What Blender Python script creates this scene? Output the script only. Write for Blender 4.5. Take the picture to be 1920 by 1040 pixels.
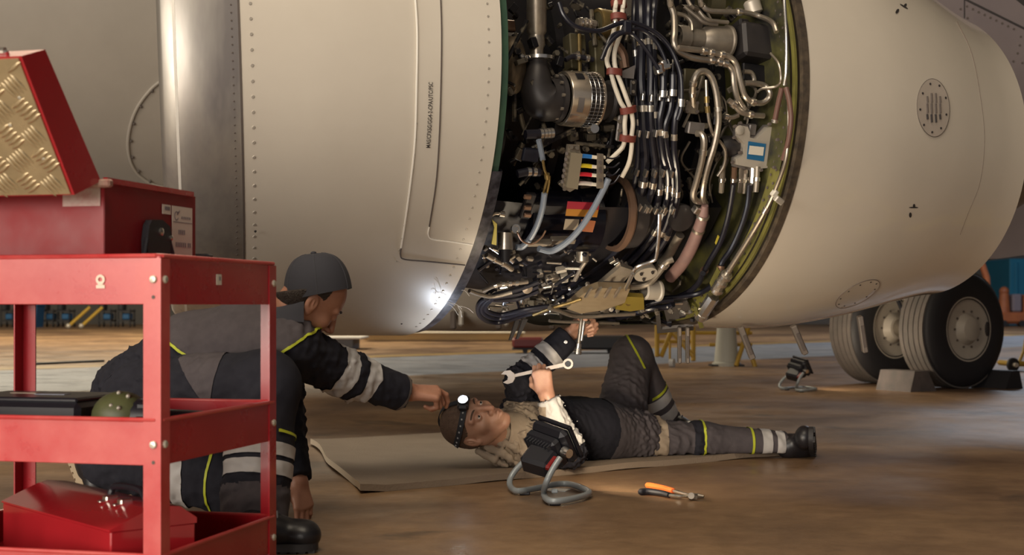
import bpy, bmesh, math, random
import numpy as np
from mathutils import Vector, Matrix

for o in list(bpy.data.objects):
    bpy.data.objects.remove(o)
SC = bpy.context.scene
COL = SC.collection
rnd = random.Random(7)
RNG = np.random.default_rng(11)

# ------------------------------------------------------------------ camera, world, lights, exposure
FPX, UC, VH, CH = 2667.0, 960.0, 572.0, 0.65       # focal length in px, centre column, horizon row, camera height
cam_d = bpy.data.cameras.new('camera')
cam = bpy.data.objects.new('camera', cam_d)
COL.objects.link(cam)
cam.location = (0, 0, CH)
cam.rotation_euler = (math.pi / 2, 0, 0)
cam_d.sensor_width = 36.0
cam_d.lens = 36.0 * FPX / 1920.0
cam_d.shift_y = (VH - 520.0) / 1920.0
cam_d.clip_end = 200
cam_d.dof.use_dof = True
cam_d.dof.focus_distance = 4.9
cam_d.dof.aperture_fstop = 5.0
SC.camera = cam

SC.view_settings.view_transform = 'Standard'
SC.view_settings.look = 'None'
SC.view_settings.gamma = 1.0
SC.view_settings.use_curve_mapping = False
SC.view_settings.exposure = 0.0

world = bpy.data.worlds.new('hangar_air')
SC.world = world
world.use_nodes = True
wn = world.node_tree
bg = wn.nodes['Background']
bg.inputs['Color'].default_value = (0.92, 0.90, 0.94, 1)
bg.inputs['Strength'].default_value = 0.13


def area_light(name, loc, target, sx, sy, power, col, spread=180):
    d = bpy.data.lights.new(name, 'AREA')
    d.shape = 'RECTANGLE'
    d.size, d.size_y, d.energy, d.color = sx, sy, power, col
    o = bpy.data.objects.new(name, d)
    COL.objects.link(o)
    o.location = loc
    o.rotation_euler = (Vector(target) - Vector(loc)).to_track_quat('-Z', 'Y').to_euler()
    d.spread = math.radians(spread)
    return o


# daylight through the open hangar door far to the left, and rows of high-bay lamps under the roof
area_light('hangar_door_daylight', (-10.0, -4.5, 3.4), (0, 5.2, 1.1), 7.0, 5.0, 560, (1.0, 0.89, 0.74))
area_light('open_door_daylight', (-5.4, -8.6, 1.9), (0.6, 5.5, 0.9), 9.0, 3.6, 1120, (1.0, 0.91, 0.80))
area_light('high_bay_lamp_front', (-1.2, -0.3, 8.4), (-0.1, 1.5, 0), 6.0, 3.0, 500, (1.0, 0.86, 0.66))
area_light('high_bay_lamp_middle', (-0.4, 13.5, 9.2), (-0.6, 7.2, 0), 5.0, 3.0, 75, (1.0, 0.85, 0.62), 60)
area_light('high_bay_lamp_back', (-11.0, 25.0, 9.6), (-11.0, 25.0, 0), 14.0, 12.0, 4700, (1.0, 0.86, 0.62))
area_light('high_bay_lamp_far', (13.0, 30.0, 9.6), (13.0, 30.0, 0), 8.0, 8.0, 1200, (0.80, 0.88, 1.0))


# ------------------------------------------------------------------ pixel <-> place helpers
def A3(*v):
    return np.array(v, float)


def P(u, v, Y):
    """place seen at pixel (u, v) at distance Y"""
    return A3((u - UC) / FPX * Y, Y, CH + (VH - v) / FPX * Y)


def PF(u, v, z=0.0):
    """place seen at pixel (u, v) on the level plane z"""
    Y = FPX * (CH - z) / (v - VH)
    return A3((u - UC) / FPX * Y, Y, z)


def unit(v):
    v = np.asarray(v, float)
    return v / (np.linalg.norm(v) + 1e-12)


# ------------------------------------------------------------------ materials (all node based)
MATS = {}


def mat(name, col, rough=0.5, metal=0.0, col2=None, scale=6.0, mix=0.5, bump=0.0, bscale=60.0, emit=0.0, ecol=None,
        rvar=0.0, coat=0.0, stretch=None, detail=5.0, spec=0.5, sheen=0.0, trans=0.0):
    if name in MATS:
        return MATS[name]
    m = bpy.data.materials.new(name)
    m.use_nodes = True
    nt = m.node_tree
    b = nt.nodes['Principled BSDF']
    b.inputs['Base Color'].default_value = (*col, 1)
    b.inputs['Roughness'].default_value = rough
    b.inputs['Metallic'].default_value = metal
    b.inputs['Coat Weight'].default_value = coat
    b.inputs['Coat Roughness'].default_value = 0.12
    b.inputs['Specular IOR Level'].default_value = spec
    b.inputs['Sheen Weight'].default_value = sheen
    b.inputs['Transmission Weight'].default_value = trans
    tc = nt.nodes.new('ShaderNodeTexCoord')
    src = tc.outputs['Object']
    if stretch:
        mp = nt.nodes.new('ShaderNodeMapping')
        mp.inputs['Scale'].default_value = stretch
        nt.links.new(src, mp.inputs['Vector'])
        src = mp.outputs['Vector']
    if col2 is not None or rvar:
        n = nt.nodes.new('ShaderNodeTexNoise')
        n.inputs['Scale'].default_value = scale
        n.inputs['Detail'].default_value = detail
        n.inputs['Roughness'].default_value = 0.6
        nt.links.new(src, n.inputs['Vector'])
        if col2 is not None:
            r = nt.nodes.new('ShaderNodeValToRGB')
            r.color_ramp.elements[0].position = 0.5 - 0.5 * (1 - mix) * 0.6
            r.color_ramp.elements[1].position = 0.5 + 0.5 * (1 - mix) * 0.6 + 0.02
            r.color_ramp.elements[0].color = (*col, 1)
            r.color_ramp.elements[1].color = (*col2, 1)
            nt.links.new(n.outputs['Fac'], r.inputs['Fac'])
            nt.links.new(r.outputs['Color'], b.inputs['Base Color'])
        if rvar:
            mr = nt.nodes.new('ShaderNodeMapRange')
            mr.inputs['To Min'].default_value = max(0.02, rough - rvar)
            mr.inputs['To Max'].default_value = min(1, rough + rvar)
            mr.inputs['From Min'].default_value = 0.3
            mr.inputs['From Max'].default_value = 0.7
            nt.links.new(n.outputs['Fac'], mr.inputs['Value'])
            nt.links.new(mr.outputs['Result'], b.inputs['Roughness'])
    if bump:
        n2 = nt.nodes.new('ShaderNodeTexNoise')
        n2.inputs['Scale'].default_value = bscale
        n2.inputs['Detail'].default_value = 4
        nt.links.new(src, n2.inputs['Vector'])
        bp = nt.nodes.new('ShaderNodeBump')
        bp.inputs['Strength'].default_value = bump
        bp.inputs['Distance'].default_value = 0.01
        nt.links.new(n2.outputs['Fac'], bp.inputs['Height'])
        nt.links.new(bp.outputs['Normal'], b.inputs['Normal'])
    if emit:
        b.inputs['Emission Color'].default_value = (*(ecol or col), 1)
        b.inputs['Emission Strength'].default_value = emit
    MATS[name] = m
    return m


# ------------------------------------------------------------------ mesh helpers
def link(o, parent=None):
    COL.objects.link(o)
    if parent is not None:
        o.parent = parent
    return o


def origin_of(parent):
    p = A3(0, 0, 0)
    while parent is not None:
        p = p + np.array(parent.location)
        parent = parent.parent
    return p


def mesh_obj(name, V, F, m, parent=None, smooth=False, angle=35, recalc=True, at=None):
    """one mesh object from world-space vertices; 'at' gives a top-level mesh its own origin"""
    off = origin_of(parent) if parent is not None else (np.array(at, float) if at is not None else A3(0, 0, 0))
    V = np.asarray(V, float) - off
    me = bpy.data.meshes.new(name)
    me.from_pydata(V.tolist(), [], [list(map(int, f)) for f in F])
    if recalc:
        bm = bmesh.new()
        bm.from_mesh(me)
        bmesh.ops.recalc_face_normals(bm, faces=bm.faces)
        bm.to_mesh(me)
        bm.free()
    me.materials.append(m)
    if smooth:
        me.polygons.foreach_set('use_smooth', [True] * len(me.polygons))
        if angle < 180:
            me.set_sharp_from_angle(angle=math.radians(angle))
    me.update()
    o = bpy.data.objects.new(name, me)
    link(o, parent)
    if parent is None and at is not None:
        o.location = at
    return o


def tag(o, label=None, cat=None, group=None, kind=None):
    if label:
        o['label'] = label
    if cat:
        o['category'] = cat
    if group:
        o['group'] = group
    if kind:
        o['kind'] = kind
    return o


def thing(name, loc, label, cat, group=None):
    o = bpy.data.objects.new(name, None)
    o.empty_display_size = 0.1
    link(o)
    o.location = loc
    return tag(o, label, cat, group)


def copy_tree(o, parent=None):
    c = o.copy()
    COL.objects.link(c)
    c.parent = parent
    for ch in list(o.children):
        copy_tree(ch, c)
    return c


def catmull(pts, step=None, n=8):
    pts = np.asarray(pts, float)
    if len(pts) < 3:
        return pts
    Q = np.vstack([2 * pts[0] - pts[1], pts, 2 * pts[-1] - pts[-2]])
    out = []
    for i in range(1, len(Q) - 2):
        p0, p1, p2, p3 = Q[i - 1], Q[i], Q[i + 1], Q[i + 2]
        for k in range(n):
            t = k / n
            out.append(0.5 * ((2 * p1) + (-p0 + p2) * t + (2 * p0 - 5 * p1 + 4 * p2 - p3) * t * t + (-p0 + 3 * p1 - 3 * p2 + p3) * t ** 3))
    out.append(Q[-2])
    return np.array(out)


def frame_from(d):
    d = unit(d)
    up = A3(0, 0, 1) if abs(d[2]) < 0.9 else A3(1, 0, 0)
    x = unit(np.cross(up, d))
    y = np.cross(d, x)
    return x, y, d


class MB:
    def __init__(self):
        self.V = []
        self.F = []

    def add(self, V, F):
        b = len(self.V)
        self.V.extend([tuple(v) for v in np.asarray(V, float)])
        self.F.extend([[b + i for i in f] for f in F])
        return self

    def box(self, c, size, R=None, bev=0.0):
        c = np.asarray(c, float)
        h = np.asarray(size, float) / 2
        R = np.eye(3) if R is None else np.asarray(R, float)      # rows are the local axes
        if bev <= 0:
            V = [c + A3(sx * h[0], sy * h[1], sz * h[2]) @ R for sx in (-1, 1) for sy in (-1, 1) for sz in (-1, 1)]
            F = [(0, 1, 3, 2), (4, 6, 7, 5), (0, 4, 5, 1), (2, 3, 7, 6), (0, 2, 6, 4), (1, 5, 7, 3)]
            return self.add(V, F)
        b = min(bev, h.min() * 0.9)
        V, ix = [], {}
        for sx in (-1, 1):
            for sy in (-1, 1):
                for sz in (-1, 1):
                    for ax in range(3):
                        q = A3(sx * (h[0] - b), sy * (h[1] - b), sz * (h[2] - b))
                        q[ax] = (sx, sy, sz)[ax] * h[ax]
                        ix[(sx, sy, sz, ax)] = len(V)
                        V.append(c + q @ R)
        F = []
        for ax in range(3):
            o1, o2 = (ax + 1) % 3, (ax + 2) % 3
            for s in (-1, 1):
                f = []
                for a_, b_ in ((-1, -1), (1, -1), (1, 1), (-1, 1)):
                    k = [0, 0, 0]
                    k[ax], k[o1], k[o2] = s, a_, b_
                    f.append(ix[(*k, ax)])
                F.append(f)
            for s1 in (-1, 1):
                for s2 in (-1, 1):
                    k1 = [0, 0, 0]
                    k2 = [0, 0, 0]
                    k1[ax], k2[ax] = -1, 1
                    k1[o1] = k2[o1] = s1
                    k1[o2] = k2[o2] = s2
                    F.append([ix[(*k1, o1)], ix[(*k2, o1)], ix[(*k2, o2)], ix[(*k1, o2)]])
        for sx in (-1, 1):
            for sy in (-1, 1):
                for sz in (-1, 1):
                    F.append([ix[(sx, sy, sz, a_)] for a_ in range(3)])
        return self.add(V, F)

    def tube(self, path, r, n=10, caps=True, rs=None):
        path = np.asarray(path, float)
        m = len(path)
        T = np.gradient(path, axis=0)
        T /= np.linalg.norm(T, axis=1)[:, None] + 1e-12
        x, y, _ = frame_from(T[0])
        V = []
        for i in range(m):
            x = unit(x - T[i] * (x @ T[i]))
            y = np.cross(T[i], x)
            rr = r if rs is None else rs[i]
            for k in range(n):
                a = 2 * math.pi * k / n
                V.append(path[i] + rr * (math.cos(a) * x + math.sin(a) * y))
        F = []
        for i in range(m - 1):
            for k in range(n):
                k2 = (k + 1) % n
                F.append([i * n + k, i * n + k2, (i + 1) * n + k2, (i + 1) * n + k])
        if caps:
            F.append(list(range(n))[::-1])
            F.append([(m - 1) * n + k for k in range(n)])
        return self.add(V, F)

    def loop_tube(self, path, r, n=10):
        path = np.asarray(path, float)
        m = len(path)
        T = np.roll(path, -1, 0) - np.roll(path, 1, 0)
        T /= np.linalg.norm(T, axis=1)[:, None] + 1e-12
        c = path.mean(0)
        V = []
        for i in range(m):
            x = path[i] - c
            x = unit(x - T[i] * (x @ T[i]))
            y = np.cross(T[i], x)
            for k in range(n):
                a = 2 * math.pi * k / n
                V.append(path[i] + r * (math.cos(a) * x + math.sin(a) * y))
        F = []
        for i in range(m):
            j = (i + 1) % m
            for k in range(n):
                k2 = (k + 1) % n
                F.append([i * n + k, i * n + k2, j * n + k2, j * n + k])
        return self.add(V, F)

    def cyl(self, p0, p1, r0, r1=None, n=16, caps=True):
        r1 = r0 if r1 is None else r1
        p0, p1 = np.asarray(p0, float), np.asarray(p1, float)
        x, y, d = frame_from(p1 - p0)
        V, F = [], []
        for p, r in ((p0, r0), (p1, r1)):
            for k in range(n):
                a = 2 * math.pi * k / n
                V.append(p + r * (math.cos(a) * x + math.sin(a) * y))
        for k in range(n):
            k2 = (k + 1) % n
            F.append([k, k2, n + k2, n + k])
        if caps:
            F.append(list(range(n))[::-1])
            F.append(list(range(n, 2 * n)))
        return self.add(V, F)

    def lathe(self, prof, o, axis, n=32, closed=False, a0=0.0, a1=2 * math.pi, xdir=None):
        """prof: list of (distance along the axis, radius)"""
        o = np.asarray(o, float)
        x, y, d = frame_from(axis)
        if xdir is not None:
            x = unit(np.asarray(xdir, float) - d * (np.asarray(xdir, float) @ d))
            y = np.cross(d, x)
        full = abs(a1 - a0) > 2 * math.pi - 1e-6
        cols = n if full else n + 1
        V, F = [], []
        for s, r in prof:
            for k in range(cols):
                a = a0 + (a1 - a0) * k / n
                V.append(o + d * s + r * (math.cos(a) * x + math.sin(a) * y))
        m = len(prof)
        for i in range(m if closed else m - 1):
            j = (i + 1) % m
            for k in range(n):
                k2 = (k + 1) % cols
                F.append([i * cols + k, i * cols + k2, j * cols + k2, j * cols + k])
        return self.add(V, F)

    def ball(self, c, r, R=None, nu=12, nv=8):
        c = np.asarray(c, float)
        r = np.asarray(r, float) * np.ones(3)
        R = np.eye(3) if R is None else np.asarray(R, float)
        V, F = [], []
        for j in range(1, nv):
            th = math.pi * j / nv
            for i in range(nu):
                ph = 2 * math.pi * i / nu
                V.append(c + (r * A3(math.sin(th) * math.cos(ph), math.sin(th) * math.sin(ph), math.cos(th))) @ R)
        top, bot = len(V), len(V) + 1
        V += [c + A3(0, 0, r[2]) @ R, c - A3(0, 0, r[2]) @ R]
        for j in range(nv - 2):
            for i in range(nu):
                i2 = (i + 1) % nu
                F.append([j * nu + i, (j + 1) * nu + i, (j + 1) * nu + i2, j * nu + i2])
        for i in range(nu):
            i2 = (i + 1) % nu
            F.append([top, i, i2])
            F.append([bot, (nv - 2) * nu + i2, (nv - 2) * nu + i])
        return self.add(V, F)

    def prism(self, poly, o, X, Y_, Z, z0, z1):
        """polygon in the X/Y plane at o, extruded along Z from z0 to z1"""
        o, X, Y_, Z = (np.asarray(q, float) for q in (o, X, Y_, Z))
        n = len(poly)
        V = [o + X * a + Y_ * b + Z * z0 for a, b in poly] + [o + X * a + Y_ * b + Z * z1 for a, b in poly]
        F = [list(range(n))[::-1], list(range(n, 2 * n))]
        for i in range(n):
            j = (i + 1) % n
            F.append([i, j, n + j, n + i])
        return self.add(V, F)

    def grid(self, G, wrap=False):
        G = np.asarray(G, float)
        a, b = G.shape[:2]
        F = []
        for i in range(a - 1):
            for j in range(b if wrap else b - 1):
                j2 = (j + 1) % b
                F.append([i * b + j, i * b + j2, (i + 1) * b + j2, (i + 1) * b + j])
        return self.add(G.reshape(-1, 3), F)

    def build(self, name, m, parent=None, smooth=True, angle=35, at=None, recalc=True):
        return mesh_obj(name, self.V, self.F, m, parent, smooth, angle, recalc, at)


def text_mesh(body, size, o, X, Y_, name, m, parent, off=0.001, align='CENTER'):
    """flat lettering turned into a mesh, laid on a surface at o with axes X, Y_"""
    c = bpy.data.curves.new(name, 'FONT')
    c.body = body
    c.size = size
    c.align_x = align
    c.align_y = 'CENTER'
    c.offset = size * 0.010
    t = bpy.data.objects.new('lettering_source', c)
    COL.objects.link(t)
    dg = bpy.context.evaluated_depsgraph_get()
    me = bpy.data.meshes.new_from_object(t.evaluated_get(dg))
    V = np.zeros(len(me.vertices) * 3)
    me.vertices.foreach_get('co', V)
    V = V.reshape(-1, 3)
    F = [list(p.vertices) for p in me.polygons]
    bpy.data.objects.remove(t)
    bpy.data.meshes.remove(me)
    X, Y_ = unit(X), unit(Y_)
    N = np.cross(X, Y_)
    W = np.asarray(o, float) + V[:, :1] * X + V[:, 1:2] * Y_ + N * off
    return W, F, N


# ------------------------------------------------------------------ the setting: hangar floor, walls, roof
def floor_material():
    m = bpy.data.materials.new('sealed_concrete')
    m.use_nodes = True
    nt = m.node_tree
    N, L = nt.nodes, nt.links
    b = N['Principled BSDF']
    tc = N.new('ShaderNodeTexCoord')

    def noise(scale, detail=6, rough=0.6, dist=0.0):
        n = N.new('ShaderNodeTexNoise')
        n.inputs['Scale'].default_value = scale
        n.inputs['Detail'].default_value = detail
        n.inputs['Roughness'].default_value = rough
        n.inputs['Distortion'].default_value = dist
        L.new(tc.outputs['Object'], n.inputs['Vector'])
        return n.outputs['Fac']

    def ramp(fac, stops):
        r = N.new('ShaderNodeValToRGB')
        e = r.color_ramp.elements
        e[0].position, e[0].color = stops[0][0], (*stops[0][1], 1)
        e[1].position, e[1].color = stops[-1][0], (*stops[-1][1], 1)
        for p, c in stops[1:-1]:
            k = e.new(p)
            k.color = (*c, 1)
        L.new(fac, r.inputs['Fac'])
        return r.outputs['Color']

    def mix(fac, c1, c2, mode='MIX'):
        x = N.new('ShaderNodeMix')
        x.data_type = 'RGBA'
        x.blend_type = mode
        for s, v in ((x.inputs[0], fac), (x.inputs[6], c1), (x.inputs[7], c2)):
            if isinstance(v, (int, float)):
                s.default_value = v
            elif isinstance(v, tuple):
                s.default_value = (*v, 1)
            else:
                L.new(v, s)
        return x.outputs[2]

    base = ramp(noise(0.8, 8, 0.65, 0.4), [(0.30, (0.185, 0.110, 0.064)), (0.52, (0.310, 0.195, 0.108)), (0.75, (0.41, 0.27, 0.150))])
    fine = ramp(noise(9, 8, 0.7, 0.2), [(0.35, (0.66, 0.64, 0.62)), (0.62, (1, 1, 1))])
    c = mix(0.85, base, fine, 'MULTIPLY')
    c = mix(1.0, c, ramp(noise(0.42, 3, 0.5, 0.6), [(0.36, (0.50, 0.46, 0.47)), (0.60, (1.08, 1.05, 1.0))]), 'MULTIPLY')
    # oily stains with a shape of their own
    st = ramp(noise(1.7, 4, 0.55, 0.8), [(0.60, (0, 0, 0)), (0.68, (1, 1, 1))])
    c = mix(st, c, mix(0.55, c, (0.03, 0.025, 0.02)))
    # blue-grey painted lane crossing the floor behind
    sep = N.new('ShaderNodeSeparateXYZ')
    L.new(tc.outputs['Object'], sep.inputs[0])

    def math_(op, a, b_=None):
        x = N.new('ShaderNodeMath')
        x.operation = op
        for i, v in enumerate((a, b_)):
            if v is None:
                continue
            if isinstance(v, (int, float)):
                x.inputs[i].default_value = v
            else:
                L.new(v, x.inputs[i])
        return x.outputs[0]

    lane = math_('SUBTRACT', sep.outputs['Y'], math_('MULTIPLY', sep.outputs['X'], 1.02))     # lane runs slantwise
    lane = math_('ADD', lane, math_('MULTIPLY', noise(1.1, 3), 0.35))
    inlane = math_('MULTIPLY', math_('GREATER_THAN', lane, 14.3), math_('LESS_THAN', lane, 19.5))
    blue = ramp(noise(2.0, 5), [(0.3, (0.17, 0.20, 0.26)), (0.7, (0.26, 0.30, 0.37))])
    c = mix(math_('MULTIPLY', inlane, 0.85), c, blue)
    yl = math_('MULTIPLY', math_('GREATER_THAN', lane, 19.8), math_('LESS_THAN', lane, 20.35))
    c = mix(math_('MULTIPLY', yl, 0.55), c, (0.45, 0.31, 0.09))
    # unseen pale floor zone by the camera, added to bounce light upwards
    bounce_floor = math_('MULTIPLY', math_('LESS_THAN', math_('ADD', sep.outputs['Y'], math_('MULTIPLY', noise(1.3, 3), 0.3)), 3.25), math_('GREATER_THAN', sep.outputs['Y'], -8.0))
    c = mix(math_('MULTIPLY', bounce_floor, 0.9), c, ramp(noise(1.5, 5), [(0.3, (0.40, 0.37, 0.32)), (0.7, (0.54, 0.50, 0.44))]))
    L.new(c, b.inputs['Base Color'])
    mr = N.new('ShaderNodeMapRange')
    mr.inputs['From Min'].default_value = 0.3
    mr.inputs['From Max'].default_value = 0.7
    mr.inputs['To Min'].default_value = 0.27
    mr.inputs['To Max'].default_value = 0.55
    L.new(noise(2.3, 6), mr.inputs['Value'])
    L.new(mr.outputs['Result'], b.inputs['Roughness'])
    bp = N.new('ShaderNodeBump')
    bp.inputs['Strength'].default_value = 0.12
    bp.inputs['Distance'].default_value = 0.01
    L.new(noise(35, 5), bp.inputs['Height'])
    L.new(bp.outputs['Normal'], b.inputs['Normal'])
    return m


def struct(name, mb, m, smooth=False):
    o = mb.build(name, m, None, smooth)
    o['kind'] = 'structure'
    return o


M_WALL = mat('hangar_cladding', (0.13, 0.12, 0.115), 0.7, col2=(0.10, 0.095, 0.09), scale=0.6)
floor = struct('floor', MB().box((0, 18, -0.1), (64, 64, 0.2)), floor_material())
struct('wall_back', MB().box((0, 49.2, 6), (64, 0.4, 12)), M_WALL)
struct('wall_right', MB().box((31.8, 18, 6), (0.4, 62, 12)), M_WALL)
struct('wall_left', MB().box((-31.8, 24, 6), (0.4, 50, 12)), M_WALL)
struct('ceiling', MB().box((0, 18, 12.1), (64, 64, 0.2)), mat('roof_sheet', (0.30, 0.28, 0.26), 0.8))
M_YEL = mat('floor_paint_yellow', (0.62, 0.42, 0.07), 0.5, col2=(0.45, 0.31, 0.08), scale=9)
# worn yellow guide lines painted on the floor beside the engine tail
gl = MB()
for (x0_, y0_, x1_, y1_) in ((3.00, 3.8, 3.30, 6.1), (3.28, 5.95, 2.40, 5.65), (3.06, 5.13, 2.38, 5.20), (3.04, 6.18, 4.0, 6.64), (3.75, 6.76, 4.7, 6.85)):
    d_ = unit(A3(x1_ - x0_, y1_ - y0_, 0))
    R_ = np.array([d_, A3(-d_[1], d_[0], 0), A3(0, 0, 1)])
    gl.box(((x0_ + x1_) / 2, (y0_ + y1_) / 2, 0.001), (math.hypot(x1_ - x0_, y1_ - y0_), 0.10, 0.003), R_)
struct('trim_1', gl, M_YEL)


# ------------------------------------------------------------------ engine frame
EA = 0.437
AXD = A3(math.cos(EA), math.sin(EA), 0)          # along the engine, towards the tail
SIDE = A3(math.sin(EA), -math.cos(EA), 0)        # out of the engine, towards the camera
DOWN = A3(0, 0, -1)
AX0 = A3(-0.436, 5.54, CH + 0.832)
TW, TZ = 0.225, 0.035
PROF_S = [0.0, 1.25, 1.45, 1.72, 2.05, 2.30, 2.48, 2.60]
PROF_R = [0.95, 0.92, 0.912, 0.885, 0.805, 0.725, 0.672, 0.638]


def rad(s):
    return float(np.interp(s, PROF_S, PROF_R))


def axdrop(s):
    return -0.136 * min(1.0, max(0.0, (s - 1.25) / 1.35))


def E(s, t, r):
    """engine place: station s, angle t (0 = camera side, 90 deg = bottom), radius r"""
    q = min(1.0, max(0.0, -s / 0.66))
    w, d = r * math.cos(t), r * math.sin(t)
    s2 = s - TW * q * w + TZ * q * d
    return AX0 + s2 * AXD + w * SIDE + d * DOWN + A3(0, 0, axdrop(s))


def ray_cyl(u, v, r, dz=0.0):
    """place where the sight line through pixel (u, v) meets the engine-centred cylinder of radius r"""
    o = A3(0, 0, CH)
    d = unit(P(u, v, 1.0) - o)
    c = AX0 + A3(0, 0, dz)
    oo = o - c
    dp = d - AXD * (d @ AXD)
    op = oo - AXD * (oo @ AXD)
    a, b, cc = dp @ dp, 2 * dp @ op, op @ op - r * r
    D = b * b - 4 * a * cc
    t = (-b - math.sqrt(D)) / (2 * a) if D > 0 else -b / (2 * a)
    return o + d * t


def PC(u, v, r):
    p = ray_cyl(u, v, r)
    s = float((p - AX0) @ AXD)
    if s > 1.15 and r < 0.93:                 # stay on the near side of the aft bulkhead
        o = A3(0, 0, CH)
        d = unit(P(u, v, 1.0) - o)
        p = o + d * (((AX0 + AXD * (1.15 - 0.05 * min(1, s - 1.15)) - o) @ AXD) / (d @ AXD))
    return p


def PT(u, v, out=0.0):
    """place on the tail cowl skin"""
    s = 1.8
    for _ in range(12):
        p = ray_cyl(u, v, rad(s) + out, axdrop(s))
        s = 0.5 * s + 0.5 * float((p - AX0) @ AXD)
    return p


def FR(p):
    """local axes at an engine place: along, down-around, outward"""
    q = p - AX0
    n = unit(q - AXD * (q @ AXD))
    return AXD, np.cross(n, AXD) * (-1 if np.cross(n, AXD)[2] > 0 else 1), n


def px(n, p):
    """size in metres of n pixels at place p"""
    return n * p[1] / FPX


M_COWL = mat('cowl_paint', (0.62, 0.565, 0.485), 0.38, col2=(0.55, 0.495, 0.42), scale=2.2, mix=0.1, rvar=0.06, spec=0.4)
M_COWL2 = mat('cowl_paint_tail', (0.68, 0.61, 0.515), 0.10, col2=(0.61, 0.545, 0.455), scale=1.6, mix=0.1, coat=0.55)
M_COWLIN = mat('cowl_inner_liner', (0.58, 0.54, 0.47), 0.6, col2=(0.48, 0.45, 0.40), scale=4)
M_LIP = mat('lip_bare_aluminium', (0.56, 0.525, 0.47), 0.48, 0.80, col2=(0.24, 0.22, 0.215), scale=2.2, mix=0.55, rvar=0.14, stretch=(1.6, 1.6, 0.35))
M_SEAM = mat('seam_sealant', (0.10, 0.08, 0.07), 0.7)
M_SEAML = mat('seam_bright_edge', (0.92, 0.88, 0.80), 0.4)
M_GREEN = mat('green_primer', (0.045, 0.10, 0.060), 0.55, col2=(0.03, 0.07, 0.05), scale=14)
M_PRIM = mat('yellow_green_primer', (0.19, 0.175, 0.04), 0.5, col2=(0.12, 0.11, 0.035), scale=9)
M_BLKRUB = mat('black_seal_rubber', (0.012, 0.012, 0.016), 0.45)
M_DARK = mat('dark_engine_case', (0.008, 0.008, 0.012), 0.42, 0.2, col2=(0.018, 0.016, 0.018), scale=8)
M_STEEL = mat('stainless_tube', (0.50, 0.45, 0.38), 0.33, 0.85, col2=(0.34, 0.29, 0.24), scale=14, rvar=0.08)
M_DULL = mat('dull_titanium', (0.30, 0.26, 0.21), 0.45, 0.6, col2=(0.20, 0.17, 0.14), scale=12)
M_CHROME = mat('bright_fitting', (0.80, 0.76, 0.70), 0.22, 0.95)
M_RIVET = mat('rivet_head', (0.42, 0.38, 0.33), 0.45, 0.3)
M_PRINT = mat('black_stencil_paint', (0.03, 0.025, 0.025), 0.7)

engine = thing('aircraft_engine', tuple(AX0 + DOWN * 0.95 + AXD * 0.6),
               'large beige jet engine nacelle with its side cowl open over the lying mechanic', 'jet engine')

D2R = math.pi / 180


def cowl_grid(ss, t0, t1, n, rf):
    return np.array([[E(s, t0 + (t1 - t0) * k / n, rf(s)) for k in range(n + 1)] for s in ss])


def shell(ss, t0, t1, n, rf, th, name, m, parent):
    """cowl skin with real thickness"""
    mb = MB()
    Go = cowl_grid(ss, t0, t1, n, rf)
    Gi = cowl_grid(ss, t0, t1, n, lambda s: rf(s) - th)
    mb.grid(Go)
    mb.grid(Gi[:, ::-1])
    for a, b in ((Go[0], Gi[0]), (Go[-1], Gi[-1]), (Go[:, 0], Gi[:, 0]), (Go[:, -1], Gi[:, -1])):
        mb.grid(np.stack([a, b]))
    return mb.build(name, m, parent, True, 40)


fan_cowl = shell(np.linspace(-0.66, 0.0, 14), -100 * D2R, 262 * D2R, 110, lambda s: np.interp(s, [-0.66, -0.45, 0], [0.932, 0.945, 0.95]), 0.02,
                 'fan_cowl', M_COWL, engine)
# intake lip, rolled over into the throat
lp = [(-0.66, 0.931), (-0.72, 0.926), (-0.775, 0.915), (-0.82, 0.897), (-0.85, 0.874), (-0.862, 0.850), (-0.855, 0.826), (-0.83, 0.806), (-0.78, 0.792), (-0.66, 0.782), (-0.35, 0.78), (-0.30, 0.02)]
mb = MB()
lp = [(-0.66 + (s + 0.66) * 1.24 if -0.87 < s < -0.77 or r > 0.91 else s, r) for s, r in lp]
lp[8] = (-0.80, 0.792)
mb.grid(np.array([[E(s, (-100 + 362 * k / 110) * D2R, r) for k in range(111)] for s, r in lp]))
lip = mb.build('intake_lip', M_LIP, engine, True, 60)
# tail cowl
sst = np.concatenate([[1.25, 1.3], np.linspace(1.4, 2.6, 16)])
Spl = np.array(PROF_S[1:])


def rad_smooth(s):
    w = np.array([rad(max(1.25, min(2.6, s + d))) for d in np.linspace(-0.12, 0.12, 9)])
    return float(w.mean())


tail_cowl = shell(sst, -100 * D2R, 262 * D2R, 120, rad_smooth, 0.018, 'tail_cowl', M_COWL2, engine)
mb = MB()
mb.grid(np.array([[E(s, 2 * math.pi * k / 48, r) for k in range(49)] for s, r in ((2.2, 0.42), (2.6, 0.40), (3.0, 0.30), (3.35, 0.12), (3.4, 0.01))]))
mb.build('exhaust_cone', M_DULL, engine)
# far half of the opened section stays closed
far_skin = shell(np.linspace(0.02, 1.23, 8), 128 * D2R, 262 * D2R, 50, lambda s: rad(s), 0.015, 'far_side_cowl', M_COWLIN, engine)

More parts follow.
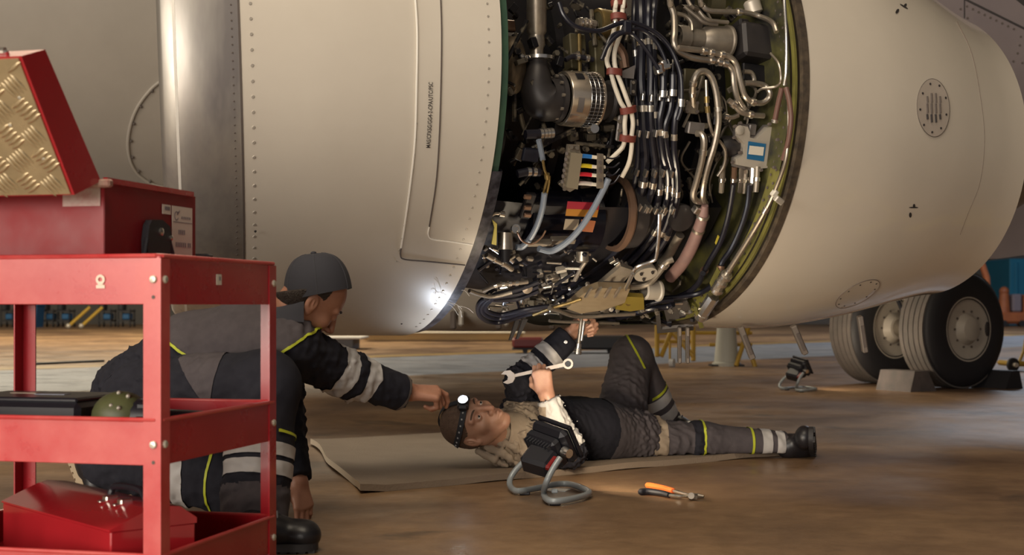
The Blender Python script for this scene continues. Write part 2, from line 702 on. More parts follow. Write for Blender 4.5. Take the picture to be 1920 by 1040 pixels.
# rim seals of the opening
mb = MB()
mb.grid(np.array([[E(s, (-100 + 165 * k / 70) * D2R, r) for k in range(71)] for s, r in ((-0.01, 0.938), (0.032, 0.934), (0.032, 0.905), (-0.01, 0.905))]))
mb.build('cowl_edge_flange', M_GREEN, engine)
mb = MB()
mb.grid(np.array([[E(s, (24 + 70 * k / 50) * D2R, r) for k in range(51)] for s, r in ((-0.01, 0.944), (0.045, 0.940), (0.050, 0.92), (0.045, 0.88), (-0.01, 0.88))]))
mb.build('cowl_edge_seal', mat('scuffed_black_seal', (0.02, 0.02, 0.028), 0.28, 0.2, col2=(0.08, 0.08, 0.1), scale=30, mix=0.6), engine)
mb = MB()
mb.grid(np.array([[E(s, (-100 + 200 * k / 90) * D2R, r) for k in range(91)] for s, r in ((1.262, 0.921), (1.235, 0.917), (1.232, 0.900), (1.262, 0.895))]))
mb.build('tail_cowl_seal', mat('weathered_rim', (0.05, 0.038, 0.03), 0.5, 0.3, col2=(0.12, 0.09, 0.06), scale=25), engine)
mb = MB()
mb.grid(np.array([[E(s, (-100 + 200 * k / 90) * D2R, r) for k in range(91)] for s, r in ((1.222, 0.900), (1.212, 0.900), (1.210, 0.884), (1.222, 0.884))]))
mb.build('rim_strip', M_PRIM, engine)

# cavity: fan case wall, core case, aft bulkhead
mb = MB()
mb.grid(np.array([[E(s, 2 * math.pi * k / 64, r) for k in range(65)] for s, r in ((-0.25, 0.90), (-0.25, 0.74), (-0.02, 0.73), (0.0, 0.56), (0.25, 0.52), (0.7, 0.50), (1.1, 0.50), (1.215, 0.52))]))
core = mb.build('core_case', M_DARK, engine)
mb = MB()
nb = 96
mb.grid(np.array([[E(s, (-100 + 200 * k / nb) * D2R, r) for k in range(nb + 1)] for s, r in ((1.20, 0.885), (1.192, 0.835))]))
bulk = mb.build('aft_bulkhead', M_PRIM, engine)
mb = MB()
mb.grid(np.array([[E(s, (-100 + 200 * k / nb) * D2R, r) for k in range(nb + 1)] for s, r in ((1.192, 0.835), (1.185, 0.78), (1.17, 0.70), (1.16, 0.52))]))
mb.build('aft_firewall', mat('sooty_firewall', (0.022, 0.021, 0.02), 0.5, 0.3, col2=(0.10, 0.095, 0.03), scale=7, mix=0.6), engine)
mb = MB()
mb.grid(np.array([[E(s, (-100 + 122 * k / 60) * D2R, r) for k in range(61)] for s, r in ((1.197, 0.887), (1.186, 0.845), (1.184, 0.81))]))
mb.build('bulkhead_shield', MATS['sooty_firewall'], engine)
# lightening holes along the bulkhead edge: shallow dark cups
mb = MB()
for rr, k0 in ((0.872, 0), (0.850, 1)):
    for k in range(k0, 60, 2):
        t = (-20 + 105 * k / 60) * D2R
        s_ = np.interp(rr, [0.835, 0.885], [1.192, 1.20])
        c = E(s_ - 0.004, t, rr)
        mb.cyl(c, c - AXD * 0.003, 0.0052, n=8)
h = mb.build('bulkhead_fastener', M_SEAM, bulk)
h['kind'] = 'stuff'


# ------------------------------------------------------------------ cowl details: seams, rivets, plates, stencil
def ribbon(path, w, name, m, parent, out=0.0012):
    """a thin raised strip lying on the cowl along world points"""
    path = np.asarray(path)
    mb = MB()
    G = []
    for i in range(len(path)):
        T = unit(path[min(i + 1, len(path) - 1)] - path[max(i - 1, 0)])
        n = FR(path[i])[2]
        b = np.cross(T, n)
        p = path[i]
        G.append([p - b * w / 2 - n * 0.002, p - b * w / 2 + n * out, p + b * w / 2 + n * out, p + b * w / 2 - n * 0.002])
    mb.grid(np.array(G))
    return mb.build(name, m, parent, False)


def on_cowl(pts, n=10, r=0.951):
    return np.array([PC(u, v, r) for u, v in catmull(np.array([(a, b, 0) for a, b in pts], float), n=n)[:, :2]])


ribbon(on_cowl([(778, -12), (782, 60), (781, 160), (778, 260), (770, 340), (759, 420), (752, 465)]), 0.005, 'access_door_edge', M_SEAML, fan_cowl)
ribbon(on_cowl([(752, 465), (751, 478), (758, 486), (800, 490), (872, 497)]), 0.0035, 'access_door_edge', M_SEAM, fan_cowl)
ribbon(on_cowl([(826, -12), (828, 60), (827, 150), (824, 250), (818, 340), (805, 425)]), 0.0035, 'panel_seam', M_SEAM, fan_cowl)
ribbon(on_cowl([(805, 425), (803, 440), (812, 449), (850, 454), (886, 459)]), 0.004, 'panel_seam', M_SEAML, fan_cowl)
# seam between lip and cowl
ribbon(np.array([E(-0.66, (-95 + 190 * k / 80) * D2R, 0.9325) for k in range(81)]), 0.006, 'lip_seam', M_SEAM, lip)
ribbon(np.array([E(-0.858, (-95 + 190 * k / 80) * D2R, 0.8985) for k in range(81)]), 0.008, 'lip_highlight_line', M_SEAML, lip, out=0.0004)  # highlight along the lip front, painted as a pale strip


def rivets(places, r, name, m, parent, h=0.0015):
    mb = MB()
    for p in places:
        n = FR(p)[2]
        mb.cyl(p - n * 0.002, p + n * h, r, r * 0.7, n=8)
    o = mb.build(name, m, parent)
    o['kind'] = 'stuff'
    return o


rivets([E(-0.632, t, 0.9345) for t in np.arange(-20, 75, 2.9) * D2R], 0.0065, 'cowl_rivet', M_RIVET, fan_cowl, 0.0012)
rivets([E(-0.683, t, 0.930) for t in np.arange(-20, 75, 1.5) * D2R], 0.0034, 'lip_rivet', M_SEAM, lip, 0.001)
rivets([E(-0.035, t, 0.950) for t in np.arange(-20, 75, 2.6) * D2R], 0.0050, 'cowl_rivet', M_RIVET, fan_cowl)
rivets([E(-0.22, t, 0.950) for t in np.arange(15, 48, 3.1) * D2R], 0.003, 'cowl_rivet', M_RIVET, fan_cowl)
# fine scratches by the lower rim
mb = MB()
sr = random.Random(3)
for k in range(12):
    u, v = sr.uniform(795, 868), sr.uniform(520, 575)
    a = sr.uniform(-.6, 1.4)
    L_ = sr.uniform(12, 32)
    c_ = [PC(u + math.cos(a) * L_ * f + sr.uniform(-1, 1), v + math.sin(a) * L_ * f - 4 * math.sin(f * 3.1), 0.9508) for f in (0, .33, .66, 1)]
    mb.tube(catmull(np.array(c_), n=3), 0.0005, 4)
mb.build('scratch_marks', M_SEAML, fan_cowl)['kind'] = 'stuff'
p = PC(479, 434, 0.95)
rivets([p], 0.0045, 'drain_hole', M_PRINT, fan_cowl)
rivets([PC(753, 607, 0.95)], 0.004, 'drain_hole', M_PRINT, fan_cowl)

# stencilled line reading upwards on the cowl
pa, pb = PC(803, 277, 0.951), PC(808, 154, 0.951)
mid = (pa + pb) / 2
upd = unit(pb - pa)
nn = FR(mid)[2]
rt = np.cross(upd, nn)
W, F, N_ = text_mesh('MAS/CFXSG/GG4-2-CPA/UTC/PSC', 0.0205, mid, upd, -rt, 'stencil', M_PRINT, fan_cowl)
L0 = np.linalg.norm(pb - pa)
W = mid + ((W - mid) @ upd)[:, None] * upd * (L0 / (np.ptp((W - mid) @ upd))) + ((W - mid) @ rt)[:, None] * rt
axp = np.array([AX0 + AXD * ((w - AX0) @ AXD) for w in W])
W = axp + (W - axp) / np.linalg.norm(W - axp, axis=1)[:, None] * 0.9515
mesh_obj('stencil_lettering', W, F, M_PRINT, fan_cowl, recalc=False)

# round vent plate with grille on the tail cowl
cv = PT(1750, 202)
Xv, Tv, Nv = FR(cv)
e1 = PT(1720, 202) - PT(1780, 202)
rx = np.linalg.norm(PT(1780, 202) - PT(1720, 202)) / 2
ry = np.linalg.norm(PT(1750, 255) - PT(1750, 148)) / 2
Nv = unit(np.cross(PT(1780, 202) - PT(1720, 202), PT(1750, 255) - PT(1750, 148)))
if Nv[1] > 0:
    Nv = -Nv
Xv = unit(PT(1780, 202) - PT(1720, 202))
Tv = np.cross(Nv, Xv)
Tv = Tv if Tv[2] < 0 else -Tv
M_PLATE = mat('plate_paint', (0.50, 0.43, 0.37), 0.35, col2=(0.46, 0.40, 0.34), scale=5)


def curved_plate(cu, cv_, wu, wv, name, m, out, n=40, rot=0.0):
    G = []
    for k in range(n):
        a = 2 * math.pi * k / n
        G.append((cu + wu * math.cos(a) * math.cos(rot) - wv * math.sin(a) * math.sin(rot), cv_ + wu * math.cos(a) * math.sin(rot) + wv * math.sin(a) * math.cos(rot)))
    rings = []
    for f in (0.02, 0.35, 0.7, 1.0):
        rings.append([PT(cu + (u - cu) * f, cv_ + (v - cv_) * f, out) for u, v in G])
    rings.append([PT(u, v, -0.004) for u, v in G])
    mb = MB()
    mb.grid(np.array(rings), wrap=True)
    mb.F.append(list(range(n)))
    return mb.build(name, m, tail_cowl, True, 30), G


plate, G = curved_plate(1750, 202, 30, 54, 'vent_plate', M_PLATE, 0.004, rot=-0.06)
mb = MB()
mb.loop_tube([PT(u, v, 0.002) for u, v in G], 0.0022, 6)
mb.build('plate_seam', M_SEAM, plate)
for k in range(9):
    a = 2 * math.pi * (k + 0.4) / 9
    p = PT(1750 + 25 * math.cos(a), 202 + 46 * math.sin(a), 0.004)
    MB().cyl(p, p + FR(p)[2] * 0.002, 0.0048, n=10).build('plate_screw', M_PRINT, plate)
for k, x in enumerate((-12, -4, 4, 12)):
    ln = 30 - abs(x) * 0.7
    for (y0_, y1_) in ((-ln, -10), (-8, 10), (12, ln)):
        p0, p1 = PT(1750 + x, 202 + y0_, 0.005), PT(1750 + x + 1, 202 + y1_, 0.005)
        MB().tube([p0, (p0 + p1) / 2, p1], 0.0048, 8).build('grille_slot', M_PRINT if y0_ > 0 else M_SEAM, plate)
M_PLATE2 = mat('plate_outline', (0.18, 0.14, 0.12), 0.6)
plate2, G = curved_plate(1608, 551, 46, 17, 'inspection_plate', M_COWL2, 0.0015, rot=-0.50)
mb = MB()
mb.loop_tube([PT(u, v, 0.001) for u, v in G], 0.0016, 6)
mb.build('plate_seam', M_PLATE2, plate2)
for k in range(10):
    a = 2 * math.pi * k / 10
    du, dv = 40 * math.cos(a), 13 * math.sin(a)
    p = PT(1608 + du * math.cos(0.5) + dv * math.sin(0.5), 551 - du * math.sin(0.5) + dv * math.cos(0.5), 0.002)
    MB().cyl(p, p + FR(p)[2] * 0.0015, 0.0036, n=8).build('plate_screw', M_PRINT, plate2)
# small stencilled marks and a scuff on the tail cowl
for (u, v, rot) in ((1695, 12, 0.55), (1713, 389, 0.0)):
    mb = MB()
    for du, dv, wu, wv in ((0, 0, 9, 1.4), (1, -3, 2.4, 4), (-6, 14, 2.6, 5)):
        cu = u + du * math.cos(rot) - dv * math.sin(rot)
        cv_ = v + du * math.sin(rot) + dv * math.cos(rot)
        ring = [PT(cu + wu * math.cos(a) * math.cos(rot) - wv * math.sin(a) * math.sin(rot), cv_ + wu * math.cos(a) * math.sin(rot) + wv * math.sin(a) * math.cos(rot), 0.001) for a in np.linspace(0, 2 * math.pi, 13)[:-1]]
        mb.add(ring, [list(range(12))])
    mb.build('stencil_mark', M_PRINT, tail_cowl, False)['kind'] = 'stuff'
rs = [PT(1754 + 60 * math.sin(k / 12 * 3.1), 0 + k * 36, 0.0) for k in range(12)]
ribbon(np.array([PT(u, v) for u, v in catmull(np.array([(1795, 40, 0), (1822, 100, 0), (1838, 180, 0), (1846, 260, 0), (1838, 340, 0), (1815, 400, 0), (1800, 440, 0)], float), n=6)[:, :2]]), 0.0018, 'panel_seam', M_PLATE2, tail_cowl, out=0.0006)
# unlatched cowl latches hanging below the nacelle
M_LATCH = mat('latch_steel', (0.34, 0.30, 0.27), 0.4, 0.7)
for (u0, v0, u1, v1, w) in ((1274, 612, 1274, 680, 7), (1289, 612, 1289, 680, 7), (1388, 612, 1411, 672, 11), (1487, 610, 1510, 663, 11), (1612, 592, 1622, 660, 10)):
    p0, p1 = P(u0, v0, 5.95), P(u1, v1, 5.98)
    d = unit(p1 - p0)
    R = np.array([unit(np.cross(d, A3(0, 1, 0))), unit(np.cross(np.cross(d, A3(0, 1, 0)), d)), d])
    lt = MB().box((p0 + p1) / 2, (px(w, p0), 0.035, np.linalg.norm(p1 - p0)), R, 0.004).build('cowl_latch', M_LATCH, engine)
    mb = MB()
    mb.box((p0 + p1) / 2 - A3(0, 0.018, 0) + d * 0.01, (px(w, p0) * 0.5, 0.008, np.linalg.norm(p1 - p0) * 0.6), R)
    mb.build('latch_hook', M_SEAM, lt)


# ------------------------------------------------------------------ red tool trolley
M_RED = mat('red_enamel', (0.40, 0.006, 0.014), 0.30, col2=(0.34, 0.005, 0.012), scale=5, mix=0.2, coat=0.4, rvar=0.08)
M_RED_LIT = mat('red_enamel_worn_lit', (0.46, 0.016, 0.022), 0.34, col2=(0.58, 0.10, 0.09), scale=7, mix=0.35, coat=0.25, rvar=0.1)  # worn red with the light on the front faces put into its colour
M_BOLT = mat('zinc_bolt', (0.66, 0.62, 0.52), 0.35, 0.6)
M_BLK = mat('black_plastic', (0.016, 0.016, 0.022), 0.42)
M_STICK = mat('white_sticker', (0.72, 0.66, 0.58), 0.6)
M_GREYPR = mat('grey_print', (0.22, 0.20, 0.22), 0.7)

D1 = unit(A3(0.242, 0.970, 0))
D2 = unit(A3(-0.970, 0.242, 0))
ZU = A3(0, 0, 1)
TC = A3(-0.733, 2.96, 0)
TL1, TL2 = 0.585, 0.70


def T(a, b, z):
    """trolley place: a along its short side, b along its long side"""
    return TC + D1 * a + D2 * b + ZU * z


RT = np.array([D1, D2, ZU])
trolley = thing('tool_trolley', tuple(T(TL1 / 2, TL2 / 2, 0)), 'red three-shelf steel tool trolley standing at the left', 'trolley')


def tray(zt, zb, name):
    """sheet-metal tray: floor and four upstand rims with rolled edges"""
    mb = MB()
    th = 0.004
    mb.box(T(TL1 / 2, TL2 / 2, zb + 0.012), (TL1, TL2, th), RT)
    tr = mb.build(name, M_RED, trolley, False)
    zc, h = (zt + zb) / 2, zt - zb
    for nm, c, sz, mm in (('tray_rim', T(0, TL2 / 2, zc), (th, TL2, h), M_RED_LIT), ('tray_rim', T(TL1, TL2 / 2, zc), (th, TL2, h), M_RED),
                          ('tray_rim', T(TL1 / 2, 0, zc), (TL1, th, h), M_RED), ('tray_rim', T(TL1 / 2, TL2, zc), (TL1, th, h), M_RED)):
        MB().box(c, sz, RT, 0.001).build(nm, mm, tr, False)
    rim = [T(-.002, -.002, zt), T(TL1 + .002, -.002, zt), T(TL1 + .002, TL2 + .002, zt), T(-.002, TL2 + .002, zt)]
    path = []
    for i in range(4):
        a, b = rim[i], rim[(i + 1) % 4]
        path += [a + (b - a) * f for f in (0.015, 0.5, 0.985)]
    MB().loop_tube(path, 0.0048, 8).build('rolled_edge', M_RED_LIT, tr)
    return tr


tray(0.753, 0.652, 'top_tray')
tray(0.411, 0.316, 'middle_tray')
tray(0.128, 0.040, 'bottom_tray')
PW, PT_ = 0.040, 0.004
for (a, b, sa, sb) in ((0, 0, 1, 1), (TL1, 0, -1, 1), (0, TL2, 1, -1), (TL1, TL2, -1, -1)):
    poly = [(0, 0), (sa * PW, 0), (sa * PW, sb * PT_), (sa * PT_, sb * PT_), (sa * PT_, sb * PW), (0, sb * PW)]
    off = T(a - sa * 0.005, b - sb * 0.005, 0)
    po = MB().prism(poly, off, D1, D2, ZU, 0.0, 0.748).build('corner_post', M_RED_LIT if (a == 0) else M_RED, trolley, False)
    for zz in (0.712, 0.368, 0.085):
        for nrm, tang, sg in ((D1 * -sa, D2 * sb, 1), (D2 * -sb, D1 * sa, 1)):
            c = off + tang * PW * 0.42 + ZU * (zz - 0.008)
            mb = MB()
            mb.lathe([(0, 0.0085), (0.0025, 0.0085), (0.005, 0.0065), (0.0062, 0.001)], c, nrm, 12)
            mb.build('bolt', M_BOLT, po)
        c = off + D2 * sb * PW * 0.42 + ZU * (zz - 0.045)
        MB().cyl(c - D1 * sa * 0.0005, c - D1 * sa * 0.001, 0.004, n=8).build('bolt_hole', M_SEAM, po)
# stickers on the top tray
st = MB().prism([(-.013, -.012), (.013, -.012), (.013, .012), (-.013, .012)], T(0.27, -0.0035, 0.708), D1, ZU, -D2, 0, 0.0012).build('sticker', M_STICK, trolley, False)
MB().prism([(-.001, -.002), (.007, -.002), (.007, .007), (-.001, .007)], T(0.27, -0.0048, 0.708), D1, ZU, -D2, 0, 0.0006).build('sticker_print', M_GREYPR, st, False)
c = T(-0.0035, 0.135, 0.7)
mb = MB()
mb.box(c + ZU * -0.011, (0.001, 0.020, 0.007), RT)
mb.lathe([(0, 0.0105), (0.0012, 0.0105), (0.0012, 0.005), (0, 0.005)], c + ZU * 0.004, -D1, 20, closed=True)
mb.box(c + ZU * -0.004, (0.001, 0.012, 0.008), RT)
mb.build('keyhole_decal', mat('decal_cream', (0.80, 0.62, 0.50), 0.5), trolley, False)

# ------------------------------------------------------------------ open red toolbox with chequer-plate lid on the top tray
C0 = A3(-0.875, 3.05, 0)
BL1, BL2, BZ0, BZ1 = 0.425, 0.52, 0.668, 0.914


def B(a, b, z):
    return C0 + D1 * a + D2 * b + ZU * z


box = thing('toolbox', tuple(B(BL1 / 2, BL2 / 2, BZ0)), 'open red toolbox with chequer-plate lid standing on the trolley top', 'toolbox')
M_REDBOX = mat('red_box_scuffed', (0.20, 0.005, 0.010), 0.42, col2=(0.26, 0.02, 0.024), scale=9, mix=0.2, rvar=0.15, spec=0.3)
mb = MB()
th = 0.003
zc, hh = (BZ0 + BZ1) / 2, BZ1 - BZ0
mb.box(B(0, BL2 / 2, zc), (th, BL2, hh), RT)
mb.box(B(BL1, BL2 / 2, zc), (th, BL2, hh), RT)
mb.box(B(BL1 / 2, 0, zc), (BL1, th, hh), RT)
mb.box(B(BL1 / 2, BL2, zc), (BL1, th, hh), RT)
mb.box(B(BL1 / 2, BL2 / 2, BZ0 + 0.002), (BL1, BL2, th), RT)
MB_body = mb.build('box_body', M_REDBOX, box, False)
mb = MB()
for (a0, b0, a1, b1) in ((0.0, -0.003, BL1 - 0.02, -0.003), (BL1 - 0.02, 0, BL1 - .02, BL2)):
    c = (B(a0, b0, BZ1) + B(a1, b1, BZ1)) / 2
    d = unit(B(a1, b1, 0) - B(a0, b0, 0))
    mb.box(c + ZU * 0.004, (np.linalg.norm(B(a1, b1, 0) - B(a0, b0, 0)), 0.010, 0.012), np.array([d, np.cross(ZU, d), ZU]))
mb.build('rim_flange', M_RED, box, False)['kind'] = 'stuff'
# lid: profile in the (along D1, up) plane, extruded along the long side
lp4 = [(-.116, .878), (-.012, .915), (-.2245, 1.159), (-.307, 1.132)]
lid = MB().prism(lp4, C0, D1, ZU, D2, 0.0, BL2 - 0.01).build('lid', M_RED, box, False)
pu = unit(D1 * (lp4[3][0] - lp4[0][0]) + ZU * (lp4[3][1] - lp4[0][1]))
pn = unit(np.cross(D2, pu))
pn = pn if pn[1] < 0 else -pn
PL = math.hypot(lp4[3][0] - lp4[0][0], lp4[3][1] - lp4[0][1])
M_CHEQ = mat('chequer_plate', (0.56, 0.44, 0.27), 0.34, 0.75, col2=(0.42, 0.33, 0.20), scale=13, rvar=0.08)
o0 = B(lp4[0][0], 0.006, lp4[0][1])
cheq = MB().box(o0 + pu * PL / 2 + D2 * (BL2 / 2 - 0.012) + pn * 0.0015, (BL2 - 0.026, PL - 0.008, 0.003), np.array([D2, pu, pn])).build('chequer_plate', M_CHEQ, lid, False)
# raised bars in groups of five, turned alternately
bar_mesh = None
pitch = 0.057
for i in range(-1, 9):
    for j in range(-1, 7):
        ang = math.radians(45 if (i + j) % 2 == 0 else -45) + 0.25
        for k in range(-2, 3):
            uu = (i + 0.5) * pitch + k * 0.0104 * -math.sin(ang)
            vv = (j + 0.5) * pitch + k * 0.0104 * math.cos(ang)
            if not (0.016 < uu < BL2 - 0.045 and 0.016 < vv < PL - 0.016):
                continue
            c = o0 + D2 * uu + pu * vv + pn * 0.003
            dx = D2 * math.cos(ang) + pu * math.sin(ang)
            dy = np.cross(pn, dx)
            if bar_mesh is None:
                o_ = MB().ball(origin_of(cheq), (0.0225, 0.0044, 0.0038), np.eye(3), 8, 4).build('tread_bar', M_CHEQ, cheq)
                bar_mesh = o_.data
            else:
                o_ = bpy.data.objects.new('tread_bar', bar_mesh)
                link(o_, cheq)
            Mx = Matrix(np.array([dx, dy, pn]).T.tolist()).to_4x4()
            Mx.translation = Vector((c - origin_of(cheq)).tolist())
            o_.matrix_local = Mx
# rivets and a catch on the lid
for uu, vv in ((0.03, 0.09), (0.03, 0.23), (0.075, 0.17)):
    c = o0 + D2 * uu + pu * vv + pn * 0.003
    MB().lathe([(0, 0.004), (0.002, 0.004), (0.003, 0.001)], c, pn, 8).build('lid_rivet', M_BOLT, lid)
c = o0 + pu * (PL + 0.006) + D2 * 0.062 + D1 * 0.03
mb = MB()
mb.box(c, (0.05, 0.03, 0.012), np.array([D2, pu, pn]), 0.003)
mb.cyl(c - D2 * 0.02 + pu * 0.012, c + D2 * 0.02 + pu * 0.012, 0.008, n=10)
mb.build('lid_catch', M_CHROME, lid)
# scraped hinge corner, latch, stickers on the end panel
MB().box(B(-0.012, 0.02, BZ1 - 0.004), (0.02, 0.09, 0.018), RT, 0.004).build('hinge', mat('bare_scraped_steel', (0.45, 0.33, 0.26), 0.5, 0.4, col2=(0.30, 0.05, 0.05), scale=25), box)
MB().prism([(-.045, -.022), (.045, -.022), (.045, .022), (-.045, .022)], B(-0.0025, 0.052, 0.885), D2, ZU, -D1, 0, 0.001).build('faded_sticker', mat('faded_sticker', (0.50, 0.42, 0.36), 0.4, col2=(0.42, 0.20, 0.18), scale=30), box, False)
oe = B(0, -0.004, 0)
lb = MB()
lb.prism([(.155, .745), (.155, .80), (.162, .83), (.175, .843), (.225, .846), (.262, .832), (.268, .81), (.262, .80), (.262, .765), (.245, .752), (.17, .752)], oe, D1, ZU, -D2, 0, 0.016)
latch = lb.build('handle_bracket', M_BLK, box, False)
MB().tube(catmull(np.array([oe + D1 * a + ZU * z - D2 * 0.012 for a, z in ((.157, .80), (.146, .76), (.148, .70), (.16, .685))])), 0.006, 8).build('handle', M_BLK, box)
MB().tube(catmull(np.array([oe + D1 * a + ZU * z - D2 * 0.012 for a, z in ((.262, .80), (.28, .765), (.295, .72), (.293, .685))])), 0.006, 8).build('handle', M_BLK, box)
for a, z, r in ((.215, .818, .009), (.185, .762, .006), (.245, .762, .006), (.262, .806, .006)):
    MB().lathe([(0, r), (0.004, r), (0.006, r * 0.4), (0.0062, 0.0005)], oe + D1 * a + ZU * z - D2 * 0.016, -D2, 10).build('handle_screw', M_CHROME, latch)
sg = MB().prism([(.300, .752), (.402, .752), (.402, .884), (.300, .884)], oe, D1, ZU, -D2, 0, 0.001).build('inventory_label', M_STICK, box, False)
mb = MB()
mb.prism([(.303, .846), (.400, .846), (.400, .8475), (.303, .8475)], oe, D1, ZU, -D2, 0.001, 0.0016)
mb.build('label_line', M_GREYPR, sg, False)
for (a0, a1, z0_, z1_) in ((.345, .395, .855, .861), (.330, .366, .818, .829), (.316, .372, .788, .799), (.377, .396, .788, .799), (.323, .370, .760, .771)):
    n_ = max(2, int((a1 - a0) / 0.0085))
    mb = MB()
    for q in range(n_):
        x0_ = a0 + (a1 - a0) * q / n_
        mb.prism([(x0_, z0_), (x0_ + 0.0058, z0_), (x0_ + 0.0058, z1_), (x0_, z1_)], oe, D1, ZU, -D2, 0.001, 0.0016)
    mb.build('label_blurred_words', M_GREYPR, sg, False)['kind'] = 'stuff'
mb = MB()
mb.lathe([(0.001, 0.011), (0.0016, 0.011), (0.0016, 0.0085), (0.001, 0.0085)], oe + D1 * .320 + ZU * .861, -D2, 18, closed=True, a0=0.5, a1=5.8)
mb.prism([(.322, .866), (.336, .876), (.336, .873), (.324, .862)], oe, D1, ZU, -D2, 0.001, 0.0016)
mb.build('label_emblem', M_GREYPR, sg, False)
s2 = MB().prism([(.252, .862), (.293, .862), (.293, .884), (.252, .884)], oe, D1, ZU, -D2, 0, 0.001).build('small_label', M_STICK, box, False)
MB().prism([(.262, .871), (.288, .871), (.288, .880), (.262, .880)], oe, D1, ZU, -D2, 0.001, 0.0016).build('label_print', M_GREYPR, s2, False)
# black clamp handle poking out behind the box
tcl = thing('tool_clamp', tuple(B(0.47, 0.01, 0.668)), 'small black T-handled tool standing behind the open toolbox', 'hand tool')
pb_ = B(0.47, 0.012, 0)
MB().cyl(pb_ + ZU * 0.668, pb_ + ZU * 0.76, 0.006, n=10).build('shank', M_BLK, tcl)
MB().box(pb_ + ZU * 0.768 - D2 * 0.008, (0.03, 0.05, 0.017), RT, 0.004).build('grip', M_BLK, tcl)

# ------------------------------------------------------------------ things lying in the middle tray
zt2 = 0.332
cs = thing('tool_case', tuple(T(0.33, 0.50, zt2)), 'flat black tool case lying in the middle tray', 'case')
Rc = np.array([-D2, D1, ZU])
cc = T(0.33, 0.485, zt2 + 0.048)
MB().box(cc, (0.34, 0.24, 0.095), Rc, 0.012).build('case_body', M_BLK, cs)
cl_ = MB().box(cc + ZU * 0.052, (0.32, 0.22, 0.012), Rc, 0.004).build('case_lid', mat('case_lid_black', (0.02, 0.02, 0.026), 0.3), cs)
MB().box(cc + ZU * 0.0585 + Rc[0] * 0.03, (0.08, 0.03, 0.0012), Rc).build('case_label', mat('faded_blue_label', (0.30, 0.33, 0.42), 0.5), cl_)
MB().box(cc + ZU * 0.0585 - Rc[0] * 0.06 + Rc[1] * 0.03, (0.07, 0.03, 0.0012), Rc).build('case_label', mat('faded_buff_label', (0.5, 0.40, 0.30), 0.5), cl_)
M_OLIVE = mat('olive_cover', (0.115, 0.125, 0.050), 0.45, col2=(0.08, 0.09, 0.04), scale=12)
ga = thing('olive_tool_head', tuple(T(.26, .225, zt2)), 'olive green domed power-tool head in the middle tray', 'tool')
gc = T(.26, .235, zt2 + 0.061)
dome = MB().ball(gc, (0.070, 0.060, 0.060), Rc, 20, 12).build('domed_cover', M_OLIVE, ga)
mb = MB()
for k in range(8):
    a = k / 8 * 2 * math.pi
    mb.box(gc + Rc[0] * 0.062 + A3(0, 0.045 * math.cos(a), 0.04 * math.sin(a)), (0.022, 0.012, 0.012), Rc, 0.002)
mb.cyl(gc + Rc[0] * 0.045, gc + Rc[0] * 0.085, 0.045, 0.04, 14)
mb.build('toothed_collar', M_BLK, ga)['kind'] = 'stuff'
for q in ((-0.01, -0.05, 0.03), (0.01, -0.053, 0.025), (0.0, -0.02, 0.057), (0.025, -0.025, 0.05)):
    c = gc + Rc[0] * q[0] + A3(0, q[1], q[2])
    MB().ball(c, 0.0055, None, 8, 6).build('cover_screw', M_BOLT, dome)
im = thing('impact_driver', tuple(T(.40, .10, zt2)), 'black impact driver lying behind the trolley corner post', 'power tool')
ic = T(.42, .125, zt2 + .040)
MB().cyl(ic - Rc[0] * 0.10, ic + Rc[0] * 0.04, 0.030, 0.026, 16).build('motor_housing', M_BLK, im)
MB().cyl(ic + Rc[0] * 0.04, ic + Rc[0] * 0.085, 0.024, 0.010, 16).build('nose_cone', M_DULL, im)
MB().box(ic - Rc[0] * 0.03 - Rc[1] * 0.06 - ZU * 0.006, (0.035, 0.10, 0.04), Rc, 0.008).build('grip', M_BLK, im)
MB().ball(ic - Rc[0] * 0.10 + ZU * 0.026, (0.03, 0.022, 0.022), Rc, 10, 8).build('battery', M_BLK, im)

# ------------------------------------------------------------------ closed red toolbox on the bottom tray
lb_ = thing('metal_toolbox', tuple(T(0.2, 0.35, 0.056)), 'closed red metal toolbox with two silver latches on the bottom tray', 'toolbox')
zb0, zt_ = 0.056, 0.168
q0, q1 = PF(0, 940, zt_), PF(207, 997, zt_)
ex = unit(q1 - q0)
ey = np.cross(ZU, ex)
q0 = q1 - ex * 0.60
MB().box(q1 - ex * 0.30 + ey * 0.10 + ZU * ((zb0 - zt_) / 2), (0.60, 0.20, zt_ - zb0), np.array([ex, ey, ZU]), 0.003).build('box_body', mat('red_toolbox', (0.47, 0.02, 0.028), 0.2, col2=(0.40, 0.018, 0.024), scale=4, coat=0.5), lb_, False)
lpf = [(0.0, 0.0), (0.205, 0.0), (0.205, 0.012), (0.165, 0.040), (0.115, 0.046), (0.09, 0.040), (0.0, 0.004)]
lidb = MB().prism(lpf, q1 - ey * 0.0025, ey, ZU, -ex, -0.002, 0.602).build('lid', MATS['red_toolbox'], lb_, True, 25)
for k in (0.20, 0.125):
    c = q1 - ex * k + ey * 0.093 + ZU * 0.044
    mb = MB()
    mb.box(c, (0.022, 0.030, 0.014), np.array([ex, ey, ZU]), 0.003)
    mb.box(c + ey * -0.02 - ZU * 0.006, (0.014, 0.018, 0.006), np.array([ex, ey, ZU]), 0.002)
    mb.build('toggle_latch', M_CHROME, lidb)
mb = MB()
mb.tube(catmull(np.array([q1 - ex * 0.26 + ey * 0.12 + ZU * 0.044, q1 - ex * 0.24 + ey * 0.125 + ZU * 0.064, q1 - ex * 0.12 + ey * 0.125 + ZU * 0.068, q1 - ex * 0.07 + ey * 0.12 + ZU * 0.044])), 0.008, 8)
mb.build('carry_handle', M_BLK, lidb)


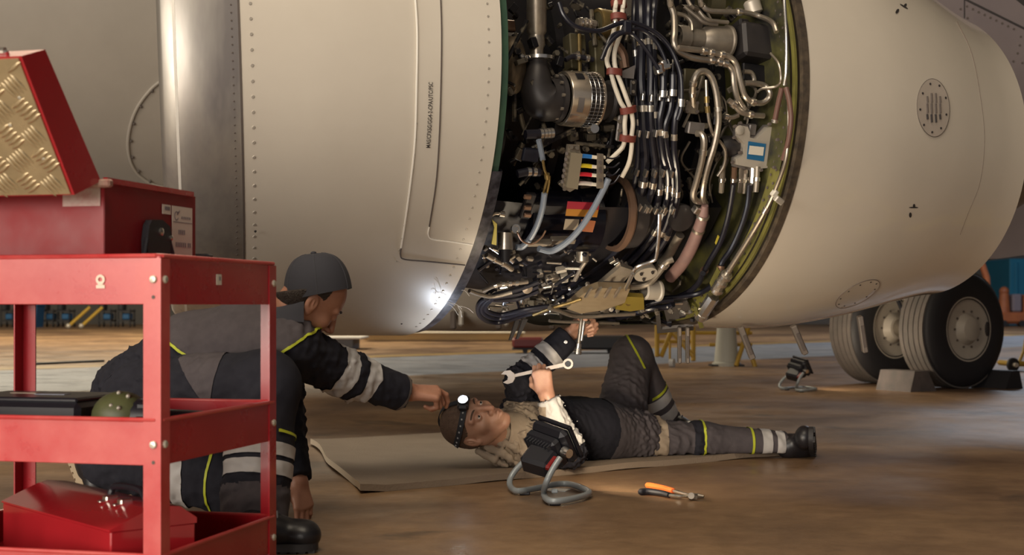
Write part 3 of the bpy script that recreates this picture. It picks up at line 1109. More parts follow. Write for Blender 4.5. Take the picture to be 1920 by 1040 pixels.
# ------------------------------------------------------------------ grey foam mat
M_MAT = mat('foam_mat', (0.275, 0.21, 0.155), 0.75, col2=(0.235, 0.178, 0.13), scale=5, bump=0.25, bscale=120)
M_MATE = mat('foam_cut_edge', (0.66, 0.56, 0.42), 0.8)
ca, cb_, cc_ = PF(582, 834), PF(673, 926), PF(1472, 853)
cd_ = cc_ + (ca - cb_) * 0.92
mat_o = thing('foam_mat', tuple((ca + cc_) / 2), 'grey-brown foam mat the mechanic lies on', 'mat')


def matp(f, g):
    p = (ca * (1 - f) + cd_ * f) * (1 - g) + (cb_ * (1 - f) + cc_ * f) * g
    w = 0.006 * math.sin(g * 9.0) * max(0, 1 - f * 8)
    return p + unit(cc_ - cb_) * (w * 2.0)


nf, ng = 40, 16
TH = 0.024


def curl(f, g):
    e = max(0.0, 1 - f / 0.05) * 0.010 * (0.6 + 0.4 * math.sin(g * 13)) + 0.004 * max(0, math.sin(f * 21 + g * 2)) * (g > 0.9)
    return e


Gt = np.array([[matp(i / nf, j / ng) + ZU * (TH + curl(i / nf, j / ng)) for j in range(ng + 1)] for i in range(nf + 1)])
Gb = np.array([[matp(i / nf, j / ng) + ZU * (0.0005 + curl(i / nf, j / ng)) for j in range(ng + 1)] for i in range(nf + 1)])
mb = MB()
mb.grid(Gt)
mb.grid(Gb[:, ::-1])
for a, b in ((Gt[-1], Gb[-1]), (Gt[:, 0], Gb[:, 0]), (Gt[:, -1], Gb[:, -1])):
    mb.grid(np.stack([a, b]))
mb.build('mat_sheet', M_MAT, mat_o, True, 40)
mb = MB()
mb.grid(np.stack([Gt[0] + ZU * 0.0004, Gb[0]]))
mb.build('cut_edge', M_MATE, mat_o, True)

# ------------------------------------------------------------------ cordless work lights
M_TUBE = mat('grey_powder_tube', (0.30, 0.33, 0.35), 0.38, 0.2)
WORK_W = 9.0
M_BATR = mat('red_battery_panel', (0.22, 0.012, 0.012), 0.35)


def work_light(label):
    base = PF(1030, 935)
    w = thing('work_light', tuple(base), label, 'work light', 'cordless work lights on the floor')
    r = 0.0105
    gnd = lambda u, v: PF(u, v, r + 0.006)
    path = [P(1050, 858, 4.72), P(1036, 880, 4.70), P(1024, 905, 4.69), gnd(1020, 926), gnd(1030, 938), gnd(1060, 937), gnd(1100, 927), gnd(1101, 919), gnd(1072, 908), gnd(1046, 907), gnd(1010, 914), gnd(972, 920), gnd(958, 913)]
    e = P(956, 900, 5.0)
    path += [e, P(966, 882, 5.02), P(985, 862, 5.03)]
    MB().tube(catmull(np.array(path), n=6), r, 12).build('stand_frame', M_TUBE, w)
    # lamp head: finned box tipped back, lens facing the engine
    hc = P(1030, 836, 4.86)
    fwd = unit(A3(0.70, 0.45, 0.56))        # where the lamp shines
    ax_ = unit(A3(0.80, -0.60, 0.0))
    ax_ = unit(ax_ - fwd * (ax_ @ fwd))
    upv = np.cross(fwd, ax_)
    R = np.array([ax_, upv, fwd])
    MB().box(hc + fwd * 0.028, (0.17, 0.135, 0.045), R, 0.016).build('lamp_bezel', M_BLK, w)
    for sx, sy, lx, ly in ((0, 1, .17, .016), (0, -1, .17, .016), (1, 0, .016, .135), (-1, 0, .016, .135)):
        MB().box(hc + fwd * 0.056 + ax_ * sx * .077 + upv * sy * .0595, (lx, ly, .014), R, .003).build('lens_frame', M_BLK, w)
    MB().box(hc + fwd * 0.0515, (0.122, 0.088, 0.002), R).build('lens', mat('lamp_lens', (0.9, 0.85, 0.7), 0.2, emit=9, ecol=(1.0, 0.86, 0.62)), w)
    ad = bpy.data.lights.new('work_light_beam', 'AREA')
    ad.shape, ad.size, ad.size_y, ad.energy, ad.color = 'RECTANGLE', 0.13, 0.10, WORK_W, (1.0, 0.83, 0.60)
    ao = link(bpy.data.objects.new('work_light_beam', ad), w)
    ao.location = tuple(hc + fwd * 0.060 - base)
    ao.rotation_euler = Vector(fwd.tolist()).to_track_quat('-Z', 'Y').to_euler()
    hs = MB().box(hc - fwd * 0.012, (0.15, 0.11, 0.04), R, 0.010).build('heat_sink', M_BLK, w)
    for k in range(9):
        MB().box(hc - fwd * 0.036 + ax_ * (-0.06 + k * 0.015), (0.004, 0.10, 0.022), R, 0.001).build('fin', mat('fin_charcoal', (0.035, 0.035, 0.042), 0.35), hs)
    # side cheeks with pivot knobs
    for s in (-1, 1):
        MB().cyl(hc + ax_ * s * 0.078 + fwd * 0.0, hc + ax_ * s * 0.105, 0.020, 0.016, 14).build('pivot_knob', M_CHROME if s > 0 else M_BLK, w)
    # battery pack slung under the head
    bc = P(1012, 864, 4.80)
    bx = unit(A3(0.85, -0.5, -0.2))
    bz = unit(np.cross(bx, A3(0.3, -0.8, 0.6)))
    by = np.cross(bz, bx)
    bt = MB().box(bc, (0.11, 0.07, 0.085), np.array([bx, by, bz]), 0.012).build('battery_pack', M_BLK, w)
    MB().box(bc + A3(0.028, -0.036, 0.0), (0.05, 0.022, 0.06), np.array([bx, by, bz]), 0.006).build('red_panel', M_BATR, bt)
    MB().cyl(bc, hc, 0.032, 0.036, 12).build('neck', M_BLK, w)
    # loose hang plate lying across the base and rubber feet
    MB().box(PF(1045, 918, 0.026), (0.075, 0.060, 0.003), np.array([unit(A3(.9, -.3, 0)), unit(A3(.3, .9, 0)), ZU])).build('base_plate', mat('zinc_plate', (0.42, 0.42, 0.42), 0.4, 0.6), w, False)
    MB().box(PF(1040, 920, 0.034), (0.022, 0.020, 0.014), None, 0.003).build('magnet', M_TUBE, w)
    for u, v in ((1041, 943), (984, 924)):
        MB().box(PF(u, v, 0.006), (0.035, 0.022, 0.012), None, 0.003).build('rubber_foot', M_BLK, w)
    return w


wl = work_light('black cordless work light on grey tube stand in front of the lying mechanic')
w2 = copy_tree(wl)
w2['label'] = 'distant cordless work light standing on the open floor near the wheels'
w2.location = tuple(PF(1497, 733))
w2.scale = (0.98, 0.98, 0.98)
w2.rotation_euler = (0, 0, math.radians(-8))

# ------------------------------------------------------------------ pliers on the floor
M_OR = mat('orange_grip', (0.85, 0.16, 0.03), 0.45)
pl = thing('pliers', tuple(PF(1255, 922)), 'long-nose pliers with one orange and one black grip lying on the floor', 'pliers')
g1 = [PF(1212, 909, .012), PF(1225, 911, .013), PF(1245, 915, .013), PF(1263, 920, .012)]
g2 = [PF(1197, 922, .012), PF(1215, 921, .013), PF(1240, 924, .013), PF(1255, 928, .012)]
MB().tube(catmull(np.array(g1)), 0.010, 10, rs=np.interp(np.linspace(0, 1, 25), [0, .06, .5, 1], [.006, .011, .0105, .009])).build('orange_handle', M_OR, pl)
MB().tube(catmull(np.array(g2)), 0.010, 10, rs=np.interp(np.linspace(0, 1, 25), [0, .06, .5, 1], [.006, .012, .011, .009])).build('black_handle', M_BLK, pl)
MB().tube(catmull(np.array([g1[-1], PF(1278, 924, .011), PF(1296, 929, .010)])), 0.006, 8).build('lever', M_CHROME, pl)
MB().tube(catmull(np.array([g2[-1], PF(1275, 930, .011), PF(1296, 929, .010)])), 0.006, 8).build('lever', M_CHROME, pl)
MB().cyl(PF(1296, 929, .002), PF(1296, 929, .018), 0.011, n=14).build('pivot', M_DULL, pl)
MB().tube([PF(1296, 928, .011), PF(1308, 928, .010), PF(1320, 930, .008)], 0.006, 8, rs=[.008, .007, .004]).build('jaw', M_STEEL, pl)
MB().tube([PF(1296, 931, .011), PF(1306, 933, .010), PF(1318, 932, .008)], 0.006, 8, rs=[.008, .007, .004]).build('jaw', M_STEEL, pl)

# ------------------------------------------------------------------ landing gear
M_TYRE = mat('tyre_sidewall', (0.016, 0.015, 0.018), 0.6)
M_TREAD = mat('tyre_tread', (0.125, 0.105, 0.095), 0.75, col2=(0.09, 0.08, 0.075), scale=8)
M_HUB = mat('hub_grey', (0.44, 0.39, 0.33), 0.5, col2=(0.38, 0.34, 0.29), scale=6)
gear = thing('landing_gear', tuple(PF(1730, 729)), 'twin-wheel main landing gear of the aircraft behind the engine tail', 'landing gear')
WY = FPX * CH / (729 - VH)
WR = 112 * WY / FPX
wax = unit(A3(0.52, -0.854, 0))                 # axle direction, towards the camera and the right


def wheel(c, name):
    prof = [(-0.17, 0.30), (-0.17, WR * 0.72), (-0.155, WR * 0.90), (-0.12, WR * 0.975), (-0.075, WR * 0.995)]
    tw = MB()
    side = MB().lathe([(-0.165, WR * 0.50), (-0.175, WR * 0.62), (-0.172, WR * 0.8), (-0.150, WR * 0.92), (-0.118, WR * 0.972), (-0.10, WR * 0.98), (0.10, WR * 0.98), (0.118, WR * 0.972),
                       (0.150, WR * 0.92), (0.172, WR * 0.8), (0.175, WR * 0.62), (0.165, WR * 0.50)], c, wax, 56)
    ty = side.build(name, M_TYRE, gear)
    ribs = [(-0.118, -0.082), (-0.074, -0.03), (-0.022, 0.022), (0.03, 0.074), (0.082, 0.118)]
    for a, b in ribs:
        MB().lathe([(a, WR * 0.965), (a, WR * 0.995), (b, WR * 0.995), (b, WR * 0.965)], c, wax, 56).build('tread_rib', M_TREAD, ty, True, 30)
    hub = MB().lathe([(0.168, WR * 0.52), (0.170, WR * 0.60), (0.160, WR * 0.605), (0.156, WR * 0.58), (0.150, WR * 0.30), (0.148, WR * 0.27), (0.160, WR * 0.25), (0.200, WR * 0.19), (0.215, WR * 0.08), (0.216, 0.001)], c, wax, 40).build('hub', M_HUB, ty)
    x, y, d = frame_from(wax)
    for k in range(10):
        a = 2 * math.pi * k / 10
        q = c + d * 0.152 + (math.cos(a) * x + math.sin(a) * y) * WR * 0.31
        MB().cyl(q, q + d * 0.008, 0.009, n=8).build('hub_bolt', M_SEAM, ty)
    hx = x if x[0] > 0 else -x
    MB().ball(c + d * 0.157 + hx * WR * 0.48, (0.012, 0.026, 0.058), np.array([d, hx, ZU]), 12, 8).build('valve_slot', M_PRINT, ty)
    return ty


WC = P(1817, 617, WY) - wax * 0.17
wheel(WC, 'wheel')
WC2 = WC - wax * 0.76 + A3(-0.0, 0, 0)
wheel(WC2, 'wheel')
MB().cyl(WC2, WC, 0.07, n=20).build('axle', M_DULL, gear)
sc_ = (WC + WC2) / 2
MB().cyl(sc_ - ZU * 0.10, sc_ + ZU * 1.6, 0.085, 0.10, 20).build('strut', mat('strut_white', (0.5, 0.47, 0.43), 0.4), gear)
MB().tube(catmull(np.array([sc_ + A3(-.1, -.2, .35), sc_ + A3(-.02, -.25, .2), sc_ + A3(.1, -.24, .03), sc_ + A3(.16, -.2, .02), sc_ + A3(.2, -.15, .15)])), 0.02, 8).build('brake_hose', M_STEEL, gear)
MB().tube(catmull(np.array([sc_ + A3(-.2, -.1, .3), sc_ + A3(-.12, -.25, .05), sc_ + A3(0, -.28, -.1)])), 0.016, 8).build('brake_hose', M_BLK, gear)
for dx in (-.12, 0.02):
    MB().box(sc_ + A3(dx, -.18, 0.12), (0.05, 0.05, 0.34), None, 0.01).build('torque_link', M_DULL, gear)
# wheel chocks
M_CHOCK = mat('rubber_chock', (0.10, 0.08, 0.075), 0.7, col2=(0.06, 0.05, 0.05), scale=10)
xw = unit(np.cross(ZU, wax))
xw = xw if xw[0] < 0 else -xw
for (u, v, lab, sg_) in ((1722, 733, 'grey-brown rubber wheel chock jammed against the near aircraft wheel', 1), (1892, 728, 'dark rubber wheel chock behind the near aircraft wheel', -1)):
    c = PF(u, v)
    ch = MB().prism([(-0.14, 0), (0.14, 0), (0.09 * sg_ + 0.0, 0.155), (-0.05 + 0.0 * sg_, 0.155)] if sg_ > 0 else [(-0.10, 0), (0.10, 0), (0.03, 0.14), (-0.06, 0.14)], c + ZU * 0.0, xw, ZU, wax, -0.30, 0.05)
    ob = ch.build('wheel_chock', M_CHOCK if sg_ > 0 else M_TYRE, None, False, at=tuple(c))
    tag(ob, lab, 'wheel chock')

# ------------------------------------------------------------------ wing underside and fuselage behind
M_WING = mat('wing_grey', (0.20, 0.165, 0.165), 0.5, col2=(0.17, 0.14, 0.145), scale=2)
wy = 9.0
wing = thing('aircraft_wing', tuple(P(1960, 300, wy)), 'dark grey riveted wing flap seen beyond the engine tail', 'aircraft wing')
poly = [(1640, -160), (2300, -160), (2300, 440), (1920, 478), (1870, 485), (1790, 482)]
pw = [(P(u, v, wy)[0], P(u, v, wy)[2]) for u, v in poly]
ws = MB().prism(pw, A3(0, wy, 0), A3(1, 0, 0), ZU, A3(0.1, 1, 0), 0, 0.12).build('flap_skin', M_WING, wing, False)
for (q, w_) in (([(1808, -20), (1808, 34)], 0.006), ([(1808, -2), (1925, 56)], 0.012), ([(1905, -10), (1925, 6)], 0.05)):
    a, b = P(*q[0], wy), P(*q[1], wy)
    d = unit(b - a)
    MB().box((a + b) / 2 - A3(0, 0.003, 0), (np.linalg.norm(b - a), 0.004, w_), np.array([d, A3(0, 1, 0), np.cross(d, A3(0, 1, 0))])).build('panel_gap', M_PRINT, ws, False)
for (u, v) in [(1813 + 11 * k, 12 + 5.3 * k) for k in range(9)] + [(1814, 34), (1801, 17), (1914, 69), (1908, 100), (1900, 115), (1912, 85), (1917, 118)]:
    p = P(u, v, wy)
    MB().cyl(p, p - A3(0, .004, 0), 0.0075, n=8).build('flap_screw', M_SEAM, ws)
M_FUS = mat('fuselage_paint', (0.40, 0.36, 0.31), 0.35, col2=(0.35, 0.315, 0.27), scale=1.2)
FO = A3(-4.2, 11.6, 3.15)
fus = thing('aircraft_fuselage', tuple(FO - ZU * 1.85), 'beige aircraft belly skin out of focus behind the toolbox lid', 'aircraft fuselage')
fd = unit(A3(0.95, 0.30, 0))
fs = MB().lathe([(-3.5, 1.85), (4.5, 1.85)], FO, fd, 72).build('belly_skin', M_FUS, fus)
MB().lathe([(-3.5, 1.85), (-3.6, 1.0), (-3.61, 0.01)], FO, fd, 40).build('section_bulkhead', M_FUS, fus)


def fus_at(u, v):
    o = A3(0, 0, CH)
    d = unit(P(u, v, 1.0) - o)
    oo = o - FO
    dp, op = d - fd * (d @ fd), oo - fd * (oo @ fd)
    a, b, c = dp @ dp, 2 * dp @ op, op @ op - 1.86 ** 2
    t = (-b - math.sqrt(max(0, b * b - 4 * a * c))) / (2 * a)
    return o + d * t


arc = catmull(np.array([(312, 145, 0), (285, 165, 0), (258, 200, 0), (243, 240, 0), (240, 280, 0), (250, 315, 0), (275, 340, 0), (310, 352, 0), (342, 344, 0), (368, 318, 0), (382, 282, 0), (382, 240, 0), (368, 195, 0), (342, 160, 0)], float), n=5)
MB().loop_tube([fus_at(u, v) for u, v, _ in arc[:-1]], 0.011, 6).build('hatch_rim', mat('hatch_rim', (0.44, 0.40, 0.345), 0.4), fus)
mb = MB()
for u, v, _ in arc[2::4]:
    p = fus_at(u + 6, v)
    mb.ball(p, 0.012, None, 6, 4)
mb.build('hatch_screw', M_SEAM, fus)['kind'] = 'stuff'

# wing-to-body belly fairing, low behind the engine, with its latches
bf = MB()
by0 = 8.5
xs = [P(u, 600, by0)[0] for u in (560, 600, 700, 860, 1020, 1130, 1190)]
rows = []
for x_, f_ in zip(xs, (0.0, .55, .9, 1.0, 1.0, .8, .3)):
    zb = 0.49 + (1 - f_) * 0.10
    rows.append([A3(x_, by0 - .25 * f_, 1.8), A3(x_, by0 - .22 * f_, 0.95), A3(x_, by0 - .14 * f_, zb + .10), A3(x_, by0, zb + .02), A3(x_, by0 + .25, zb), A3(x_, by0 + 1.2, zb + .02), A3(x_, by0 + 1.6, .9), A3(x_, by0 + 1.7, 1.8)])
bf.grid(np.array(rows))
bfo = bf.build('belly_fairing', M_FUS, fus, True, 60)
for u in (850, 935, 1035):
    p = P(u, 600, by0 - .16)
    MB().box(p, (.035, .06, .11), None, .01).build('fairing_latch', M_SEAM, bfo)
    MB().box(p + A3(.045, 0, .01), (.03, .05, .09), None, .01).build('latch_plate', mat('latch_pale', (.5, .47, .42), .4, .3), bfo)


# ------------------------------------------------------------------ engine internals
M_BLKW = mat('black_harness', (0.010, 0.010, 0.017), 0.32, spec=0.6)
M_WHT = mat('white_cable', (0.68, 0.62, 0.52), 0.5)
M_REDCL = mat('red_clamp', (0.16, 0.035, 0.025), 0.5)
M_ELBOW = mat('charcoal_casting', (0.038, 0.033, 0.032), 0.45, 0.25, col2=(0.028, 0.025, 0.026), scale=10)
M_BAND = mat('polished_band', (0.72, 0.62, 0.50), 0.25, 0.9, rvar=0.05)
M_OLV = mat('olive_housing', (0.11, 0.095, 0.05), 0.45, 0.4, col2=(0.075, 0.065, 0.04), scale=8)
M_BRASS = mat('brass_cover', (0.36, 0.26, 0.10), 0.35, 0.8, col2=(0.25, 0.18, 0.08), scale=9)
M_GREYH = mat('grey_sleeve_hose', (0.17, 0.20, 0.25), 0.42)
M_PINK = mat('dusty_pink_duct', (0.24, 0.14, 0.125), 0.6, col2=(0.19, 0.115, 0.105), scale=16)
M_BRNH = mat('brown_hose', (0.13, 0.065, 0.05), 0.5)
M_TERM = mat('terminal_block_tan', (0.25, 0.215, 0.155), 0.45, 0.3)
M_VALVE = mat('cast_valve_box', (0.50, 0.45, 0.38), 0.42, 0.35, col2=(0.44, 0.40, 0.34), scale=10)
M_BLUEP = mat('blue_placard', (0.015, 0.11, 0.24), 0.4)
M_CREAM = mat('placard_cream', (0.60, 0.56, 0.48), 0.5)
M_TAN = mat('tan_fairing', (0.36, 0.28, 0.18), 0.38, 0.5, col2=(0.28, 0.21, 0.13), scale=10, stretch=(1, 1, 5))
M_GOLD = mat('gold_anodised', (0.50, 0.38, 0.08), 0.3, 0.7)
M_COPP = mat('copper_brown', (0.20, 0.12, 0.08), 0.38, 0.6)
M_YELT = mat('yellow_lever', (0.50, 0.42, 0.05), 0.45)
M_GREYP = mat('grey_bracket', (0.22, 0.20, 0.19), 0.45, 0.5)


def E3(pts, R):
    return np.array([PC(q[0], q[1], q[2] if len(q) > 2 else R) for q in pts])


def pipe(name, pts, rp, R, m, n=6, parent=None, clamps=(), cm=None, cs=1.45, cl=6, taper=None, sides=10, cname='clamp'):
    if pts[0][1] <= -8:                     # runs on upwards out of the bay
        q0 = pts[0]
        pts = [(q0[0] + (q0[0] - pts[1][0]) * 1.2, q0[1] - 150) + tuple(q0[2:])] + list(pts)
        clamps = [1 - (1 - f) * 0.82 for f in clamps] if len(clamps) else clamps
    pw_ = E3(pts, R)
    path = catmull(pw_, n=n)
    r = px(rp, pw_[len(pw_) // 2])
    o = MB().tube(path, r, sides, rs=None if taper is None else np.interp(np.linspace(0, 1, len(path)), np.linspace(0, 1, len(taper)), np.array(taper) * r)).build(name, m, parent or engine)
    L = np.concatenate([[0], np.cumsum(np.linalg.norm(np.diff(path, axis=0), axis=1))])
    for f in clamps:
        s = f * L[-1]
        p = np.array([np.interp(s, L, path[:, k]) for k in range(3)])
        q = np.array([np.interp(min(s + 0.004, L[-1]), L, path[:, k]) for k in range(3)])
        q0 = np.array([np.interp(max(s - 0.004, 0), L, path[:, k]) for k in range(3)])
        d = unit(q - q0)
        h = px(cl, p) / 2
        MB().lathe([(-h, r * 0.9), (-h, r * cs), (h, r * cs), (h, r * 0.9)], p, d, 12).build(cname, cm or M_CHROME, o)
    return o


def rot_axes(p, rot):
    a, t, n = FR(p)
    c, s = math.cos(rot), math.sin(rot)
    return np.array([a * c + t * s, -a * s + t * c, n])


def ebox(name, u, v, R, w, h, d, m, rot=0.0, bev=0.004, parent=None):
    """block of w x h pixels, d metres deep, lying on the engine at pixel (u, v)"""
    p = PC(u, v, R)
    return MB().box(p, (px(w, p), px(h, p), d), rot_axes(p, rot), bev).build(name, m, parent or engine)


def elathe(name, u, v, R, prof, m, axis=None, n=28, parent=None):
    """turned shape; profile in pixels along/around the given axis (default: along the engine)"""
    p = PC(u, v, R)
    k = px(1, p)
    d = AXD if axis is None else unit(axis)
    return MB().lathe([(a * k, max(b * k, 0.0004)) for a, b in prof], p, d, n).build(name, m, parent or engine)


def eprism(name, poly, R, d, m, parent=None, lift=0.0):
    """plate traced on the engine, d metres thick"""
    c = np.mean(np.array(poly, float), axis=0)
    p = PC(c[0], c[1], R)
    a, t, n = FR(p)
    n = unit(n * 0.8 + A3(0, -1, 0) * 0.2)
    a = unit(a - n * (a @ n))
    t = np.cross(n, a)
    o = A3(0, 0, CH)
    pts = []
    for u, v in poly:
        dr = unit(P(u, v, 1.0) - o)
        q = o + dr * (((p - o) @ n) / (dr @ n))
        pts.append(((q - p) @ a, (q - p) @ t))
    return MB().prism(pts, p, a, t, n, lift, lift + d).build(name, m, parent or engine, False)


# dark gearbox mass along the bottom and frames behind the plumbing
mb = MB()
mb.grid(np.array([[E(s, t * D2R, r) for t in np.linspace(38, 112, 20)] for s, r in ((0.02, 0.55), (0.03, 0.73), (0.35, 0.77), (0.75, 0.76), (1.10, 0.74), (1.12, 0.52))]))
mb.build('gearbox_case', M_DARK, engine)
for s, r in ((0.18, 0.60), (0.42, 0.57), (0.80, 0.58), (1.02, 0.60)):
    MB().grid(np.array([[E(s + a, (-60 + 170 * k / 50) * D2R, b) for k in range(51)] for a, b in ((-0.018, 0.48), (-0.018, r), (0.018, r), (0.018, 0.48))])).build('case_flange', M_DULL if s == 0.80 else M_DARK, engine)
# keel plate closing the bottom of the bay
mb = MB()
mb.grid(np.array([[E(s, t * D2R, 0.915) for t in np.linspace(84, 104, 8)] for s in np.linspace(0.62, 1.20, 6)]))
mb.grid(np.array([[E(s, t * D2R, 0.900) for t in np.linspace(104, 84, 8)] for s in np.linspace(0.62, 1.20, 6)]))
mb.build('keel_plate', mat('keel_drab', (0.10, 0.09, 0.065), 0.5, 0.3, col2=(0.07, 0.075, 0.04), scale=9), engine)
eprism('keel_bracket', [(1228, 575), (1236, 575), (1240, 612), (1300, 606), (1300, 614), (1232, 620)], 0.90, 0.012, M_GREYP)
eprism('keel_bracket', [(1240, 560), (1288, 560), (1300, 585), (1250, 600)], 0.80, 0.010, M_GREYP)

# --- left: bleed duct, elbow, starter
duct = elathe('bleed_duct', 1006, 0, 0.70, [(-230, 19), (60, 19), (66, 15), (70, 15), (84, 16.5), (92, 13), (108, 13)], M_STEEL, DOWN)
MB().lathe([(0, .046), (0, .056), (.012, .056), (.012, .046)], PC(1010, 106, 0.70), DOWN, 24).build('vee_clamp', M_CHROME, duct)
pipe('clamp_tail', [(973, 104, .72), (985, 108, .72), (998, 109, .72)], 4, 0.72, M_BLKW, clamps=(0.2, 0.5), cl=5)
pe = E3([(1008, 112, .70), (1008, 135, .70), (1008, 165, .70), (1020, 186, .70), (1045, 186, .70)], 0.70)
pth = catmull(pe, n=6)
kk = px(1, pe[2])
MB().tube(pth, 0.06, 24, rs=np.interp(np.linspace(0, 1, len(pth)), [0, .15, .45, .7, 1], [19 * kk, 20 * kk, 30 * kk, 41 * kk, 40 * kk])).build('elbow_casting', M_ELBOW, engine)
fl = elathe('bolted_flange', 1046, 184, 0.70, [(-6, 36), (-6, 45), (2, 46), (4, 44), (4, 30)], M_ELBOW)
pc_ = PC(1046, 184, 0.70)
for k in range(10):
    a = 2 * math.pi * k / 10
    x_, y_, d_ = frame_from(AXD)
    q = pc_ + (math.cos(a) * x_ + math.sin(a) * y_) * px(41, pc_)
    MB().cyl(q - AXD * 0.022, q + AXD * 0.004, 0.006, n=8).build('flange_bolt', M_DULL, fl)
st_ = elathe('starter_band', 1054, 184, 0.70, [(-2, 44), (-2, 50), (0, 51), (34, 53), (35, 50)], M_BAND, n=40)
elathe('starter_core', 1054, 184, 0.70, [(0, 42), (34, 45), (64, 44), (66, 41), (80, 38), (92, 35), (96, 40), (100, 40), (104, 34), (110, 30), (112, 0.5)], M_ELBOW, n=36)
elathe('screen_edge', 1054, 184, 0.70, [(62, 50), (62, 54), (66, 54), (66, 50)], M_BAND, n=40)
p0 = PC(1054, 184, 0.70)
kk = px(1, p0)
x_, y_, d_ = frame_from(AXD)
mb = MB()
for j in range(4):
    ring = [p0 + AXD * (36 + j * 9) * kk + (math.cos(a) * x_ + math.sin(a) * y_) * 52 * kk for a in np.linspace(0, 2 * math.pi, 41)[:-1]]
    mb.loop_tube(ring, 0.0009, 5)
for k in range(44):
    a = 2 * math.pi * k / 44
    e = math.cos(a) * x_ + math.sin(a) * y_
    mb.tube([p0 + AXD * 34 * kk + e * 52 * kk, p0 + AXD * 65 * kk + e * 52 * kk], 0.0009, 5)
mb.build('starter_screen', M_CHROME, engine)['kind'] = 'stuff'
for (a0, a1, sgn, m_) in ((-0.62, -0.95, 0, M_DARK), (0.10, 0.62, 0, M_GREYP)):
    G_ = []
    for a in np.linspace(a0, a1, 7):
        e = math.cos(a) * SIDE + math.sin(a) * DOWN
        G_.append([p0 + AXD * (10 if m_ is M_DARK else 8) * kk + e * 53.5 * kk, p0 + AXD * (26 if m_ is M_DARK else 20) * kk + e * 53.8 * kk])
    MB().grid(np.array(G_)).build('band_placard', m_, st_)
elathe('relief_knob', 1115, 241, 0.79, [(-3, 8), (-3, 0.5)], M_CHROME, -SIDE)
pk = PC(1115, 241, 0.80)
MB().cyl(pk - SIDE * 0.03, pk, 0.016, n=16).build('relief_knob', M_CHROME, engine)
# brown oval inlet panel by the rim, valve bodies
pv = PC(962, 122, 0.66)
MB().ball(pv, (px(26, pv), px(26, pv), px(56, pv)), rot_axes(pv, 0)[[0, 2, 1]], 20, 12).build('inlet_body', mat('weathered_brown_case', (0.20, 0.15, 0.095), 0.5, 0.5, col2=(0.09, 0.07, 0.05), scale=20, stretch=(4, 4, 0.6)), engine)
ebox('valve_body', 1078, 100, 0.62, 34, 68, 0.06, M_OLV)
ebox('valve_body', 1084, 160, 0.58, 60, 60, 0.05, M_OLV)
ebox('valve_body', 1119, 112, 0.63, 20, 76, 0.05, M_OLV)
pipe('valve_rod', [(1086, 64), (1087, 135)], 4, 0.67, M_BRASS)
elathe('brass_cover', 1118, 46, 0.66, [(0, 24), (0, 30), (4, 31), (10, 30), (36, 28), (37, 0.5)], M_BRASS)
elathe('brass_cover_cap', 1118, 46, 0.66, [(0, 0.5), (1, 30)], M_OLV)
pipe('cable_connector', [(1082, 42), (1098, 43), (1116, 46)], 8, 0.69, M_DULL, clamps=(.2, .45, .7), cs=1.25, cl=4)
pipe('valve_linkage', [(1060, 112), (1075, 106), (1095, 108), (1112, 112)], 5, 0.69, M_BLKW, clamps=(.45, .8))
ebox('relay_box', 960, 68, 0.66, 26, 10, 0.03, M_GREYP)
ebox('relay_box', 955, 50, 0.64, 20, 22, 0.03, M_COPP)

# --- white cable bundle with red clamps
for dx, ph in ((-7, 0.0), (7, 1.6)):
    pts = [(1163 + dx, -15), (1160 + dx * 1.0, 20), (1160 + dx * .9, 38), (1157 + dx, 62), (1148 + dx * .8, 92), (1145 + dx, 115), (1151 + dx * .8, 136), (1159 + dx * 1.0, 160), (1170 + dx * 1.0, 190), (1178 + dx * .8, 208),
           (1179 + dx * 1.1, 232), (1178 + dx * .9, 256), (1176 + dx * 1.2, 275), (1166 + dx * 1.9, 298 + dx), (1152 + dx * 2, 318 + 2 * dx)]
    pipe('white_cable', pts, 4.4, 0.80 + 0.004 * math.sin(ph), M_WHT, n=5, clamps=(0.27, 0.46), cl=10, cs=1.15, cm=M_CHROME)
for u, v, w, rot in ((1160, 8, 32, 0.0), (1160, 33, 33, 0.05), (1152, 135, 32, 0.05), (1178, 206, 34, -0.25), (1177, 259, 34, 0.0)):
    p = PC(u, v, 0.80)
    R_ = rot_axes(p, rot)
    poly = [(math.cos(a) * px(w / 2, p), math.sin(a) * 0.022) for a in np.linspace(0, 2 * math.pi, 21)[:-1]]
    MB().prism(poly, p, R_[0], R_[2], R_[1], -px(6, p), px(6, p)).build('red_clamp', M_REDCL, engine, True, 40)
ebox('clamp_bracket', 1163, 240, 0.76, 15, 48, 0.012, M_GREYP)
for v in (228, 245, 258):
    p = PC(1161, v, 0.772)
    MB().cyl(p, p + SIDE * 0.008, 0.007, n=10).build('bracket_screw', M_DULL, engine)
ebox('clamp_bracket', 1187, 164, 0.76, 14, 30, 0.012, M_ELBOW)
for v in (155, 172):
    p = PC(1186, v, 0.768)
    MB().cyl(p, p + SIDE * 0.008, 0.006, n=10).build('bracket_screw', M_DULL, engine)
eprism('fan_bracket', [(1163, 135), (1190, 122), (1187, 148), (1166, 146)], 0.76, 0.006, M_GREYP)
pipe('copper_shroud', [(1150, 80), (1166, 100), (1172, 128)], 10, 0.72, M_COPP)

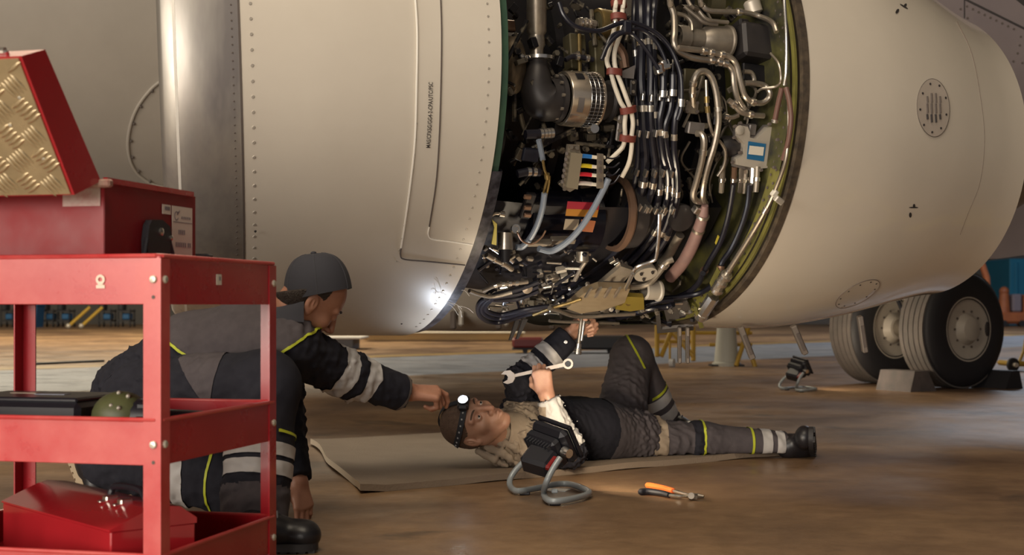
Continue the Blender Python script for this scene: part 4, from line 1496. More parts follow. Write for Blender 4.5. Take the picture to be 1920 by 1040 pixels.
# --- black harness bundles sweeping down and forward
hn = [(1196, 9, .74, [(1200, -15), (1202, 80), (1201, 150), (1204, 190), (1207, 250), (1210, 310), (1200, 370), (1175, 425), (1130, 470), (1075, 515), (1020, 552)]),
      (1212, 7, .76, [(1216, -15), (1215, 60), (1220, 130), (1219, 200), (1222, 260), (1228, 320), (1215, 380), (1190, 430), (1145, 480), (1090, 520), (1030, 560)]),
      (1226, 8, .75, [(1228, -15), (1223, 40), (1224, 100), (1226, 170), (1229, 250), (1238, 320), (1232, 380), (1205, 440), (1160, 490), (1100, 532), (1040, 566)]),
      (1240, 6, .77, [(1247, 130), (1243, 190), (1237, 230), (1243, 290), (1253, 330), (1248, 385), (1225, 440), (1180, 492), (1130, 530), (1070, 560)]),
      (1254, 6, .77, [(1262, 135), (1258, 200), (1247, 240), (1252, 290), (1262, 335), (1258, 390), (1240, 440), (1200, 490), (1150, 533), (1090, 566)]),
      (1266, 6, .78, [(1275, 140), (1274, 190), (1266, 225), (1264, 280), (1270, 330), (1268, 380), (1252, 440), (1215, 494), (1165, 540), (1110, 574)]),
      (1206, 5, .72, [(1190, -15), (1188, 60), (1192, 110), (1195, 200), (1196, 300), (1180, 380), (1150, 430), (1110, 470), (1060, 500)])]
for _, rp, R, pts in hn:
    pipe('wiring_harness', pts, rp, R, M_BLKW, clamps=(0.13, 0.27, 0.40, 0.56) if rp > 6.5 else (0.18, 0.36, 0.52), cl=12, cs=1.12)
pipe('looped_cable', [(1048, 5), (1058, 30), (1080, 50), (1120, 58), (1150, 48), (1170, 42), (1195, 45), (1230, 62), (1255, 88), (1270, 120), (1277, 150), (1277, 200), (1270, 225)], 4.5, 0.83, M_BLKW, clamps=(.92,), cl=14, cs=1.6)
pipe('looped_cable', [(1132, 105), (1145, 70), (1165, 60), (1200, 55), (1225, 72), (1240, 95), (1250, 120)], 3.8, 0.835, M_BLKW)
pipe('looped_cable', [(1128, 112), (1140, 85), (1160, 65), (1180, 62), (1200, 78), (1220, 105), (1235, 130)], 3.8, 0.84, M_BLKW)
ebox('cable_comb', 1176, 52, 0.845, 16, 24, 0.02, M_BLKW, 0.1)
for u, v, w, rot in ((1234, 130, 14, -0.3), (1246, 122, 18, -0.3), (1239, 127, 10, -0.3)):
    ebox('connector_shell', u, v, 0.825, w, 18, 0.03, M_CHROME if w != 10 else M_COPP, rot)
for u, v in ((1244, 160), (1262, 158)):
    pipe('connector_backshell', [(u, v - 18), (u, v), (u - 1, v + 20)], 7, 0.80, M_BLKW, clamps=(.9,), cl=12, cs=1.15)
for u, v, R_ in ((1221, 250, .785), (1228, 182, .78), (1235, 324, .785), (1218, 323, .78), (1237, 392, .80)):
    for k in range(4):
        ebox('cable_tie', u - 24 + k * 16, v + (k % 2) * 2, R_, 4.5, 13, 0.022, M_CHROME, 0.05, 0.001)
for k in range(6):
    ebox('cable_tie', 1200 + k * 9.5, 389 + k * 1.5, 0.80, 3.2, 13, 0.02, M_CHROME, 0.2, 0.001)
for k in range(4):
    ebox('cable_tie', 1148 + k * 8, 488 + k * 3, 0.83, 6, 12, 0.02, M_CHROME, 0.6, 0.001)

# --- right: silver plumbing
pipe('fuel_tube', [(1256, -12), (1258, 10), (1264, 30), (1265, 60), (1264, 80), (1272, 96), (1295, 107), (1320, 112), (1345, 114)], 6.2, 0.80, M_STEEL, clamps=(.5, .97), cl=8)
pipe('fuel_tube', [(1345, 116), (1362, 120), (1374, 134), (1377, 160), (1383, 184), (1396, 206)], 6, 0.80, M_STEEL, clamps=(.03, .14), cl=9)
pipe('fuel_tube', [(1272, 90), (1290, 92), (1315, 95), (1345, 101), (1366, 106), (1380, 120), (1388, 150), (1396, 178), (1408, 190), (1428, 193), (1441, 184), (1443, 172), (1432, 160), (1410, 156), (1396, 156)], 5.6, 0.815, M_STEEL, clamps=(.17, .22, .29, .66), cl=8)
pipe('drain_tube', [(1300, 200, .74), (1299, 180, .76), (1300, 155, .79), (1308, 137, .80), (1322, 134, .80), (1334, 145, .80), (1342, 170, .80), (1346, 200, .80), (1347, 230, .80), (1340, 270, .80), (1328, 310, .80), (1320, 345, .80), (1318, 370, .80), (1323, 382, .79)], 6.2, 0.80, M_STEEL, clamps=(.08, .14, .46), cl=8, cs=1.3)
pipe('drain_tube', [(1306, 250, .77), (1316, 252, .79), (1320, 268, .80), (1316, 300, .80), (1306, 340, .80), (1300, 362, .80), (1303, 374, .80), (1314, 379, .79)], 6.4, 0.80, M_STEEL, clamps=(.28,), cl=10, cs=1.2)
pipe('fuel_tube', [(1366, 188), (1376, 196), (1390, 210), (1410, 215), (1432, 217)], 5.6, 0.80, M_STEEL, clamps=(.15, .65), cl=8)
pipe('fuel_tube', [(1358, 218), (1372, 220), (1384, 216)], 4.5, 0.79, M_STEEL, clamps=(.1,), cl=8)
pipe('fuel_tube', [(1394, 134), (1408, 136), (1414, 148), (1412, 156)], 4.5, 0.79, M_STEEL)
pipe('sense_line', [(1324, 150), (1325, 185), (1326, 200), (1330, 230), (1338, 255), (1352, 268), (1360, 285), (1357, 310), (1345, 330)], 3.2, 0.79, M_STEEL, clamps=(.18, .27), cl=12, cs=1.6, cm=M_BRASS)
elathe('pump_barrel', 1272, 70, 0.72, [(-4, 22), (0, 23), (18, 23), (18, 19), (50, 19), (58, 25), (72, 28), (104, 29), (106, 32), (110, 32), (112, 24)], M_DULL, n=30)
ebox('pump_controller', 1416, 82, 0.74, 78, 68, 0.09, M_ELBOW, 0.06, 0.012)
ebox('pump_controller_lug', 1388, 50, 0.74, 22, 20, 0.07, M_ELBOW, 0.06, 0.008)
ebox('mount_bracket', 1418, 138, 0.72, 64, 34, 0.02, M_DARK, 0.06, 0.004)
pipe('oil_tube', [(1312, -12), (1318, 10), (1330, 20), (1360, 22), (1395, 23), (1425, 31), (1448, 42), (1456, 60)], 5, 0.80, M_STEEL, clamps=(.75,), cl=9)
pipe('oil_tube', [(1286, -10), (1310, 20), (1325, 36), (1345, 40), (1365, 42)], 4, 0.78, M_DULL)
pipe('oil_tube', [(1283, 12), (1305, 30), (1320, 42), (1345, 46)], 4, 0.77, M_DULL)
pipe('oil_tube', [(1268, 25), (1285, 30), (1296, 42), (1298, 58)], 4, 0.76, M_STEEL)
elathe('filter_bowl', 1412, 14, 0.78, [(-14, 12), (-10, 16), (10, 16), (14, 10), (15, 0.5)], M_VALVE, A3(0.3, 0, -1))
elathe('end_cover', 1335, 8, 0.66, [(-20, 30), (10, 32), (12, 20), (12, .5)], M_OLV)
elathe('end_cover', 1290, 45, 0.62, [(-20, 34), (10, 36), (12, 20), (12, .5)], M_DULL)
fb = ebox('square_flange', 1297, 201, 0.745, 28, 24, 0.010, M_STEEL, 0.05, 0.003)
for du, dv in ((-10, -8), (10, -8), (-10, 8), (10, 8)):
    p = PC(1297 + du, 201 + dv, 0.752)
    MB().cyl(p, p + SIDE * 0.006, 0.006, n=8).build('flange_bolt', M_SEAM, fb)
ebox('flange_block', 1303, 240, 0.745, 36, 22, 0.03, M_GREYP, 0.05)
ebox('manifold_plate', 1300, 170, 0.70, 46, 80, 0.02, M_OLV, 0.0)
# white cast valve box with its blue placard
vb = eprism('valve_box', [(1379, 242), (1386, 234), (1395, 236), (1399, 246), (1399, 256), (1412, 259), (1432, 238), (1448, 235), (1456, 252), (1457, 270), (1450, 285), (1448, 312), (1412, 314), (1376, 307), (1375, 296), (1388, 288), (1389, 268), (1378, 256)], 0.775, 0.030, M_VALVE)
eprism('valve_box_flange', [(1375, 240), (1386, 230), (1399, 234), (1403, 246), (1403, 254), (1411, 255), (1430, 234), (1450, 231), (1460, 252), (1461, 272), (1454, 287), (1452, 318), (1410, 320), (1371, 311), (1371, 294), (1384, 286), (1385, 270), (1374, 258)], 0.765, 0.014, M_GREYP)
eprism('placard', [(1401, 264), (1434, 269), (1430, 302), (1398, 297)], 0.80, 0.0015, M_BLUEP, vb, 0.008)
eprism('placard_print', [(1403, 272), (1430, 275), (1428, 291), (1401, 288)], 0.80, 0.0012, M_CREAM, vb, 0.010)
elathe('valve_cap', 1387, 244, 0.80, [(-2, 9), (2, 9), (3, 7), (3.4, .5)], M_VALVE, SIDE, parent=vb)
for u, v in ((1376, 237), (1386, 231), (1375, 258), (1386, 286), (1372, 304), (1395, 316), (1425, 319), (1450, 314), (1441, 233), (1456, 262)):
    p = PC(u, v, 0.785)
    MB().cyl(p, p + SIDE * 0.012, 0.006, n=8).build('valve_bolt', M_SEAM, vb)
ebox('valve_solenoid', 1408, 243, 0.765, 16, 22, 0.03, M_GREYP)
elathe('actuator_can', 1365, 274, 0.74, [(-18, 14), (-8, 20), (14, 20), (18, 16), (19, .5)], M_ELBOW)
for u, m_ in ((1355, M_DULL), (1377, M_COPP), (1390, M_DULL), (1397, M_CHROME), (1412, M_CHROME), (1420, M_DULL)):
    pipe('valve_stub', [(u, 312), (u - 1, 335), (u - 3, 360)], 5.5 if m_ is not M_CHROME else 7, 0.77, m_, clamps=(.5,), cl=7, cs=1.25)
pipe('black_hose', [(1376, 345), (1370, 385), (1362, 420), (1350, 455), (1330, 490), (1318, 512)], 5.4, 0.82, M_BLKW, clamps=(.97,), cm=M_COPP, cl=10, cs=1.5)
pipe('black_hose', [(1406, 345), (1402, 385), (1390, 425), (1372, 465), (1355, 490), (1350, 508)], 5.4, 0.83, M_BLKW, clamps=(.97,), cm=M_COPP, cl=10, cs=1.5)
pipe('black_hose', [(1318, 512), (1310, 530), (1290, 548), (1260, 560), (1220, 568)], 5.4, 0.84, M_BLKW)
pipe('black_hose', [(1350, 508), (1340, 530), (1315, 548), (1280, 556), (1240, 560), (1200, 572), (1150, 590)], 5, 0.86, M_BLKW)
# pink duct and its sleeve
pipe('air_duct', [(1322, 385), (1318, 405), (1308, 435), (1294, 468), (1278, 495), (1256, 520)], 11.5, 0.81, M_PINK, sides=16, taper=[.55, .9, 1.0, 1.05, 1.05, 1.0], clamps=(.12, .28), cm=M_STEEL, cl=6, cs=1.06)
pipe('air_duct', [(1275, 440), (1255, 475), (1240, 495), (1215, 515), (1180, 535)], 9, 0.77, M_DULL, sides=14, clamps=(.4,), cl=7)
# long bright aft tube ending in a chunky coupling
pipe('aft_tube', [(1470, -12), (1474, 60), (1474, 130), (1470, 160)], 3.2, 0.865, M_CHROME)
pipe('aft_tube', [(1478, 190), (1478, 250), (1473, 300), (1458, 345), (1440, 385), (1415, 430), (1385, 478), (1362, 514)], 4.2, 0.855, M_STEEL, taper=[.6, .7, .9, 1, 1.2, 1.3, 1.4], clamps=(.55, .98), cl=12)
cpl = pipe('hose_coupling', [(1364, 512), (1352, 530), (1342, 548)], 10, 0.85, M_STEEL, clamps=(.15, .5, .85), cl=7, cs=1.25)
pipe('hose_coupling', [(1338, 556), (1322, 580), (1312, 596)], 12, 0.855, M_CHROME, clamps=(.85,), cl=8, cs=1.1, sides=8)
pipe('sense_line', [(1445, 100), (1460, 120), (1464, 150), (1455, 162), (1430, 166), (1420, 172)], 2.6, 0.84, M_STEEL)
pipe('brown_hose', [(1474, 165), (1480, 190), (1483, 225), (1478, 265), (1468, 300)], 5, 0.845, M_BRNH)
pipe('brown_hose', [(1466, 165), (1458, 200), (1452, 230)], 5, 0.82, M_BRNH, clamps=(.95,))
ebox('clip', 1460, 375, 0.86, 22, 12, 0.02, M_VALVE, 0.5)
ebox('clip', 1452, 362, 0.85, 12, 14, 0.02, M_CREAM, 0.5)
elathe('round_pump', 1272, 405, 0.76, [(-10, 10), (-8, 24), (10, 27), (14, 26), (16, 20), (17, .5)], M_ELBOW, SIDE * 0.8 + DOWN * 0.3)
ebox('pump_fitting', 1308, 394, 0.80, 20, 14, 0.03, M_CHROME, 0.3)

# --- lower left: generator, terminal block, sleeved wires
elathe('generator', 1010, 410, 0.70, [(-40, 40), (-36, 52), (60, 56), (64, 62), (110, 62), (112, 40)], mat('gloss_black_case', (0.004, 0.004, 0.008), 0.22, spec=0.5), n=40)
elathe('generator_band', 1148, 400, 0.70, [(0, 62), (0, 70), (10, 72), (14, 70), (14, 60)], M_COPP, n=40)
elathe('generator_cover', 1164, 400, 0.70, [(0, 60), (0, 66), (26, 64), (40, 50), (44, .5)], M_ELBOW, n=40)
pg = PC(1090, 410, 0.80)
for poly, m_ in (([(1064, 377), (1124, 380), (1122, 393), (1062, 391)], mat('placard_red', (0.27, 0.016, 0.03), 0.4)), ([(1062, 391), (1122, 393), (1119, 407), (1060, 404)], mat('placard_orange', (0.34, 0.145, 0.02), 0.4)),
                 ([(1060, 410), (1086, 411), (1082, 431), (1056, 430)], mat('placard_grey', (0.26, 0.21, 0.15), 0.5)), ([(1090, 411), (1117, 414), (1111, 435), (1087, 433)], mat('placard_rust', (0.28, 0.09, 0.035), 0.45))):
    eprism('placard', poly, 0.845, 0.0015, m_)
tb = eprism('terminal_block', [(1066, 282), (1087, 285), (1078, 351), (1057, 347)], 0.85, 0.028, M_TERM)
eprism('terminal_back', [(1062, 270), (1084, 271), (1086, 284), (1078, 351), (1066, 358), (1052, 350)], 0.845, 0.014, M_DULL)
for u, v in ((1070, 276), (1081, 278), (1058, 354)):
    p = PC(u, v, 0.862)
    MB().cyl(p, p + SIDE * 0.008, 0.007, n=10).build('terminal_screw', M_DULL, tb)
for k in range(6):
    p = PC(1063 - k * 1.7, 288 + k * 10.5, 0.866)
    MB().box(p, (0.012, 0.010, 0.012), None, 0.002).build('terminal_tooth', M_SEAM, tb)
for v0, v1, cname, colr in ((292, 294, 'blue', (0.02, 0.14, 0.42)), (310, 312, 'yellow', (0.55, 0.42, 0.02)), (326, 328, 'red', (0.50, 0.015, 0.03)), (343, 345, 'white', (0.55, 0.5, 0.45))):
    m_ = mat('lead_' + cname, colr, 0.4)
    pipe('terminal_lead', [(1086 - (v0 - 292) * .14, v0), (1098, v0 + .6), (1110, v1)], 4, 0.865, m_)
    pipe('lead_sleeve', [(1109, v1), (1120, v1 + 1), (1134, v1 + 1)], 3.4, 0.868, M_WHT)
    pipe('lead_wire', [(1133, v1 + 1), (1150, v1 + 3 - (v0 - 292) * .1), (1162, v1 - 2 - (v0 - 292) * .3)], 1.6, 0.86, M_BLKW)
eb = eprism('lead_bar', [(1119, 287), (1130, 288), (1130, 352), (1118, 352)], 0.876, 0.008, M_DULL)
for v in (305, 321, 338):
    p = PC(1125, v, 0.886)
    MB().cyl(p, p + SIDE * 0.004, 0.007, n=10).build('bar_screw', M_SEAM, eb)
pipe('sleeved_hose', [(1010, 262), (1014, 280), (1018, 300)], 5.4, 0.85, M_GREYH)
pipe('control_rod', [(1018, 300), (1021, 318), (1026, 332), (1022, 350), (1019, 362)], 2.6, 0.86, M_BRASS, clamps=(.5,), cl=10, cs=2.2, cm=M_BRASS)
pipe('control_rod', [(1030, 330), (1029, 345), (1023, 372)], 2.4, 0.865, M_BRASS)
pipe('sleeved_hose', [(1021, 362), (1017, 390), (1008, 420), (995, 445), (980, 462), (968, 463)], 5.8, 0.865, M_GREYH)
pipe('sleeved_hose', [(1141, 335), (1128, 362), (1110, 395), (1090, 425), (1065, 452), (1035, 470), (1010, 466)], 6, 0.885, M_GREYH)
pipe('plug_connector', [(985, 252), (1010, 251), (1038, 249)], 9, 0.82, M_BLKW, clamps=(.55, .68, .8, .92), cl=6, cs=1.1)
pipe('plug_connector', [(970, 326), (990, 322), (1012, 323)], 8, 0.83, M_BLKW, clamps=(.5, .75), cl=7, cs=1.1)
ebox('harness_box', 995, 290, 0.80, 34, 26, 0.02, mat('navy_box', (0.02, 0.022, 0.035), 0.4), 0.05)
ob_ = ebox('relay_strip', 989, 385, 0.83, 20, 54, 0.02, M_DARK, 0.05)
for dv in (-16, 4, 18):
    ebox('relay_terminal', 989, 385 + dv, 0.845, 16, 9, 0.012, M_COPP, 0.05, 0.003, ob_)
elathe('sight_glass', 967, 429, 0.86, [(-4, 9), (2, 9), (2, 6), (0, 5), (0, .5)], M_CHROME, SIDE)
pipe('lanyard', [(970, 436), (980, 452), (998, 457), (1015, 445), (1023, 432)], 1.8, 0.885, M_COPP)
pf_ = PC(947, 452, 0.86)
MB().cyl(pf_ + ZU * 0.03, pf_ - ZU * 0.03, px(15, pf_), n=18).build('filter_band', M_STEEL, engine)
MB().cyl(pf_ - ZU * 0.03, pf_ - ZU * 0.075, px(12, pf_), px(8, pf_), 18).build('filter_foot', M_DARK, engine)
eprism('release_lever', [(922, 410), (931, 418), (930, 458), (921, 456), (926, 425)], 0.90, 0.006, M_YELT)
pipe('release_lever_tube', [(921, 404), (930, 400), (945, 402)], 3, 0.90, M_STEEL, clamps=(.8,), cl=10, cs=2)
for u, v, w, h, m_ in ((1010, 455, 60, 10, M_DULL), (1055, 450, 50, 12, M_DULL), (1035, 520, 26, 12, M_STEEL), (1012, 512, 12, 14, M_CHROME), (1052, 505, 20, 8, M_VALVE), (1058, 520, 14, 22, M_VALVE), (1040, 530, 10, 16, M_STEEL), (1025, 535, 18, 9, M_CHROME)):
    ebox('gearbox_fitting', u, v, 0.84, w, h, 0.025, m_, -0.4 if w < 30 else -0.05, 0.003)
pipe('drain_line', [(912, 478), (928, 487), (945, 495), (960, 505)], 5, 0.90, M_STEEL, clamps=(.3, .6), cl=6, cs=1.3)
pipe('drain_line', [(905, 545), (930, 535), (950, 532), (975, 530), (990, 528)], 4, 0.90, M_STEEL, clamps=(.3, .45, .6, .75), cl=6, cs=1.3)
elathe('round_plug', 988, 540, 0.90, [(-6, 10), (4, 10), (5, .5)], M_STEEL, SIDE + DOWN * .6)
elathe('drain_cup', 1092, 482, 0.86, [(-10, 12), (8, 12), (10, 8), (11, .5)], M_STEEL, DOWN)
pipe('drain_line', [(1098, 490), (1088, 505), (1078, 525)], 4, 0.87, M_DULL)
# black hoses looping under the gearbox
for k, (dx, dy) in enumerate(((0, 0), (7, -9), (14, -17))):
    pipe('looped_hose', [(1010, 545 + dy), (970, 560 + dy), (930, 562 + dy * .6), (908 + dx, 560), (896 + dx, 574), (900 + dx, 592 + dy * .5), (918 + dx, 603 + dy * .8), (945, 603 + dy * .8), (985, 590 + dy * .6), (1030, 582 + dy * .5)], 4.6, 0.90, M_BLKW)
pipe('sump_tube', [(880, 545), (900, 552), (925, 556), (960, 548)], 4, 0.91, M_DULL)
pipe('sump_tube', [(1000, 590), (1035, 577), (1060, 570), (1090, 560)], 3.4, 0.91, M_BRASS)
pipe('sump_tube', [(1030, 577), (1050, 583), (1085, 593), (1150, 590), (1190, 588)], 4.4, 0.915, M_STEEL)
pipe('sump_tube', [(1030, 601), (1060, 603), (1110, 604), (1160, 606)], 3.2, 0.918, M_DULL)
for u, v in ((972, 600), (985, 598)):
    p = PC(u, v, 0.90)
    d = unit(A3(-0.35, -0.1, -0.9))
    MB().prism([(-.012, 0), (.012, 0), (.004, .085), (-.006, .085)], p, A3(.9, .3, 0), d, A3(-.3, .9, 0), 0, 0.012).build('drain_mast', M_ELBOW, engine, False)
# tan fairing, round plate, gold valve block
fair = eprism('gearbox_fairing', [(1060, 567), (1092, 538), (1120, 528), (1178, 530), (1168, 556), (1128, 570), (1086, 576)], 0.885, 0.030, M_TAN)
for k in range(4):
    eprism('fairing_rib', [(1104 + k * 18, 534), (1109 + k * 18, 532), (1099 + k * 18, 549), (1094 + k * 18, 551)], 0.905, 0.010, M_STEEL, fair, 0.012)
eprism('gearbox_plate', [(1120, 528), (1162, 492), (1186, 500), (1160, 530)], 0.85, 0.020, M_DULL)
p = PC(1209, 511, 0.86)
n_ = unit(SIDE * 0.75 + DOWN * 0.65)
x_ = unit(AXD * 0.95 + ZU * 0.3)
x_ = unit(x_ - n_ * (x_ @ n_))
y_ = np.cross(n_, x_)
poly = [(math.cos(a) * 0.047, math.sin(a) * 0.033) for a in np.linspace(0, 2 * math.pi, 29)[:-1]]
rp_ = MB().prism(poly, p, x_, y_, n_, -0.02, 0.012).build('inspection_cover', M_VALVE, engine, True, 40)
for a in (0.5, 2.5, 4.4):
    MB().cyl(p + x_ * 0.028 * math.cos(a) + y_ * 0.019 * math.sin(a), p + x_ * 0.028 * math.cos(a) + y_ * 0.019 * math.sin(a) + n_ * 0.02, 0.006, n=8).build('cover_bolt', M_ELBOW, rp_)
pipe('hook_tube', [(1237, 400), (1236, 430), (1234, 455), (1230, 482), (1222, 490), (1195, 500), (1186, 512)], 3.6, 0.88, M_CHROME)
pipe('hook_tube', [(1186, 512), (1176, 535), (1165, 555), (1154, 563), (1125, 574), (1090, 582)], 3.8, 0.905, M_CHROME, clamps=(.8,), cl=8)
pipe('return_tube', [(1166, 534), (1190, 538), (1215, 532), (1232, 515), (1250, 492), (1262, 486)], 6, 0.865, M_DULL, clamps=(.85,), cl=8)
gv = eprism('gold_valve', [(1158, 558), (1175, 548), (1205, 550), (1206, 572), (1180, 576), (1152, 572)], 0.895, 0.02, M_GOLD)
for u in (1162, 1178, 1196):
    elathe('valve_plug', u, 566, 0.905, [(-2, 7), (3, 7), (3, 4), (1, 3.5), (1, .5)], M_BRASS, SIDE + DOWN * .5, 12, gv)
elathe('tan_regulator', 1222, 545, 0.88, [(-16, 12), (-14, 17), (10, 17), (12, 20), (16, 20), (16, .5)], M_VALVE, AXD)
for k in range(10):
    u, v = 1130 + 17 * k * rnd.uniform(.8, 1.1), 583 + rnd.uniform(-4, 9)
    elathe('union_nut', u, v, 0.91, [(-4, 4.5), (4, 4.5), (4, 2.5), (7, 2.5), (7, .5)], M_CHROME if k % 2 else M_DULL, A3(rnd.uniform(-1, 1), rnd.uniform(-1, 0), rnd.uniform(-1, 1)), 6)
pipe('rear_hose', [(1120, 605), (1170, 592), (1215, 580), (1250, 575), (1262, 570)], 6, 0.89, M_BLKW)
pipe('rear_hose', [(1140, 598), (1190, 580), (1230, 566), (1262, 562)], 4.5, 0.88, M_BLKW)
eprism('green_frame', [(1300, 575), (1306, 575), (1318, 606), (1310, 608)], 0.87, 0.02, M_PRIM)
eprism('green_frame', [(1330, 530), (1345, 500), (1352, 505), (1340, 540)], 0.84, 0.02, M_PRIM)
eprism('green_frame', [(1340, 455), (1346, 440), (1350, 443), (1343, 460)], 0.80, 0.01, M_YELT)

# fine unresolved fittings in the dark gaps between the plumbing: one mass nobody could count
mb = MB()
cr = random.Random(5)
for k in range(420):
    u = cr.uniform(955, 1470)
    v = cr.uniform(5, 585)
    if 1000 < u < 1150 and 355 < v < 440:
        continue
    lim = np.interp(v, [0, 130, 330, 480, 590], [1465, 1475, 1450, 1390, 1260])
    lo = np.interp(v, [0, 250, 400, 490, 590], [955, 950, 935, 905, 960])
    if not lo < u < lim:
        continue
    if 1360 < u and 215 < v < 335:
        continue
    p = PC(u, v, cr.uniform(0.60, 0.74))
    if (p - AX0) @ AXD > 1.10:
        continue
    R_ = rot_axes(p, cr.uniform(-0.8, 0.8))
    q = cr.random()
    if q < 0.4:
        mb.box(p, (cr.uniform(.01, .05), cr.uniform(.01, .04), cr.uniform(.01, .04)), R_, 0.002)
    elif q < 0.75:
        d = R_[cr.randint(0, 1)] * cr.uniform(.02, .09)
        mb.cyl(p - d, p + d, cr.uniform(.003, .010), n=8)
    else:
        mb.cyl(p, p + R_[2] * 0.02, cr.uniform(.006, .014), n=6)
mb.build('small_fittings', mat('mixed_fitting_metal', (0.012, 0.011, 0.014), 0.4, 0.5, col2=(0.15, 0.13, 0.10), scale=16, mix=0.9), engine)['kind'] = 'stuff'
for m_, cnt, nm in ((M_CHROME, 46, 'bright_fittings'), (M_DULL, 60, 'dull_fittings'), (M_BLKW, 70, 'black_fittings')):
    mb = MB()
    for k in range(cnt):
        if cr.random() < .7:
            u, v = cr.uniform(905, 1115), cr.uniform(465, 596)
            if v > 560 - (u - 905) * .0 and u > 1070:
                continue
        else:
            u, v = cr.uniform(1100, 1300), cr.uniform(560, 606)
        p = PC(u, v, cr.uniform(.82, .89))
        d = unit(A3(cr.uniform(-1, 1), cr.uniform(-.6, .2), cr.uniform(-.7, .7)))
        q = cr.random()
        L_ = cr.uniform(.006, .028) * (1.6 if m_ is M_BLKW else 1)
        if q < .5:
            mb.cyl(p - d * L_, p + d * L_, cr.uniform(.003, .008), n=8)
        elif q < .8:
            mb.box(p, (cr.uniform(.008, .03), cr.uniform(.006, .018), cr.uniform(.006, .018)), rot_axes(p, cr.uniform(-1, 1)), .002)
        else:
            mb.cyl(p, p + d * .012, cr.uniform(.007, .012), n=6)
    mb.build(nm, m_, engine)['kind'] = 'stuff'
mb = MB()
for k in range(26):
    v0 = cr.uniform(0, 520)
    u0 = cr.uniform(1180, np.interp(v0, [0, 130, 330, 480, 590], [1420, 1430, 1340, 1300, 1240]))
    pts = [(u0, v0)]
    for q in range(3):
        pts.append((min(pts[-1][0] + cr.uniform(-25, 25), np.interp(pts[-1][1], [0, 130, 330, 480, 590], [1420, 1430, 1340, 1300, 1240])), min(565, pts[-1][1] + cr.uniform(15, 40))))
    mb.tube(catmull(E3(pts, cr.uniform(.66, .75)), n=4), cr.uniform(.0025, .006), 6)
mb.build('thin_lines', M_DULL, engine)['kind'] = 'stuff'


